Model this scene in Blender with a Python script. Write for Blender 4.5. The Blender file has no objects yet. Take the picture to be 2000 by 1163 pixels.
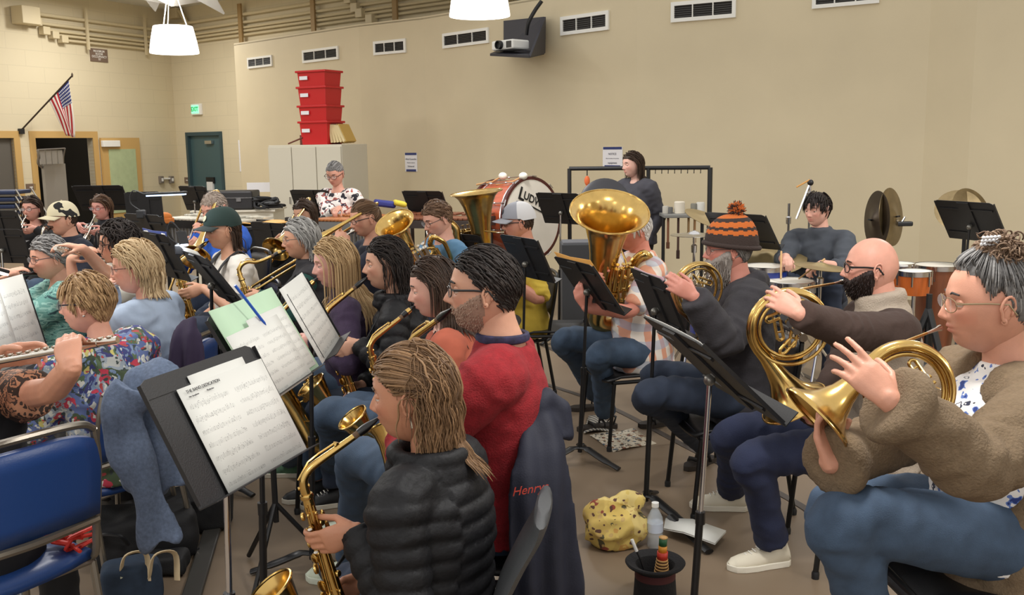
EXPO, WORLD, LAMP = 0.0, 1.0, 37.
import bpy, math, random, numpy as np
from mathutils import Vector, Matrix, noise as mnoise
C = bpy.context.scene.collection
PI = math.pi
# ---------------------------------------------------------------- camera, world, exposure
FPX, CAMH, PITCH, ROLL = 1900.0, 1.72, math.radians(9.0), math.radians(.86)
_F = np.array([0, math.cos(PITCH), -math.sin(PITCH)]); _R0 = np.array([1., 0, 0]); _U0 = np.array([0, math.sin(PITCH), math.cos(PITCH)])
_R = math.cos(ROLL)*_R0 - math.sin(ROLL)*_U0; _U = math.sin(ROLL)*_R0 + math.cos(ROLL)*_U0
cam_d = bpy.data.cameras.new('camera'); cam = bpy.data.objects.new('camera', cam_d); C.objects.link(cam)
m = Matrix.Identity(4)
for i in range(3):
    m[i][0] = _R[i]; m[i][1] = _U[i]; m[i][2] = -_F[i]
m[2][3] = CAMH; cam.matrix_world = m
cam_d.sensor_fit = 'HORIZONTAL'; cam_d.sensor_width = 36; cam_d.lens = 36*FPX/2000; cam_d.clip_start = .05; cam_d.clip_end = 200
cam_d.dof.use_dof = False
sc = bpy.context.scene; sc.camera = cam
sc.view_settings.view_transform = 'Standard'; sc.view_settings.look = 'None'; sc.view_settings.gamma = 1
sc.view_settings.exposure = EXPO; sc.view_settings.use_curve_mapping = False
w = bpy.data.worlds.new('world'); sc.world = w; w.use_nodes = True
w.node_tree.nodes['Background'].inputs[0].default_value = (1, .97, .93, 1); w.node_tree.nodes['Background'].inputs[1].default_value = WORLD

def at(px, py, Y):
    d = _F + _R*(px-1000)/FPX - _U*(py-581.5)/FPX
    return np.array([0, 0, CAMH]) + d*Y/d[1]
def atz(px, py, z):
    d = _F + _R*(px-1000)/FPX - _U*(py-581.5)/FPX
    return np.array([0, 0, CAMH]) + d*(z-CAMH)/d[2]
def proj(p):
    d = np.asarray(p, float)-np.array([0, 0, CAMH]); z = d@_F
    return 1000+FPX*(d@_R)/z, 581.5-FPX*(d@_U)/z
def V(*a): return np.array(a, float)
def nrm(v):
    v = np.asarray(v, float); n = np.linalg.norm(v); return v/n if n > 1e-9 else v
# ---------------------------------------------------------------- tagging
def tag(o, label=None, cat=None, group=None, kind=None):
    if label: o['label'] = label
    if cat: o['category'] = cat
    if group: o['group'] = group
    if kind: o['kind'] = kind
    return o
def empty(name, loc, label=None, cat=None, group=None, rot=None):
    o = bpy.data.objects.new(name, None); C.objects.link(o)
    if rot is not None: o.matrix_world = Matrix.Translation(Vector(loc)) @ rot.to_4x4()
    else: o.location = loc
    o.empty_display_size = .05
    return tag(o, label, cat, group)
# ---------------------------------------------------------------- materials
_mats = {}
def s2l(c): return tuple(((x/255)/12.92 if x/255 <= .04045 else ((x/255+.055)/1.055)**2.4) for x in c[:3])
def N(nt, t, **k):
    n = nt.nodes.new(t)
    for a, b in k.items(): setattr(n, a, b)
    return n
def mat(name, col, rough=.6, metal=0., var=.0, vscale=8., bump=0., bscale=60., spec=.5, emit=None, alpha=1., trans=0., sheen=0., stretch=(1, 1, 1), detail=4., coords='Object', coat=0.):
    """col in sRGB 0..255; var mixes a darker/lighter tone by noise; bump adds fine relief"""
    if name in _mats: return _mats[name]
    mt = bpy.data.materials.new(name); mt.use_nodes = True; nt = mt.node_tree; b = nt.nodes['Principled BSDF']
    c = s2l(col); b.inputs['Base Color'].default_value = (*c, 1); b.inputs['Roughness'].default_value = rough
    b.inputs['Metallic'].default_value = metal; b.inputs['Specular IOR Level'].default_value = spec
    if coat: b.inputs['Coat Weight'].default_value = coat
    if sheen: b.inputs['Sheen Weight'].default_value = sheen
    if trans: b.inputs['Transmission Weight'].default_value = trans
    if alpha < 1: b.inputs['Alpha'].default_value = alpha
    if emit: b.inputs['Emission Color'].default_value = (*s2l(emit[0]), 1); b.inputs['Emission Strength'].default_value = emit[1]
    tc = N(nt, 'ShaderNodeTexCoord'); mp = N(nt, 'ShaderNodeMapping'); mp.inputs['Scale'].default_value = stretch
    nt.links.new(tc.outputs[coords], mp.inputs[0])
    if var:
        nz = N(nt, 'ShaderNodeTexNoise'); nz.inputs['Scale'].default_value = vscale; nz.inputs['Detail'].default_value = detail
        nt.links.new(mp.outputs[0], nz.inputs['Vector'])
        rp = N(nt, 'ShaderNodeValToRGB'); rp.color_ramp.elements[0].position = .3; rp.color_ramp.elements[1].position = .7
        rp.color_ramp.elements[0].color = (*[x*(1-var) for x in c], 1); rp.color_ramp.elements[1].color = (*[min(1, x*(1+var)) for x in c], 1)
        nt.links.new(nz.outputs[0], rp.inputs[0]); nt.links.new(rp.outputs[0], b.inputs['Base Color'])
    if bump:
        nb = N(nt, 'ShaderNodeTexNoise'); nb.inputs['Scale'].default_value = bscale; nb.inputs['Detail'].default_value = 3
        nt.links.new(mp.outputs[0], nb.inputs['Vector'])
        bp = N(nt, 'ShaderNodeBump'); bp.inputs['Strength'].default_value = min(1, bump); bp.inputs['Distance'].default_value = .01
        nt.links.new(nb.outputs[0], bp.inputs['Height']); nt.links.new(bp.outputs[0], b.inputs['Normal'])
    _mats[name] = mt
    return mt
def ramp_mat(name, stops, tex='noise', scale=6., rough=.8, detail=2., stretch=(1, 1, 1), const=True, dist=0., base=None):
    """patterned cloth: colour stops over a noise / voronoi / wave field"""
    if name in _mats: return _mats[name]
    mt = mat(name, base or stops[0][1], rough); nt = mt.node_tree; b = nt.nodes['Principled BSDF']
    tc = N(nt, 'ShaderNodeTexCoord'); mp = N(nt, 'ShaderNodeMapping'); mp.inputs['Scale'].default_value = stretch
    nt.links.new(tc.outputs['Object'], mp.inputs[0])
    if tex == 'noise':
        t = N(nt, 'ShaderNodeTexNoise'); t.inputs['Scale'].default_value = scale; t.inputs['Detail'].default_value = detail; t.inputs['Distortion'].default_value = dist; out = t.outputs[0]
    elif tex == 'voronoi':
        t = N(nt, 'ShaderNodeTexVoronoi'); t.inputs['Scale'].default_value = scale; out = t.outputs['Distance']
    else:
        t = N(nt, 'ShaderNodeTexVoronoi'); t.inputs['Scale'].default_value = scale
        sp = N(nt, 'ShaderNodeSeparateColor'); nt.links.new(t.outputs['Color'], sp.inputs[0]); out = sp.outputs[0]
    nt.links.new(mp.outputs[0], t.inputs['Vector'])
    rp = N(nt, 'ShaderNodeValToRGB'); cr = rp.color_ramp
    if const: cr.interpolation = 'CONSTANT'
    cr.elements[0].position = stops[0][0]; cr.elements[0].color = (*s2l(stops[0][1]), 1)
    cr.elements[1].position = stops[-1][0]; cr.elements[1].color = (*s2l(stops[-1][1]), 1)
    for p, c in stops[1:-1]:
        e = cr.elements.new(p); e.color = (*s2l(c), 1)
    nt.links.new(out, rp.inputs[0]); nt.links.new(rp.outputs[0], b.inputs['Base Color'])
    return mt
def block_mat(name, col, bw, bh, axis='x', mortar=.9, rough=.75):
    """painted block wall: brick texture along the wall, uv-like via object coords (x along, z up)"""
    mt = mat(name, col, rough, bump=.15, bscale=40); nt = mt.node_tree; b = nt.nodes['Principled BSDF']
    tc = N(nt, 'ShaderNodeTexCoord'); sp = N(nt, 'ShaderNodeSeparateXYZ'); cb = N(nt, 'ShaderNodeCombineXYZ')
    nt.links.new(tc.outputs['UV'], sp.inputs[0]); nt.links.new(sp.outputs[0], cb.inputs[0]); nt.links.new(sp.outputs[1], cb.inputs[1])
    br = N(nt, 'ShaderNodeTexBrick'); br.inputs['Scale'].default_value = 1; br.inputs['Brick Width'].default_value = bw; br.inputs['Row Height'].default_value = bh
    br.inputs['Mortar Size'].default_value = .006; c = s2l(col)
    br.inputs['Color1'].default_value = (*c, 1); br.inputs['Color2'].default_value = (*[x*.97 for x in c], 1); br.inputs['Mortar'].default_value = (*[x*mortar for x in c], 1)
    nt.links.new(cb.outputs[0], br.inputs['Vector']); nt.links.new(br.outputs['Color'], b.inputs['Base Color'])
    return mt
# ---------------------------------------------------------------- mesh builder
class MB:
    def __init__(s): s.v = []; s.f = []; s.m = []; s.n = 0; s.uv = None
    def add(s, v, f, mi=0):
        v = np.asarray(v, float); s.v.append(v)
        s.f += [tuple(i+s.n for i in q) for q in f]; s.m += [mi]*len(f); s.n += len(v); return s
    def box(s, c, size, fr=None, mi=0):
        h = np.array(size)/2; v = np.array([[x, y, z] for x in (-1, 1) for y in (-1, 1) for z in (-1, 1)])*h
        if fr is not None: v = v@np.asarray(fr).T
        return s.add(v+np.asarray(c), [(0, 1, 3, 2), (4, 6, 7, 5), (0, 4, 5, 1), (2, 3, 7, 6), (0, 2, 6, 4), (1, 5, 7, 3)], mi)
    def tube(s, pts, r, n=10, caps=True, mi=0, flat=1., up=None, closed=False, prof=None):
        p = np.asarray(pts, float); k = len(p)
        if np.isscalar(r): r = [r]*k
        if np.isscalar(flat): flat = [flat]*k
        if closed: t = np.roll(p, -1, 0)-np.roll(p, 1, 0)
        else: t = np.gradient(p, axis=0)
        t /= np.maximum(np.linalg.norm(t, axis=1, keepdims=True), 1e-9)
        u = np.asarray(up, float) if up is not None else (V(0, 0, 1) if abs(t[0][2]) < .9 else V(1, 0, 0))
        vs = []
        a = np.arange(n)*2*PI/n
        for i in range(k):
            u = u-t[i]*(u@t[i]); u = nrm(u); w_ = np.cross(t[i], u)
            vs.append(p[i]+r[i]*(np.outer(np.cos(a), w_)+flat[i]*np.outer(np.sin(a), u)))
        vs = np.concatenate(vs); f = []
        for i in range(k if closed else k-1):
            j = (i+1) % k
            for q in range(n): f.append((i*n+q, i*n+(q+1) % n, j*n+(q+1) % n, j*n+q))
        if caps and not closed: f.append(tuple(range(n))[::-1]); f.append(tuple((k-1)*n+q for q in range(n)))
        return s.add(vs, f, mi)
    def lathe(s, prof, n=24, o=(0, 0, 0), fr=None, mi=0, sx=1., sy=1., cap=True):
        a = np.arange(n)*2*PI/n; vs = []
        for r, z in prof: vs.append(np.stack([r*np.cos(a)*sx, r*np.sin(a)*sy, np.full(n, z)], 1))
        vs = np.concatenate(vs); k = len(prof)
        if fr is not None: vs = vs@np.asarray(fr).T
        f = [(i*n+q, i*n+(q+1) % n, (i+1)*n+(q+1) % n, (i+1)*n+q) for i in range(k-1) for q in range(n)]
        if cap and prof[0][0] > 1e-4: f.append(tuple(range(n))[::-1])
        if cap and prof[-1][0] > 1e-4: f.append(tuple((k-1)*n+q for q in range(n)))
        return s.add(vs+np.asarray(o), f, mi)
    def ball(s, c, r, nu=14, nv=9, fr=None, mi=0):
        if np.isscalar(r): r = (r, r, r)
        vs = [];
        for i in range(nv+1):
            ph = PI*i/nv
            for j in range(nu):
                th = 2*PI*j/nu; vs.append((math.sin(ph)*math.cos(th), math.sin(ph)*math.sin(th), math.cos(ph)))
        vs = np.array(vs)*np.array(r)
        if fr is not None: vs = vs@np.asarray(fr).T
        f = [(i*nu+j, (i+1)*nu+j, (i+1)*nu+(j+1) % nu, i*nu+(j+1) % nu) for i in range(nv) for j in range(nu)]
        return s.add(vs+np.asarray(c), f, mi)
    def quad(s, a, b, c, d, mi=0): return s.add([a, b, c, d], [(0, 1, 2, 3)], mi)
    def prism(s, poly, h, fr=None, o=(0, 0, 0), mi=0):
        """poly 2-D outline in local xy, extruded along z from 0 to h"""
        n = len(poly); v = np.array([[x, y, 0] for x, y in poly]+[[x, y, h] for x, y in poly], float)
        if fr is not None: v = v@np.asarray(fr).T
        f = [tuple(range(n))[::-1], tuple(range(n, 2*n))]+[(i, (i+1) % n, n+(i+1) % n, n+i) for i in range(n)]
        return s.add(v+np.asarray(o), f, mi)
    def sheet(s, grid, mi=0):
        g = np.asarray(grid, float); a, b, _ = g.shape
        return s.add(g.reshape(-1, 3), [(i*b+j, i*b+j+1, (i+1)*b+j+1, (i+1)*b+j) for i in range(a-1) for j in range(b-1)], mi)
    def verts(s): return np.concatenate(s.v)
    def xf(s, fr, o=(0, 0, 0), sc=1.):
        s.v = [(x*sc)@np.asarray(fr).T+np.asarray(o) for x in s.v]; return s
    def mesh(s, name, mats, origin=None, smooth=True):
        v = s.verts() if s.v else np.zeros((0, 3))
        if origin is not None: v = v-np.asarray(origin)
        me = bpy.data.meshes.new(name); me.from_pydata(v.tolist(), [], s.f)
        for x in (mats if isinstance(mats, (list, tuple)) else [mats]): me.materials.append(x)
        me.polygons.foreach_set('material_index', s.m)
        me.polygons.foreach_set('use_smooth', [smooth]*len(s.f)); me.update()
        return me
    def build(s, name, mats, parent=None, origin=None, smooth=True, bevel=0., solid=0., sub=0, auto=True, subm=None):
        me = s.mesh(name, mats, origin, smooth)
        if smooth and auto: me.set_sharp_from_angle(angle=math.radians(42))
        o = bpy.data.objects.new(name, me); C.objects.link(o)
        if parent is not None: o.parent = parent
        elif origin is not None: o.location = origin
        if solid: md = o.modifiers.new('s', 'SOLIDIFY'); md.thickness = solid; md.offset = 0
        if bevel: md = o.modifiers.new('b', 'BEVEL'); md.width = bevel; md.segments = 2; md.limit_method = 'ANGLE'
        if sub: md = o.modifiers.new('u', 'SUBSURF'); md.levels = sub; md.render_levels = sub
        return o
def frame(fwd, up=(0, 0, 1)):
    """columns: x=fwd, y=left, z=up"""
    x = nrm(fwd); z = nrm(np.asarray(up, float)-x*(np.asarray(up, float)@x)); y = np.cross(z, x); return np.stack([x, y, z], 1)
def rotz(a): c, s_ = math.cos(a), math.sin(a); return np.array([[c, -s_, 0], [s_, c, 0], [0, 0, 1.]])
def roty(a): c, s_ = math.cos(a), math.sin(a); return np.array([[c, 0, s_], [0, 1, 0], [-s_, 0, c]])
def rotx(a): c, s_ = math.cos(a), math.sin(a); return np.array([[1, 0, 0], [0, c, -s_], [0, s_, c]])
def bez(pts, n=8):
    """Catmull-Rom through points"""
    p = np.asarray(pts, float); p = np.vstack([2*p[0]-p[1], p, 2*p[-1]-p[-2]]); out = []
    for i in range(1, len(p)-2):
        for t in np.arange(n)/n:
            a, b, c, d = p[i-1:i+3]; out.append(.5*((2*b)+(-a+c)*t+(2*a-5*b+4*c-d)*t*t+(-a+3*b-3*c+d)*t**3))
    out.append(p[-2]); return np.array(out)
def lerp(a, b, t): return np.asarray(a)*(1-t)+np.asarray(b)*t
def text(name, body, size, mt, parent, loc, fr, extrude=.0008, align='CENTER', shear=0., bold=0.):
    cu = bpy.data.curves.new(name, 'FONT'); cu.body = body; cu.size = size; cu.align_x = align; cu.align_y = 'CENTER'; cu.extrude = extrude; cu.shear = shear; cu.offset = bold
    t_ = bpy.data.objects.new(name, cu); C.objects.link(t_); dg = bpy.context.evaluated_depsgraph_get(); dg.update()
    me = bpy.data.meshes.new_from_object(t_.evaluated_get(dg)); bpy.data.objects.remove(t_); bpy.data.curves.remove(cu)
    me.materials.clear(); me.materials.append(mt); o = bpy.data.objects.new(name, me); C.objects.link(o)
    m = Matrix(np.asarray(fr).tolist()).to_4x4(); m.translation = Vector(loc); 
    if parent is not None: o.parent = parent
    o.matrix_local = m
    return o
def copy_tree(o, parent=None):
    c = o.copy(); C.objects.link(c); c.parent = parent
    for ch in list(o.children): copy_tree(ch, c)
    return c
# ================================================================ ROOM
TAN = (214, 191, 148)
M_shell = mat('shell_paint', (208, 195, 164), .6, var=.03, vscale=1.5, bump=.05, bscale=30)
M_block = block_mat('block_paint', (214, 202, 172), .8, .3)
M_ceil = mat('ceiling_paint', (220, 219, 212), .9, bump=.2, bscale=80)
M_trim = mat('door_trim_paint', (196, 160, 100), .5)
M_white = mat('white_metal', (236, 236, 232), .4)
M_dark = mat('dark_plastic', (22, 23, 26), .5)
M_black = mat('black_metal', (17, 17, 19), .38, bump=.05)
M_chrome = mat('chrome', (210, 210, 212), .18, 1.)
M_beige = mat('conduit_paint', (206, 192, 158), .5)

def wallp(px, Y): p = at(px, 280, Y); return p[0], Y
def wall_mesh(name, pts, z0, z1, mt, holes=(), thick=.12, kind='structure'):
    """vertical wall along plan points; uv in metres"""
    mb = MB(); uvs = []
    d = 0
    for (x0, y0), (x1, y1) in zip(pts[:-1], pts[1:]):
        L = math.hypot(x1-x0, y1-y0)
        # rectangular pieces around holes given as (u0,u1,w0,w1) in wall length/height
        us = sorted({0, L} | {h[i]-d for h in holes for i in (0, 1) if 0 < h[i]-d < L}); ws = sorted({z0, z1} | {h[i] for h in holes for i in (2, 3) if z0 < h[i] < z1})
        for ua, ub in zip(us[:-1], us[1:]):
            for wa, wb in zip(ws[:-1], ws[1:]):
                cu, cw = (ua+ub)/2+d, (wa+wb)/2
                if any(h[0] < cu < h[1] and h[2] < cw < h[3] for h in holes): continue
                P = lambda u, w_: (x0+(x1-x0)*u/L, y0+(y1-y0)*u/L, w_)
                mb.quad(P(ua, wa), P(ub, wa), P(ub, wb), P(ua, wb)); uvs += [(d+ua, wa), (d+ub, wa), (d+ub, wb), (d+ua, wb)]
        d += L
    o = mb.build(name, mt, smooth=False)
    uvl = o.data.uv_layers.new(name='UVMap')
    for l in o.data.loops: uvl.data[l.index].uv = uvs[l.vertex_index]
    import bmesh
    bm = bmesh.new(); bm.from_mesh(o.data); bmesh.ops.remove_doubles(bm, verts=bm.verts, dist=.002); bm.to_mesh(o.data); bm.free()
    md = o.modifiers.new('s', 'SOLIDIFY'); md.thickness = thick; md.offset = -1; md.use_even_offset = True
    return tag(o, kind=kind)
fl = MB(); fl.quad((-14, -5, 0), (12, -5, 0), (12, 26, 0), (-14, 26, 0))
M_floor = mat('floor_tile', (126, 109, 90), .42, var=.08, vscale=1.2, bump=.03, bscale=12)
floor = tag(fl.build('floor', M_floor, smooth=False), kind='structure')
cl = MB(); cl.quad((-14, 13.5, 4.75), (-14, 26, 4.75), (12, 26, 4.75), (12, 13.5, 4.75))
tag(cl.build('ceiling', M_ceil, smooth=False), kind='structure')
# left wall from the camera side to the far corner
CORN = wallp(345, 22.3); LW0 = wallp(80, 19.0); dL = nrm(V(LW0[0]-CORN[0], LW0[1]-CORN[1])); LFAR = (CORN[0]+dL[0]*11, CORN[1]+dL[1]*11)
BK = wallp(720, 18.3); dB = nrm(V(BK[0]-CORN[0], BK[1]-CORN[1])); BEND = (CORN[0]+dB[0]*16, CORN[1]+dB[1]*16)
def on_left(px, z=None, py=None):
    """distance along left wall (from corner) and the point for an image column/row"""
    k = (px-1000)/FPX
    lo, hi = 0., 11.
    for _ in range(50):
        mid = (lo+hi)/2; q = V(CORN[0]+dL[0]*mid, CORN[1]+dL[1]*mid, CAMH if z is None else z)
        if proj(q)[0] > px: lo = mid
        else: hi = mid
    u = (lo+hi)/2; q = V(CORN[0]+dL[0]*u, CORN[1]+dL[1]*u, 0)
    if py is not None: q[2] = zat(q, py)
    return u, q
def on_back(px, py=None, c0=None, dd=None):
    c0 = CORN if c0 is None else c0; dd = dB if dd is None else dd; lo, hi = 0., 16.
    for _ in range(50):
        mid = (lo+hi)/2
        if proj(V(c0[0]+dd[0]*mid, c0[1]+dd[1]*mid, 1.8))[0] < px: lo = mid
        else: hi = mid
    q = V(c0[0]+dd[0]*lo, c0[1]+dd[1]*lo, 0)
    if py is not None: q[2] = zat(q, py)
    return lo, q
def zat(q, py):
    a = proj(V(q[0], q[1], 0))[1]; b = proj(V(q[0], q[1], 3))[1]; return 3*(a-py)/(a-b)
LU = lambda u, z: V(CORN[0]+dL[0]*u, CORN[1]+dL[1]*u, z)
BU = lambda u, z: V(CORN[0]+dB[0]*u, CORN[1]+dB[1]*u, z)
nL = V(-dL[1], dL[0], 0); nL = nL if nL[0] > 0 else -nL       # into the room
nB = V(dB[1], -dB[0], 0); nB = nB if nB[1] < 0 else -nB
dL3 = V(dL[0], dL[1], 0); dB3 = V(dB[0], dB[1], 0)
# openings on the left wall (u measured from the far corner)
uO0 = on_left(182)[0]; uO1 = on_left(70)[0]; uP0 = on_left(268)[0]; zO = on_left(120, py=268)[1][2]; uQ0 = on_left(28)[0]; uQ1 = on_left(-70)[0]
wl = wall_mesh('wall_left', [(LU(11, 0)[0], LU(11, 0)[1]), CORN], 0, 4.75, M_block, holes=[(11-uO1, 11-uO0, -1, zO), (11-uQ1, 11-uQ0, -1, zO)], thick=.15)
uD0 = on_back(368)[0]; uD1 = on_back(432)[0]; zD = on_back(400, 262)[1][2]
wall_mesh('wall_back', [CORN, BEND], 0, 4.75, M_block, holes=[(uD0, uD1, -1, zD)], thick=.15)
# dark room seen through the openings
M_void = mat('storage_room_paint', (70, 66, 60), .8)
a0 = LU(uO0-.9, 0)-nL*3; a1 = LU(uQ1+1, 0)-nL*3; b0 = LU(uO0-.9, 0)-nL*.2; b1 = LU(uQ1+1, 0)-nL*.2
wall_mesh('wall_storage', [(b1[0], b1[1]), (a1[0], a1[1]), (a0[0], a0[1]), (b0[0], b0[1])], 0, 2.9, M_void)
# acoustic shell in front of the back wall
SH = [(468, .0541), (709, .0630), (834, .0664), (1242, .0830), (1500, .0893), (1805, .0975)]
SHP = [wallp(p, 1/q) for p, q in SH]; SHT = 3.60
shell_pts = SHP+[wallp(1893, 9.75), (7.6, 6.0), (8.4, 3.0), (8.4, -4.9)]
s_left = (SHP[0][0]+.25, SHP[0][1]+1.2)
wall_mesh('wall_shell', [s_left]+shell_pts[:6], 0, SHT, M_shell, thick=.25)
wall_mesh('wall_right', shell_pts[5:], 0, 4.75, M_shell, thick=.2)
wall_mesh('wall_left_side', [(-12.5, -4.9), (-12.5, 14), (LU(11, 0)[0], LU(11, 0)[1])], 0, 4.75, M_block, thick=.2)
#bk = MB(); bk.quad((-12.5, -4.95, 0), (8.4, -4.95, 0), (8.4, -4.95, 4.75), (-12.5, -4.95, 4.75)); tag(bk.build('wall_front', M_shell, smooth=False), kind='structure')
led = MB()
for (x0, y0), (x1, y1) in zip(SHP[:-1], SHP[1:]):
    led.quad((x0, y0, SHT), (x1, y1, SHT), (x1+.5, y1+.9, SHT), (x0+.5, y0+.9, SHT))
tag(led.build('trim_1', M_shell, smooth=False, solid=.04), kind='structure')
def on_shell(px, py):
    for (p0, i0), (p1, i1), a, b in zip(SH[:-1], SH[1:], SHP[:-1], SHP[1:]):
        if px <= p1 or p1 == 1805: break
    dd = V(b[0]-a[0], b[1]-a[1]); L = np.linalg.norm(dd); dd /= L
    lo, q = on_back(px, py, a, dd); n = V(dd[1], -dd[0], 0)
    return q, V(dd[0], dd[1], 0), n
# vents
M_vent = mat('vent_white', (232, 232, 226), .45); M_slat = mat('vent_dark', (52, 50, 48), .5)
vents = [(517, 122, 47, 26, 'smallest white air vent, leftmost on the tan back wall'), (634, 108, 69, 31, 'white air vent high on the wall above the red crates'), (768, 93, 62, 33, 'white air vent high on the wall between the red crates and the near lamp'),
         (914, 76, 88, 36, 'white air vent just left of the projector box'), (1143, 47, 92, 45, 'white air vent just right of the projector box'), (1370, 21, 124, 48, 'large white air vent high above the mallet rack'), (1642, -6, 128, 48, 'white air vent cut by the top picture edge, rightmost')]
for px, py, wpx, hpx, lab in vents:
    q, dd, n = on_shell(px, py); s_ = FPX/q[1]*1.0
    q0 = on_shell(px-wpx/2, py)[0]; q1 = on_shell(px+wpx/2, py)[0]; W = np.linalg.norm((q1-q0)[:2]); Hh = hpx*.78/s_
    r = empty('air_vent', q, lab, 'vent', 'white vents along the back wall'); fr = np.stack([dd, n, V(0, 0, 1)], 1)
    f = MB(); t = Hh*.19
    for c, sz in (((0, .012, Hh/2-t/2), (W, .03, t)), ((0, .012, -Hh/2+t/2), (W, .03, t)), ((-W/2+t/2, .012, 0), (t, .03, Hh-2*t)), ((W/2-t/2, .012, 0), (t, .03, Hh-2*t)), ((-W/6+t/6, .012, 0), (.012, .03, Hh-2*t)), ((W/6-t/6, .012, 0), (.012, .03, Hh-2*t))): f.box(c, sz)
    f.xf(fr).build('frame', M_vent, r, smooth=False)
    g = MB(); g.box((0, .003, 0), (W-t, .004, Hh-t))
    for k in range(6): g.box((0, .012, -Hh/2+t+(Hh-2*t)*(k+.5)/6), (W-2*t, .014, .006), rotx(.5))
    g.xf(fr).build('slats', M_slat, r, smooth=False)
# doors, frames
def board(mb, P, u0, u1, z0, z1, n, d0, d1, mi=0):
    c = (P((u0+u1)/2, (z0+z1)/2)+n*(d0+d1)/2); dd = nrm(P(1, 0)-P(0, 0)); mb.box(c, (abs(u1-u0), abs(d1-d0), z1-z0), np.stack([dd, np.cross(V(0, 0, 1), dd), V(0, 0, 1)], 1), mi)
fm = MB(); fw = .13
for u0, u1, za, zb in ((uO0-fw, uO0, 0, zO+fw), (uO1, uO1+fw, 0, zO+fw), (uO0, uO1, zO, zO+fw)): board(fm, LU, u0, u1, za, zb, nL, -.14, .02)
tag(fm.build('trim_2', M_trim, smooth=False), kind='structure')
fm = MB()
for u0, u1, za, zb in ((uQ0-fw, uQ0, 0, zO+fw), (uQ1, uQ1+fw, 0, zO+fw), (uQ0, uQ1, zO, zO+fw)): board(fm, LU, u0, u1, za, zb, nL, -.14, .02)
tag(fm.build('trim_3', M_trim, smooth=False), kind='structure')
dq = MB(); board(dq, LU, uQ0, uQ1, 0, zO, nL, -.1, -.06); tag(dq.build('door_3', mat('door_grey', (92, 88, 82), .5), smooth=False), kind='structure')
# open panel (glazed leaf folded back on the wall)
zg = on_left(240, py=350)[1][2]
dr = MB(); board(dr, LU, uP0, uO0-fw-.02, 0.02, zO, nL, .03, .08); d2 = tag(dr.build('door_1', M_trim, smooth=False), kind='structure')
gl = MB(); g0 = on_left(258)[0]; g1 = on_left(206)[0]; board(gl, LU, g0, g1, .4, on_left(230, py=290)[1][2], nL, .075, .095)
gl.build('pane', mat('green_pane', (176, 190, 150), .25, var=.06), d2, smooth=False)
cs = MB(); c0 = on_left(225)[0]; c1 = on_left(192)[0]; zc = on_left(208, py=278)[1][2]; board(cs, LU, c0, c1, zc-.08, zc+.05, nL, .085, .16); cs.build('closer', M_white, d2, smooth=False, bevel=.01)
kn = MB(); kq = LU(on_left(274)[0]+.1, on_left(275, py=386)[1][2])+nL*.12; kn.ball(kq, .05); kn.build('knob', M_chrome, d2)
# exit door
fm = MB(); M_teal = mat('teal_frame', (52, 74, 80), .5); M_teal2 = mat('teal_door', (66, 92, 96), .45)
for u0, u1, za, zb in ((uD0-.06, uD0+.02, 0, zD+.06), (uD1-.02, uD1+.06, 0, zD+.06), (uD0, uD1, zD-.02, zD+.06)): board(fm, BU, u0, u1, za, zb, nB, -.14, .03)
tag(fm.build('trim_4', M_teal, smooth=False), kind='structure')
dr = MB(); board(dr, BU, uD0, uD0+.22, 0, zD, nB, -.12, -.05); board(dr, BU, uD0+.22, uD1, 0, zD, nB, -.1, -.04)
d1 = tag(dr.build('door_2', M_teal2, smooth=False), kind='structure')
u_ = (uD0+uD1)/2+.1; zz = on_back(415, 348)[1][2]
pb = MB(); board(pb, BU, u_-.13, u_+.16, zz-.1, zz+.03, nB, -.04, -.0); pb.build('panic_plate', M_dark, d1, smooth=False)
pb = MB(); board(pb, BU, u_-.1, u_+.12, zz-.28, zz-.07, nB, -.035, .01); pb.build('notice', mat('notice_paper', (222, 222, 220), .7), d1, smooth=False)
pb = MB(); board(pb, BU, u_-.05, u_+.2, zD-.2, zD-.13, nB, -.03, .03); pb.build('closer', M_chrome, d1, smooth=False)
# exit sign
q = on_back(391, 213)[1]; r = empty('exit_sign', q, 'small glowing green EXIT sign on the wall above the teal door', 'sign'); fr = np.stack([dB3, -nB, V(0, 0, 1)], 1)
MB().box((0, -.03, 0), (.36, .06, .24)).xf(fr).build('housing', M_white, r, smooth=False, bevel=.01)
MB().box((-.02, -.064, 0), (.27, .01, .18)).xf(fr).build('lit_panel', mat('exit_glow', (150, 235, 190), .5, emit=((130, 240, 180), 1.1)), r, smooth=False)
frt = np.stack([dB3, V(0, 0, 1), nB], 1)
text('letters', 'EXIT', .13, mat('exit_letter', (20, 150, 90), .5, emit=((10, 170, 90), .5)), r, nB*.073-dB3*.02, frt, bold=.004)
# occupancy sign
M_brown = mat('brown_plaque', (118, 98, 84), .5); M_wtxt = mat('white_lettering', (225, 222, 215), .6)
u, q = on_left(207, py=110); r = empty('occupancy_sign', q, 'brown occupancy sign with white lettering high on left wall', 'sign'); frL = np.stack([-dL3, nL, V(0, 0, 1)], 1); frLt = np.stack([-dL3, V(0, 0, 1), nL], 1)
Wd = abs(on_left(191)[0]-on_left(224)[0])
MB().box((0, .01, 0), (Wd, .02, .26)).xf(frL).build('plate', M_brown, r, smooth=False)
for k, t_ in enumerate(('MAXIMUM', 'ROOM', 'OCCUPANCY', '97')): text('line', t_, .062, M_wtxt, r, nL*.022+V(0, 0, .08-.055*k), frLt, bold=.001)
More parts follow.
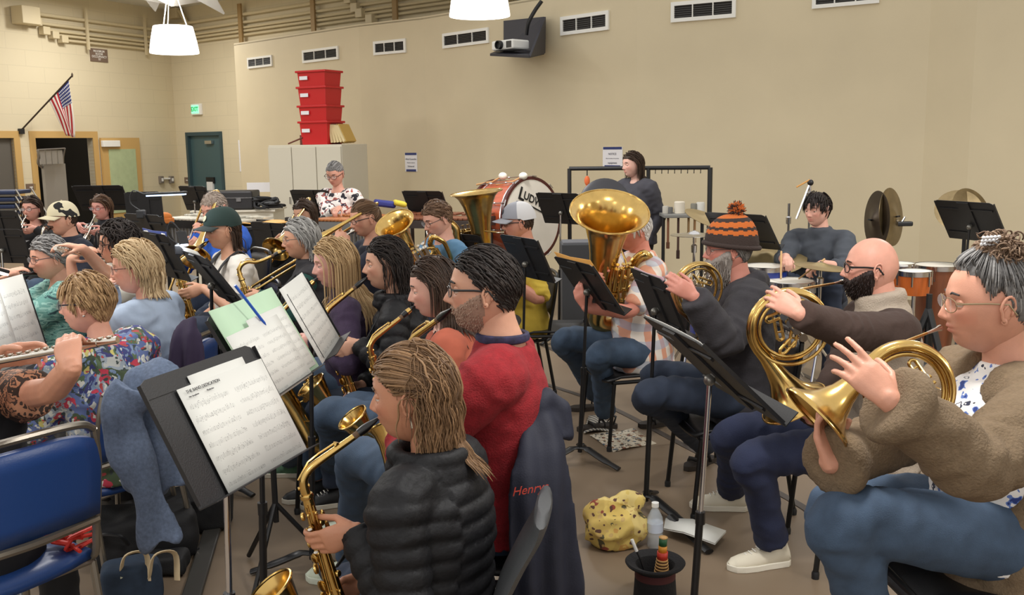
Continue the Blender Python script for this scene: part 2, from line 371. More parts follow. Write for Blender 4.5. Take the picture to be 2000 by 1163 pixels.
# room plates
for nm, pp, lab in (('room_plaque', (53, 364), 'small brown plaque on the wall between two left doorways'), ('room_plaque', (362, 351), 'small brown plaque just left of the teal door')):
    q = (on_left(*[pp[0]], py=pp[1])[1] if pp[0] < 345 else on_back(*pp)[1]); n_, dd = (nL, -dL3) if pp[0] < 345 else (nB, dB3)
    fr = np.stack([dd, n_, V(0, 0, 1)], 1); r = tag(MB().box((0, .01, 0), (.2, .02, .13)).xf(fr, q).build(nm, M_brown, origin=q, smooth=False), lab, 'plaque')
    MB().box((0, .022, 0), (.07, .004, .02)).xf(fr).build('lettering', M_wtxt, r, smooth=False)
r = None
for px in (308, 328):
    u, q = on_left(px, py=350); fr = np.stack([-dL3, nL, V(0, 0, 1)], 1)
    o = tag(MB().box((0, .04, 0), (.1, .07, .16)).xf(fr, q).build('switch_box', mat('grey_box', (120, 112, 104), .5), origin=q, smooth=False, bevel=.008), 'grey wall switch box, %s of the linked pair' % ('left one' if px == 308 else 'right one'), 'switch')
    MB().box((0, .08, 0), (.05, .012, .07)).xf(fr).build('rocker', M_white, o, smooth=False)
q0 = on_left(311, py=348)[1]+nL*.04; q1 = on_left(325, py=348)[1]+nL*.04
tag(MB().tube([q0, q1], .022).build('wall_raceway', M_white, origin=q0), 'short white raceway joining two wall switch boxes', 'conduit')
# flag
q = on_left(43, py=255)[1]; tip = on_left(87, py=152)[1]+nL*.9
r = empty('wall_flag', q, 'american flag on a slanted pole on the left wall', 'flag')
MB().tube([q-q, tip-q], .016, 8).build('pole', mat('flag_pole', (52, 38, 26), .4), r); MB().lathe([(.001, .06), (.02, .02), (.012, -.03)], 10, tip-q).build('finial', mat('finial', (60, 45, 30), .4), r)
MB().box(nL*.03, (.1, .06, .1), np.stack([-dL3, nL, V(0, 0, 1)], 1)).build('bracket', M_dark, r)
mtf = mat('flag_cloth', (200, 30, 40), .8); nt = mtf.node_tree; b = nt.nodes['Principled BSDF']
tc = N(nt, 'ShaderNodeTexCoord'); sp = N(nt, 'ShaderNodeSeparateXYZ'); nt.links.new(tc.outputs['UV'], sp.inputs[0])
def mth(nt, op, a, b_=None):
    n = N(nt, 'ShaderNodeMath', operation=op)
    for i, x in enumerate((a, b_)):
        if x is None: continue
        if isinstance(x, (int, float)): n.inputs[i].default_value = x
        else: nt.links.new(x, n.inputs[i])
    return n.outputs[0]
def mixc(nt, f, a, b_):
    n = N(nt, 'ShaderNodeMix', data_type='RGBA')
    if isinstance(f, (int, float)): n.inputs[0].default_value = f
    else: nt.links.new(f, n.inputs[0])
    for i, x in ((6, a), (7, b_)):
        if isinstance(x, tuple): n.inputs[i].default_value = (*s2l(x), 1)
        else: nt.links.new(x, n.inputs[i])
    return n.outputs[2]
st = mth(nt, 'GREATER_THAN', mth(nt, 'FRACT', mth(nt, 'MULTIPLY', sp.outputs[1], 6.5)), .5)
can = mth(nt, 'MULTIPLY', mth(nt, 'LESS_THAN', sp.outputs[0], .4), mth(nt, 'GREATER_THAN', sp.outputs[1], .46))
vo = N(nt, 'ShaderNodeTexVoronoi'); vo.inputs['Scale'].default_value = 16; vo.inputs['Randomness'].default_value = 0; nt.links.new(tc.outputs['UV'], vo.inputs['Vector'])
stars = mixc(nt, mth(nt, 'LESS_THAN', vo.outputs['Distance'], .28), (40, 50, 110), (235, 235, 235))
nt.links.new(mixc(nt, can, mixc(nt, st, (232, 226, 220), (178, 38, 48)), stars), b.inputs['Base Color'])
# drapes from the upper third of the pole
hang = tip*.93+q*.07; low = tip*.55+q*.45; nu, nv = 15, 25; g = np.zeros((nv, nu, 3)); uvs = []
for i in range(nv):
    for j in range(nu):
        v_ = i/(nv-1); u_ = j/(nu-1)         # v across hoist (along pole), u down the fly
        s_ = lerp(hang, low, u_*.0+v_)
        drop = V(0, 0, -1)*(1.02*u_)*(1-.25*v_)
        side = -dL3*(.10*u_+.10*v_*u_)+nL*(.05*math.sin(v_*9+u_*3)*u_)
        sq = lerp(s_, lerp(hang, low, .3), .45*u_)
        g[i, j] = sq+drop+side-q; uvs.append((u_, 1-v_))
mbf = MB().sheet(g); fo = mbf.build('cloth', mtf, r, solid=.004); uvl = fo.data.uv_layers.new(name='UVMap')
for l in fo.data.loops: uvl.data[l.index].uv = uvs[l.vertex_index]
# conduits and trunking on left and back walls
def conduit(pa, pb_, r_, off, lab, name='conduit', group='painted conduits under the ceiling'):
    q0 = pa; tag(MB().tube([pa, pb_], r_, 8).build(name, M_beige, origin=pa), lab, 'conduit', group)
rowsL = [((80, 31), .035), ((95, 50), .03), ((110, 63), .026), ((125, 72), .026), ((140, 82), .026)]
for i, ((px, py), r_) in enumerate(rowsL):
    u, q = on_left(px, py=py); e = LU(.1, q[2]); conduit(q+nL*.08, e+nL*.08, r_, 0, 'beige conduit on the far left block wall, %s row of five' % ('top', 'second', 'third', 'fourth', 'lowest')[i])
rowsB = [((385, 52), .035), ((385, 68), .03), ((385, 77), .026), ((385, 83), .026), ((385, 88), .026)]
zr = [on_back(385, y)[1][2] for y in (50, 64, 73, 79, 86)]
for i, z_ in enumerate(zr):
    conduit(BU(.12, z_)+nB*.08, BU(10, z_)+nB*.08, (.035, .03, .026, .026, .026)[i], 0, 'beige conduit on the back block wall above the shell, %s row of five' % ('top', 'second', 'third', 'fourth', 'lowest')[i])
for px, py, w_, h_, d_, lab in ((62, 36, .40, .32, .3, 'largest beige electrical box, high at far left'), (86, 47, .16, .15, .15, 'small beige electrical box touching the largest one'), (101, 64, .16, .15, .14, 'beige electrical box under the second conduit'), (118, 72, .15, .14, .14, 'beige electrical box between two conduit ends'), (135, 80, .15, .14, .14, 'lowest beige electrical box at far left')):
    u, q = on_left(px, py=py); tag(MB().box(nL*(d_/2+.02), (w_, d_, h_), frL).build('junction_box', M_beige, origin=None, smooth=False, bevel=.01), lab, 'box', 'beige boxes on the left wall').location = q
for px, py, lab in ((702, 5, 'beige electrical box on the top conduit above the shell'), (714, 21, 'beige electrical box second in the stepped row above the shell'), (723, 31, 'beige electrical box third in the stepped row above the shell'), (742, 42, 'lowest beige electrical box above the shell')):
    u, q = on_back(px, py); tag(MB().box(nB*.1, (.17, .16, .16), np.stack([dB3, -nB, V(0, 0, 1)], 1)).build('junction_box', M_beige, smooth=False, bevel=.01), lab, 'box', 'beige boxes on the back wall').location = q
q = on_left(365, py=33)[1] if False else on_back(368, 32)[1]
tag(MB().box(nB*.1, (.3, .18, .22), np.stack([dB3, -nB, V(0, 0, 1)], 1)).build('junction_box', M_beige, smooth=False, bevel=.01), 'beige electrical box beside the far ceiling corner', 'box').location = q
p = on_back(372, 30)[1]+nB*.12; q = on_back(390, 72)[1]+nB*.12
tag(MB().tube(bez([p, p+V(0, 0, 0)+dB3*.12, lerp(p, q, .5)+dB3*.15, q], 6), .05, 8).build('conduit_elbow', M_beige, origin=p), 'thick curved beige conduit beside far ceiling corner', 'conduit')
# strut brackets
for i, (px, y0, y1, w) in enumerate(((180, 22, 100, 'L'), (291, 35, 110, 'L'), (493, 14, 88, 'B'), (633, 0, 70, 'B'), (790, -20, 45, 'B'))):
    if w == 'L': a = on_left(px, py=y0)[1]+nL*.13; b_ = on_left(px, py=y1)[1]+nL*.13; f_ = frL
    else: a = on_back(px, y0)[1]+nB*.13; b_ = on_back(px, y1)[1]+nB*.13; f_ = np.stack([dB3, -nB, V(0, 0, 1)], 1)
    b_ = V(a[0], a[1], b_[2]); wd = .05 if w == 'L' else .11
    tag(MB().box((a+b_)/2, (wd, .04, a[2]-b_[2]), f_).build('strut_bracket', M_beige if w == 'L' else mat('strut_brown', (158, 130, 86), .6), origin=a, smooth=False), 'vertical strut holding the conduits, %s' % ('above occupancy sign', 'behind the left pendant lamp', 'left end of the shell top', 'above the second vent', 'left of the near pendant lamp')[i], 'bracket')
# pendants
M_shade = mat('lamp_shade', (255, 253, 248), .5, emit=((255, 250, 240), 3.2))
def pendant(x, y, lab, R=.25, zb=2.8):
    r = empty('pendant_lamp', (x, y, zb), lab, 'lamp', 'white pendant lamps')
    MB().lathe([(R, 0), (R*1.0, .02), (R*.94, .12), (R*.82, .26), (R*.8, .275), (.04, .28)], 40).build('lamp_shade', M_shade, r)
    cd = MB()
    for k in range(3): cd.tube([(math.cos(k*2.1+.5)*R*.6, math.sin(k*2.1+.5)*R*.6, .27), (0, 0, .8), (0, 0, 1.93)], .006, 6)
    cd.build('cord', M_white, r); MB().lathe([(.07, 1.90), (.07, 1.945)], 16).build('canopy', M_white, r)
    l = bpy.data.lights.new('pendant_bulb', 'AREA'); l.shape = 'DISK'; l.size = R*1.7; l.energy = LAMP; l.color = (1, .975, .94); lo = bpy.data.objects.new('pendant_bulb', l); C.objects.link(lo); lo.parent = r; lo.location = (0, 0, -.03)
    l = bpy.data.lights.new('pendant_glow', 'POINT'); l.shadow_soft_size = .12; l.energy = LAMP*.3; l.color = (1, .975, .94); lo = bpy.data.objects.new('pendant_glow', l); C.objects.link(lo); lo.parent = r; lo.location = (0, 0, .42)
p = at(341, 104, 10.6); pendant(p[0], 10.6, 'white pendant lamp on the left, hanging before the far corner', .25, p[2])
p = at(937, 32, 8.3); pendant(p[0], 8.3, 'white pendant lamp at the top centre, left of the projector', .25, p[2])
for x, y, w_ in ((3.2, 6.0, 'above the drummer'), (-2.6, 4.8, 'above the saxophones'), (.9, 2.5, 'above the bald man'), (-6.1, 7.1, 'above the trumpets'), (4.4, .4, 'right of the camera'), (-1.4, -1., 'behind the camera'), (-4.9, 1.3, 'left of the camera'), (6.2, 3.6, 'near the right wall'), (-9., 5., 'near the left wall')): pendant(x, y, 'white pendant lamp out of frame, '+w_)
for i, (x, y) in enumerate(((-7.0, 18.4), (-9.8, 13.0), (-7.4, 15.4), (-5.6, 11.8))):  # unseen fixtures added to brighten the dim left and rear walls
    r = empty('added_fill_fixture', (x, y, 4.6), 'added white fill light %s, out of frame' % ('in the far corner', 'along the left wall', 'before the doorways', 'over the trumpets')[i], 'lamp')
    MB().box((0, 0, .03), (1.3, .4, .06)).build('housing', M_white, r, smooth=False)
    l = bpy.data.lights.new('fill_area_light', 'AREA'); l.shape = 'RECTANGLE'; l.size = 1.2; l.size_y = .3; l.energy = LAMP*(3.2, 2.6, 2.2, 1.6)[i]; l.color = (1, .975, .94); lo = bpy.data.objects.new('fill_area_light', l); C.objects.link(lo); lo.parent = r; lo.location = (0, 0, -.02)
# folded ceiling baffle
p0 = at(145, 2, 9.6); mbq = MB(); zc0 = p0[2]; M_baf = mat('baffle_white', (226, 226, 222), .7)
rng = random.Random(4); xs = [at(px, 0, 9.6)[0] for px in (150, 172, 206, 240, 257, 283, 315)]; zl = [.12, -.08, .06, -.16, .02, -.06, .16]
for j in range(3):
    ya, yb = 9.6+j*.7, 9.6+(j+1)*.7
    for i in range(6):
        za, zb = 3.42+zl[i]*(1 if j % 2 == 0 else -1), 3.42+zl[i+1]*(1 if j % 2 == 0 else -1)
        zc, zd = 3.42-zl[i]*(1 if j % 2 == 0 else -1), 3.42-zl[i+1]*(1 if j % 2 == 0 else -1)
        mbq.add([(xs[i], ya, za), (xs[i+1], ya, zb), (xs[i+1], yb, zd), (xs[i], yb, zc)], [(0, 1, 2), (0, 2, 3)])
for a in (0, -1): mbq.tube([(xs[a], 10.3, 3.45), (xs[a], 10.3, 4.74)], .008, 6)
tag(mbq.build('ceiling_baffle', M_baf, smooth=False, solid=.02), 'white folded acoustic baffle hung at the top left', 'baffle')
# notices on shell
M_paper = mat('white_paper', (232, 232, 236), .7); M_navy = mat('navy_tape', (38, 52, 112), .6); M_grey = mat('grey_print', (110, 110, 120), .8)
for px, py, wpx, hpx, lines, lab in ((802, 314, 25, 36, ('Wind Ensemble', 'Please be seated at', 'Rehearsal'), 'white notice with navy bands, left of the bass drum'), (1197, 303, 40, 40, ('NOTICE', 'Please do not play on the percussion', 'equipment'), 'white notice with navy bands, left of the standing woman')):
    q, dd, n = on_shell(px, py); s_ = FPX/q[1]; W, Hh = wpx/s_*1.25, hpx/s_
    r = empty('wall_notice', q, lab, 'notice'); fr = np.stack([dd, n, V(0, 0, 1)], 1); frt = np.stack([dd, V(0, 0, 1), n], 1)
    MB().box((0, .004, 0), (W, .006, Hh)).xf(fr).build('paper', M_paper, r, smooth=False)
    for sg in (1, -1): MB().box((0, .009, sg*Hh*.44), (W*(.94 if sg > 0 else .8), .004, Hh*.12)).xf(fr).build('band', M_navy, r, smooth=False)
    for k, t_ in enumerate(lines): text('line', t_, min(.035, W*1.6/len(t_)) if k else .036, M_grey, r, n*.01+V(0, 0, Hh*.16-.055*k), frt)
q = on_back(474, 303)[1]; r = empty('wall_poster', q, 'tall narrow white poster just left of the shell edge', 'poster'); fr = np.stack([dB3, -nB, V(0, 0, 1)], 1)
MB().box((0, -.006, 0), (.28, .008, .66)).xf(fr).build('sheet', M_paper, r, smooth=False)
g = MB()
for k in range(9): g.box((0, -.012, .26-.065*k), (.18, .003, .02 if k % 3 else .03))
g.xf(fr).build('print', mat('pink_print', (190, 150, 145), .8), r, smooth=False)
# projector shelf box
q, dd, n = on_shell(1030, 75); r0 = at(962, 100, q[1]-.35); M_bx = mat('dark_box', (42, 42, 52), .45)
Ybx = 12.6; P = lambda px, py, Y: at(px, py, Y)
A = [P(962, 106, 12.7), P(1062, 103, 12.6), P(1064, 33, 13.25), P(990, 42, 13.5)]
r = empty('projector_box', A[0], 'open black sloping wall box holding the projector', 'box')
bx = MB()
f0 = P(957, 107, 12.75); f1 = P(1034, 111, 12.25); b0 = P(985, 70, 13.55); b1 = P(1063, 104, 12.95); t0 = P(985, 41, 13.6); t1 = P(1064, 33, 13.05); bl = P(985, 95, 13.6)
for quad in ((f0, f1, b1, bl), (bl, b1, t1, t0)): bx.quad(*[x-A[0] for x in quad])
bx.add([f1-A[0], b1-A[0], t1-A[0]], [(0, 1, 2)]); bx.build('panels', M_bx, r, smooth=False, solid=.03)
pr = empty('projector', A[0], 'white video projector with round lens sitting in black wall box', 'projector')
c = P(997, 89, 12.85); fw_ = nrm(V(-.8, -.75, 0)); fr = frame(fw_); O = c-A[0]
MB().box((0, 0, 0), (.30, .40, .12), ).xf(fr, O).build('housing', M_white, pr, smooth=False, bevel=.02)
le = MB(); le.lathe([(.055, 0), (.055, .05), (.045, .05), (.04, .02), (.001, .015)], 24, (0, 0, 0), np.stack([V(0, 0, 1), V(0, 1, 0), V(1, 0, 0)], 1)); le.xf(fr, O+fr@V(.15, -.03, 0)); le.build('lens', M_dark, pr)
MB().box((.152, .13, 0), (.01, .09, .08)).xf(fr, O).build('grille', M_slat, pr, smooth=False)
MB().box((-.02, -.05, .064), (.1, .05, .01)).xf(fr, O).build('indicator', mat('blue_led', (70, 110, 255), .4, emit=((60, 100, 255), 1.5)), pr, smooth=False)
cb = MB().tube(bez([P(1028, 68, 12.95), P(1032, 45, 12.9), P(1044, 22, 12.9), P(1058, 2, 12.9)], 8), .025, 8)
tag(cb.build('projector_cable', M_dark, origin=P(1028, 68, 12.95)), 'thick black cable rising from the projector box', 'cable')
# things on the shell ledge
for px, py, sz, col, nm, lab in ((1012, 16, (.3, .1, .08), (70, 74, 60), 'tool', 'dark clutter lying on the ledge left of the cable'), (1042, 11, (.2, .12, .14), (40, 40, 44), 'small_box', 'black box on the ledge beside the cable'), (1078, 6, (.28, .15, .15), (226, 222, 200), 'small_box', 'cream box on the ledge right of the cable'), (1118, 2, (.45, .2, .14), (208, 206, 200), 'small_box', 'long pale box on the ledge')):
    q, dd, n = on_shell(px, 40); q = V(q[0], q[1], SHT+.02)+V(.15, .25, 0); fr = np.stack([dd, n, V(0, 0, 1)], 1)
    b_ = MB(); b_.box((0, 0, sz[2]/2), sz); b_.box((sz[0]*.1, 0, sz[2]*1.03), (sz[0]*.7, sz[1]*.7, .02))
    tag(b_.xf(fr).build(nm, mat('ledge_%d' % px, col, .6), smooth=False, bevel=.01), lab, 'box').location = q
# cabinet
M_cab = mat('cabinet_paint', (205, 200, 184), .45, bump=.03); cY = 14.2
ca = at(524, 287, cY); cb_ = at(667, 279, cY-.6); dd = nrm(V(cb_[0]-ca[0], cb_[1]-ca[1], 0)); W = np.linalg.norm((cb_-ca)[:2]); n = V(dd[1], -dd[0], 0); zt = (ca[2]+cb_[2])/2
r = empty('storage_cabinet', V(ca[0], ca[1], 0), 'tall cream metal cabinet with three doors behind the xylophone player', 'cabinet'); fr = np.stack([dd, n, V(0, 0, 1)], 1)
MB().box((W/2, -.3, zt/2), (W, .6, zt)).xf(fr).build('carcass', M_cab, r, smooth=False, bevel=.008)
for k in range(3):
    d_ = MB().box((W*(k+.5)/3, .012, zt/2), (W/3-.015, .02, zt-.06)).xf(fr).build('door', M_cab, r, smooth=False, bevel=.004)
    MB().box((W*(k+.5)/3+(W/6-.05)*(1 if k != 1 else -1), .03, zt*.55), (.02, .03, .1)).xf(fr).build('handle', M_chrome, d_, smooth=False)
# crates
M_red = mat('red_plastic', (196, 30, 36), .35)
zc = zt+.0
for k in range(4):
    cx = at(609, 280, cY-.2); q = V(cx[0]+.0, ca[1]-.02, zc+.003); q = ca+dd*((cx[0]-ca[0])/dd[0]); q = V(q[0], q[1], zc)-n*.28
    h = .33 if k == 0 else (.26 if k in (1, 3) else .3); wd = .46
    b_ = MB(); zz = [0, h]
    o_ = .43; i_ = .5
    ring = lambda a, b2, z: [(-a/2, -b2/2, z), (a/2, -b2/2, z), (a/2, b2/2, z), (-a/2, b2/2, z)]
    b_.add(ring(.44, .34, 0)+ring(.49, .38, h), [(3, 2, 1, 0), (0, 1, 5, 4), (1, 2, 6, 5), (2, 3, 7, 6), (3, 0, 4, 7)])
    b_.box((0, -.2, h-.015), (.53, .02, .03)); b_.box((0, .2, h-.015), (.53, .02, .03)); b_.box((-.255, 0, h-.015), (.02, .4, .03)); b_.box((.255, 0, h-.015), (.02, .4, .03))
    fr2 = np.stack([dd, n, V(0, 0, 1)], 1); r = tag(b_.xf(fr2).build('crate', M_red, smooth=False, bevel=.006), 'red plastic crate on the cabinet, %s in the stack of four' % ('bottom one', 'second from bottom', 'third from bottom', 'top one')[k], 'crate', 'red crates stacked on the cabinet')
    r.location = q; zc += h-.04 if k < 3 else 0
    MB().box((-.12, .205, h*.6), (.14, .004, .05)).xf(fr2).build('label', M_paper, r, smooth=False)
# bits beside crates
def on_cab(px, back=.3):
    cx = at(px, 280, cY-.2); q = ca+dd*((cx[0]-ca[0])/dd[0]); return V(q[0], q[1], zt)-n*back
q = on_cab(578); b_ = MB()
b_.box((0, 0, .07), (.2, .16, .14)); b_.tube([(-.05, .0, .14), (-.09, 0, .24)], .012); b_.tube([(.03, 0, .14), (.02, 0, .22)], .02); b_.tube([(-.28, .12, .02), (.05, .2, .1)], .012)
tag(b_.xf(fr).build('parts_basket', mat('basket', (105, 50, 36), .6), bevel=.005), 'small brown basket of mallets left of the red crates', 'basket').location = q
for k in range(5):
    q = on_cab(639+k*5.2); b_ = MB(); b_.box((0, 0, 0), (.055, .24, .27)); b_.box((.0, .02, 0), (.04, .24, .255), mi=1)
    o = tag(b_.xf(fr@roty(-.12-.09*k)).build('book', [mat('bk%d' % k, ((70, 34, 30), (96, 40, 34), (60, 30, 26), (150, 110, 60), (196, 160, 84))[k], .6), mat('book_pages', (214, 196, 150), .8)], smooth=False, bevel=.004), 'leaning book right of the red crates, %s in the row' % ('first', 'second', 'third', 'fourth', 'last')[k], 'book', 'books on the cabinet')
    o.location = q+V(0, 0, .15)
# floor lines (dark painted strips)
ln = MB()
for pts in ([(1040, 742), (1180, 790), (1340, 872), (1560, 985), (1640, 1060)], [(930, 640), (1010, 655), (1095, 690)], [(1480, 690), (1620, 760), (1790, 900)], [(1640, 1040), (1790, 1150)]):
    P_ = bez([atz(x, y, .003) for x, y in pts], 10)
    d_ = np.gradient(P_, axis=0); s_ = np.stack([-d_[:, 1], d_[:, 0], 0*d_[:, 0]], 1); s_ /= np.linalg.norm(s_, axis=1, keepdims=True)
    ln.sheet(np.stack([P_-s_*.022, P_+s_*.022], 1))
tag(ln.build('trim_5', mat('floor_line', (70, 62, 56), .5), smooth=False), kind='structure')
# ================================================================ PEOPLE TOOLKIT
def bake(mb, voxel, smooth=3, fac=.5):
    me = mb.mesh('tmp', []); o = bpy.data.objects.new('tmp', me); C.objects.link(o)
    md = o.modifiers.new('r', 'REMESH'); md.mode = 'VOXEL'; md.voxel_size = voxel
    if smooth: s_ = o.modifiers.new('s', 'SMOOTH'); s_.iterations = smooth; s_.factor = fac
    dg = bpy.context.evaluated_depsgraph_get(); dg.update(); m2 = bpy.data.meshes.new_from_object(o.evaluated_get(dg))
    n = len(m2.vertices); v = np.empty(n*3); m2.vertices.foreach_get('co', v); v = v.reshape(-1, 3)
    nn = np.empty(n*3); m2.vertices.foreach_get('normal', nn)
    f = [tuple(p.vertices) for p in m2.polygons]
    bpy.data.objects.remove(o); bpy.data.meshes.remove(me); bpy.data.meshes.remove(m2)
    return v, f, nn.reshape(-1, 3)
def vnoise(v, fr, seed=0.):
    return np.array([mnoise.noise(Vector((p[0]*fr+seed, p[1]*fr+seed*2, p[2]*fr))) for p in v])
def seg_param(v, segs):
    """nearest segment index, distance along the chain, distance to the axis, fraction"""
    best = np.full(len(v), 1e9); s_ = np.zeros(len(v)); idx = np.zeros(len(v), int); base = {}
    for i, (a, b, s0) in enumerate(segs):
        d = b-a; L = np.linalg.norm(d); t = np.clip(((v-a)@d)/(L*L), 0, 1); dist = np.linalg.norm(v-(a+np.outer(t, d)), axis=1)
        m_ = dist < best; best[m_] = dist[m_]; s_[m_] = s0+t[m_]*L; idx[m_] = i
    return idx, s_, best
HA, HB, HC = .098, .076, .118
def head_pts(nu, nv, fem=0., jaw=1., nose=1.):
    t = np.arange(nu)*2*PI/nu; ph = t-.45*np.sin(t); th = np.linspace(.0, PI, nv)
    ph, th = np.meshgrid(ph, th); dz = np.cos(th); cf = np.cos(ph); front = np.clip(cf, 0, 1)**.7; low = np.clip(-dz*3, 0, 1)
    n = 2.15+1.35*front*low+.35*front*(1-low); r = (1-np.abs(dz)**n)**(1/2.1)
    x = HA*r*np.cos(ph); y = HB*r*np.sin(ph); z = HC*dz
    tl = np.clip(-z/HC, 0, 1)
    y = y*(1-(.30+.06*fem)*jaw*tl**1.6); x = np.where(x < 0, x*(1-.42*tl**1.2), x*(1-.10*tl**2))
    y = y*(1-.10*front*np.clip(z/HC, 0, 1))
    x = x-.012*np.clip(z/HC-.55, 0, 1)*front
    fm = (cf > 0)*np.clip(cf*2.5, 0, 1)
    g = lambda y0, z0, sy, sz: np.exp(-((np.abs(y)-y0)/sy)**2-((z-z0)/sz)**2)*fm
    dx = (.0055-.003*fem)*g(.026, .030, .022, .010)-.0135*g(.031, .008, .015, .013)-.004*g(0, .014, .010, .010)
    hz = np.interp(-z, [-.030, -.018, 0, .014, .0215, .0275, .034, .040], [0, .003, .011, .020, .0245, .0225, .007, 0])*nose*(1-.12*fem)
    sy = np.interp(-z, [-.02, .0, .022, .035], [.007, .0075, .0105, .0115]); dx = dx+hz*np.exp(-(y/sy)**2)*fm
    dx = dx+.0065*g(.0135, -.0275, .0055, .006)
    dx = dx+.0045*g(.040, -.014, .018, .016)
    dx = dx+.0062*g(0, -.0475, .019, .0048)+.0066*g(0, -.0590, .016, .0055)-.003*g(0, -.0530, .022, .0022)-.003*g(0, -.070, .02, .006)
    dx = dx-.0025*g(0, -.040, .004, .004)+.008*g(0, -.092, .020, .016)*(1-.2*fem)
    dx = dx-.004*g(.045, -.058, .016, .018)
    x = x+dx
    return np.stack([x, y, z], -1), ph
def head_surface(d, off=0.):
    """approximate scalp point for direction(s) d"""
    d = np.asarray(d, float); rr = 1/np.sqrt((d[..., 0]/(HA+off))**2+(d[..., 1]/(HB+off))**2+(d[..., 2]/(HC+off))**2); p = d*rr[..., None]
    tl = np.clip(-p[..., 2]/HC, 0, 1); p = p.copy(); p[..., 1] *= 1-.3*tl**1.6; p[..., 0] = np.where(p[..., 0] < 0, p[..., 0]*(1-.36*tl), p[..., 0]); return p
_skin = {}
def skin_mat(col):
    k = tuple(col)
    if k in _skin: return _skin[k]
    mt = mat('skin_%d_%d_%d' % k, col, .48, var=.05, vscale=30, bump=.06, bscale=300, spec=.4); nt = mt.node_tree; b = nt.nodes['Principled BSDF']
    b.inputs['Subsurface Weight'].default_value = .08; b.inputs['Subsurface Radius'].default_value = (.01, .004, .002)
    at_ = N(nt, 'ShaderNodeAttribute'); at_.attribute_name = 'tint'
    src = b.inputs['Base Color'].links[0].from_socket; mx = N(nt, 'ShaderNodeMix', data_type='RGBA', blend_type='MULTIPLY'); mx.inputs[0].default_value = 1
    nt.links.new(src, mx.inputs[6]); nt.links.new(at_.outputs['Color'], mx.inputs[7]); nt.links.new(mx.outputs[2], b.inputs['Base Color'])
    _skin[k] = mt; return mt
def hair_mat(c1, c2, rough=.5):
    nm = 'hair_%d_%d_%d_%d' % (*c1, c2[0])
    if nm in _mats: return _mats[nm]
    mt = bpy.data.materials.new(nm); mt.use_nodes = True; nt = mt.node_tree; b = nt.nodes['Principled BSDF']; b.inputs['Roughness'].default_value = rough; b.inputs['Specular IOR Level'].default_value = .25
    a = N(nt, 'ShaderNodeAttribute'); a.attribute_name = 'lk'; tc = N(nt, 'ShaderNodeTexCoord'); nz = N(nt, 'ShaderNodeTexNoise'); nz.inputs['Scale'].default_value = 140; nt.links.new(tc.outputs['Object'], nz.inputs['Vector'])
    f = mth(nt, 'ADD', mth(nt, 'MULTIPLY', a.outputs['Fac'], .7), mth(nt, 'MULTIPLY', nz.outputs[0], .3))
    nt.links.new(mixc(nt, f, tuple(c1), tuple(c2)), b.inputs['Base Color'])
    bp = N(nt, 'ShaderNodeBump'); bp.inputs['Strength'].default_value = .5; bp.inputs['Distance'].default_value = .003; nt.links.new(nz.outputs[0], bp.inputs['Height']); nt.links.new(bp.outputs[0], b.inputs['Normal'])
    _mats[nm] = mt; return mt
def hairline(az, front=.066, temple=.03, side=-.005, back=-.062, thin=0., azmin=0.):
    a = np.abs(az)
    return 9.*(a < azmin)+ np.interp(a, [0, .55, .95, 1.25, 1.55, 2.0, PI], [front+.0+thin, front-.003+thin*1.3, temple+.012, side, side+.018, -.03, back])
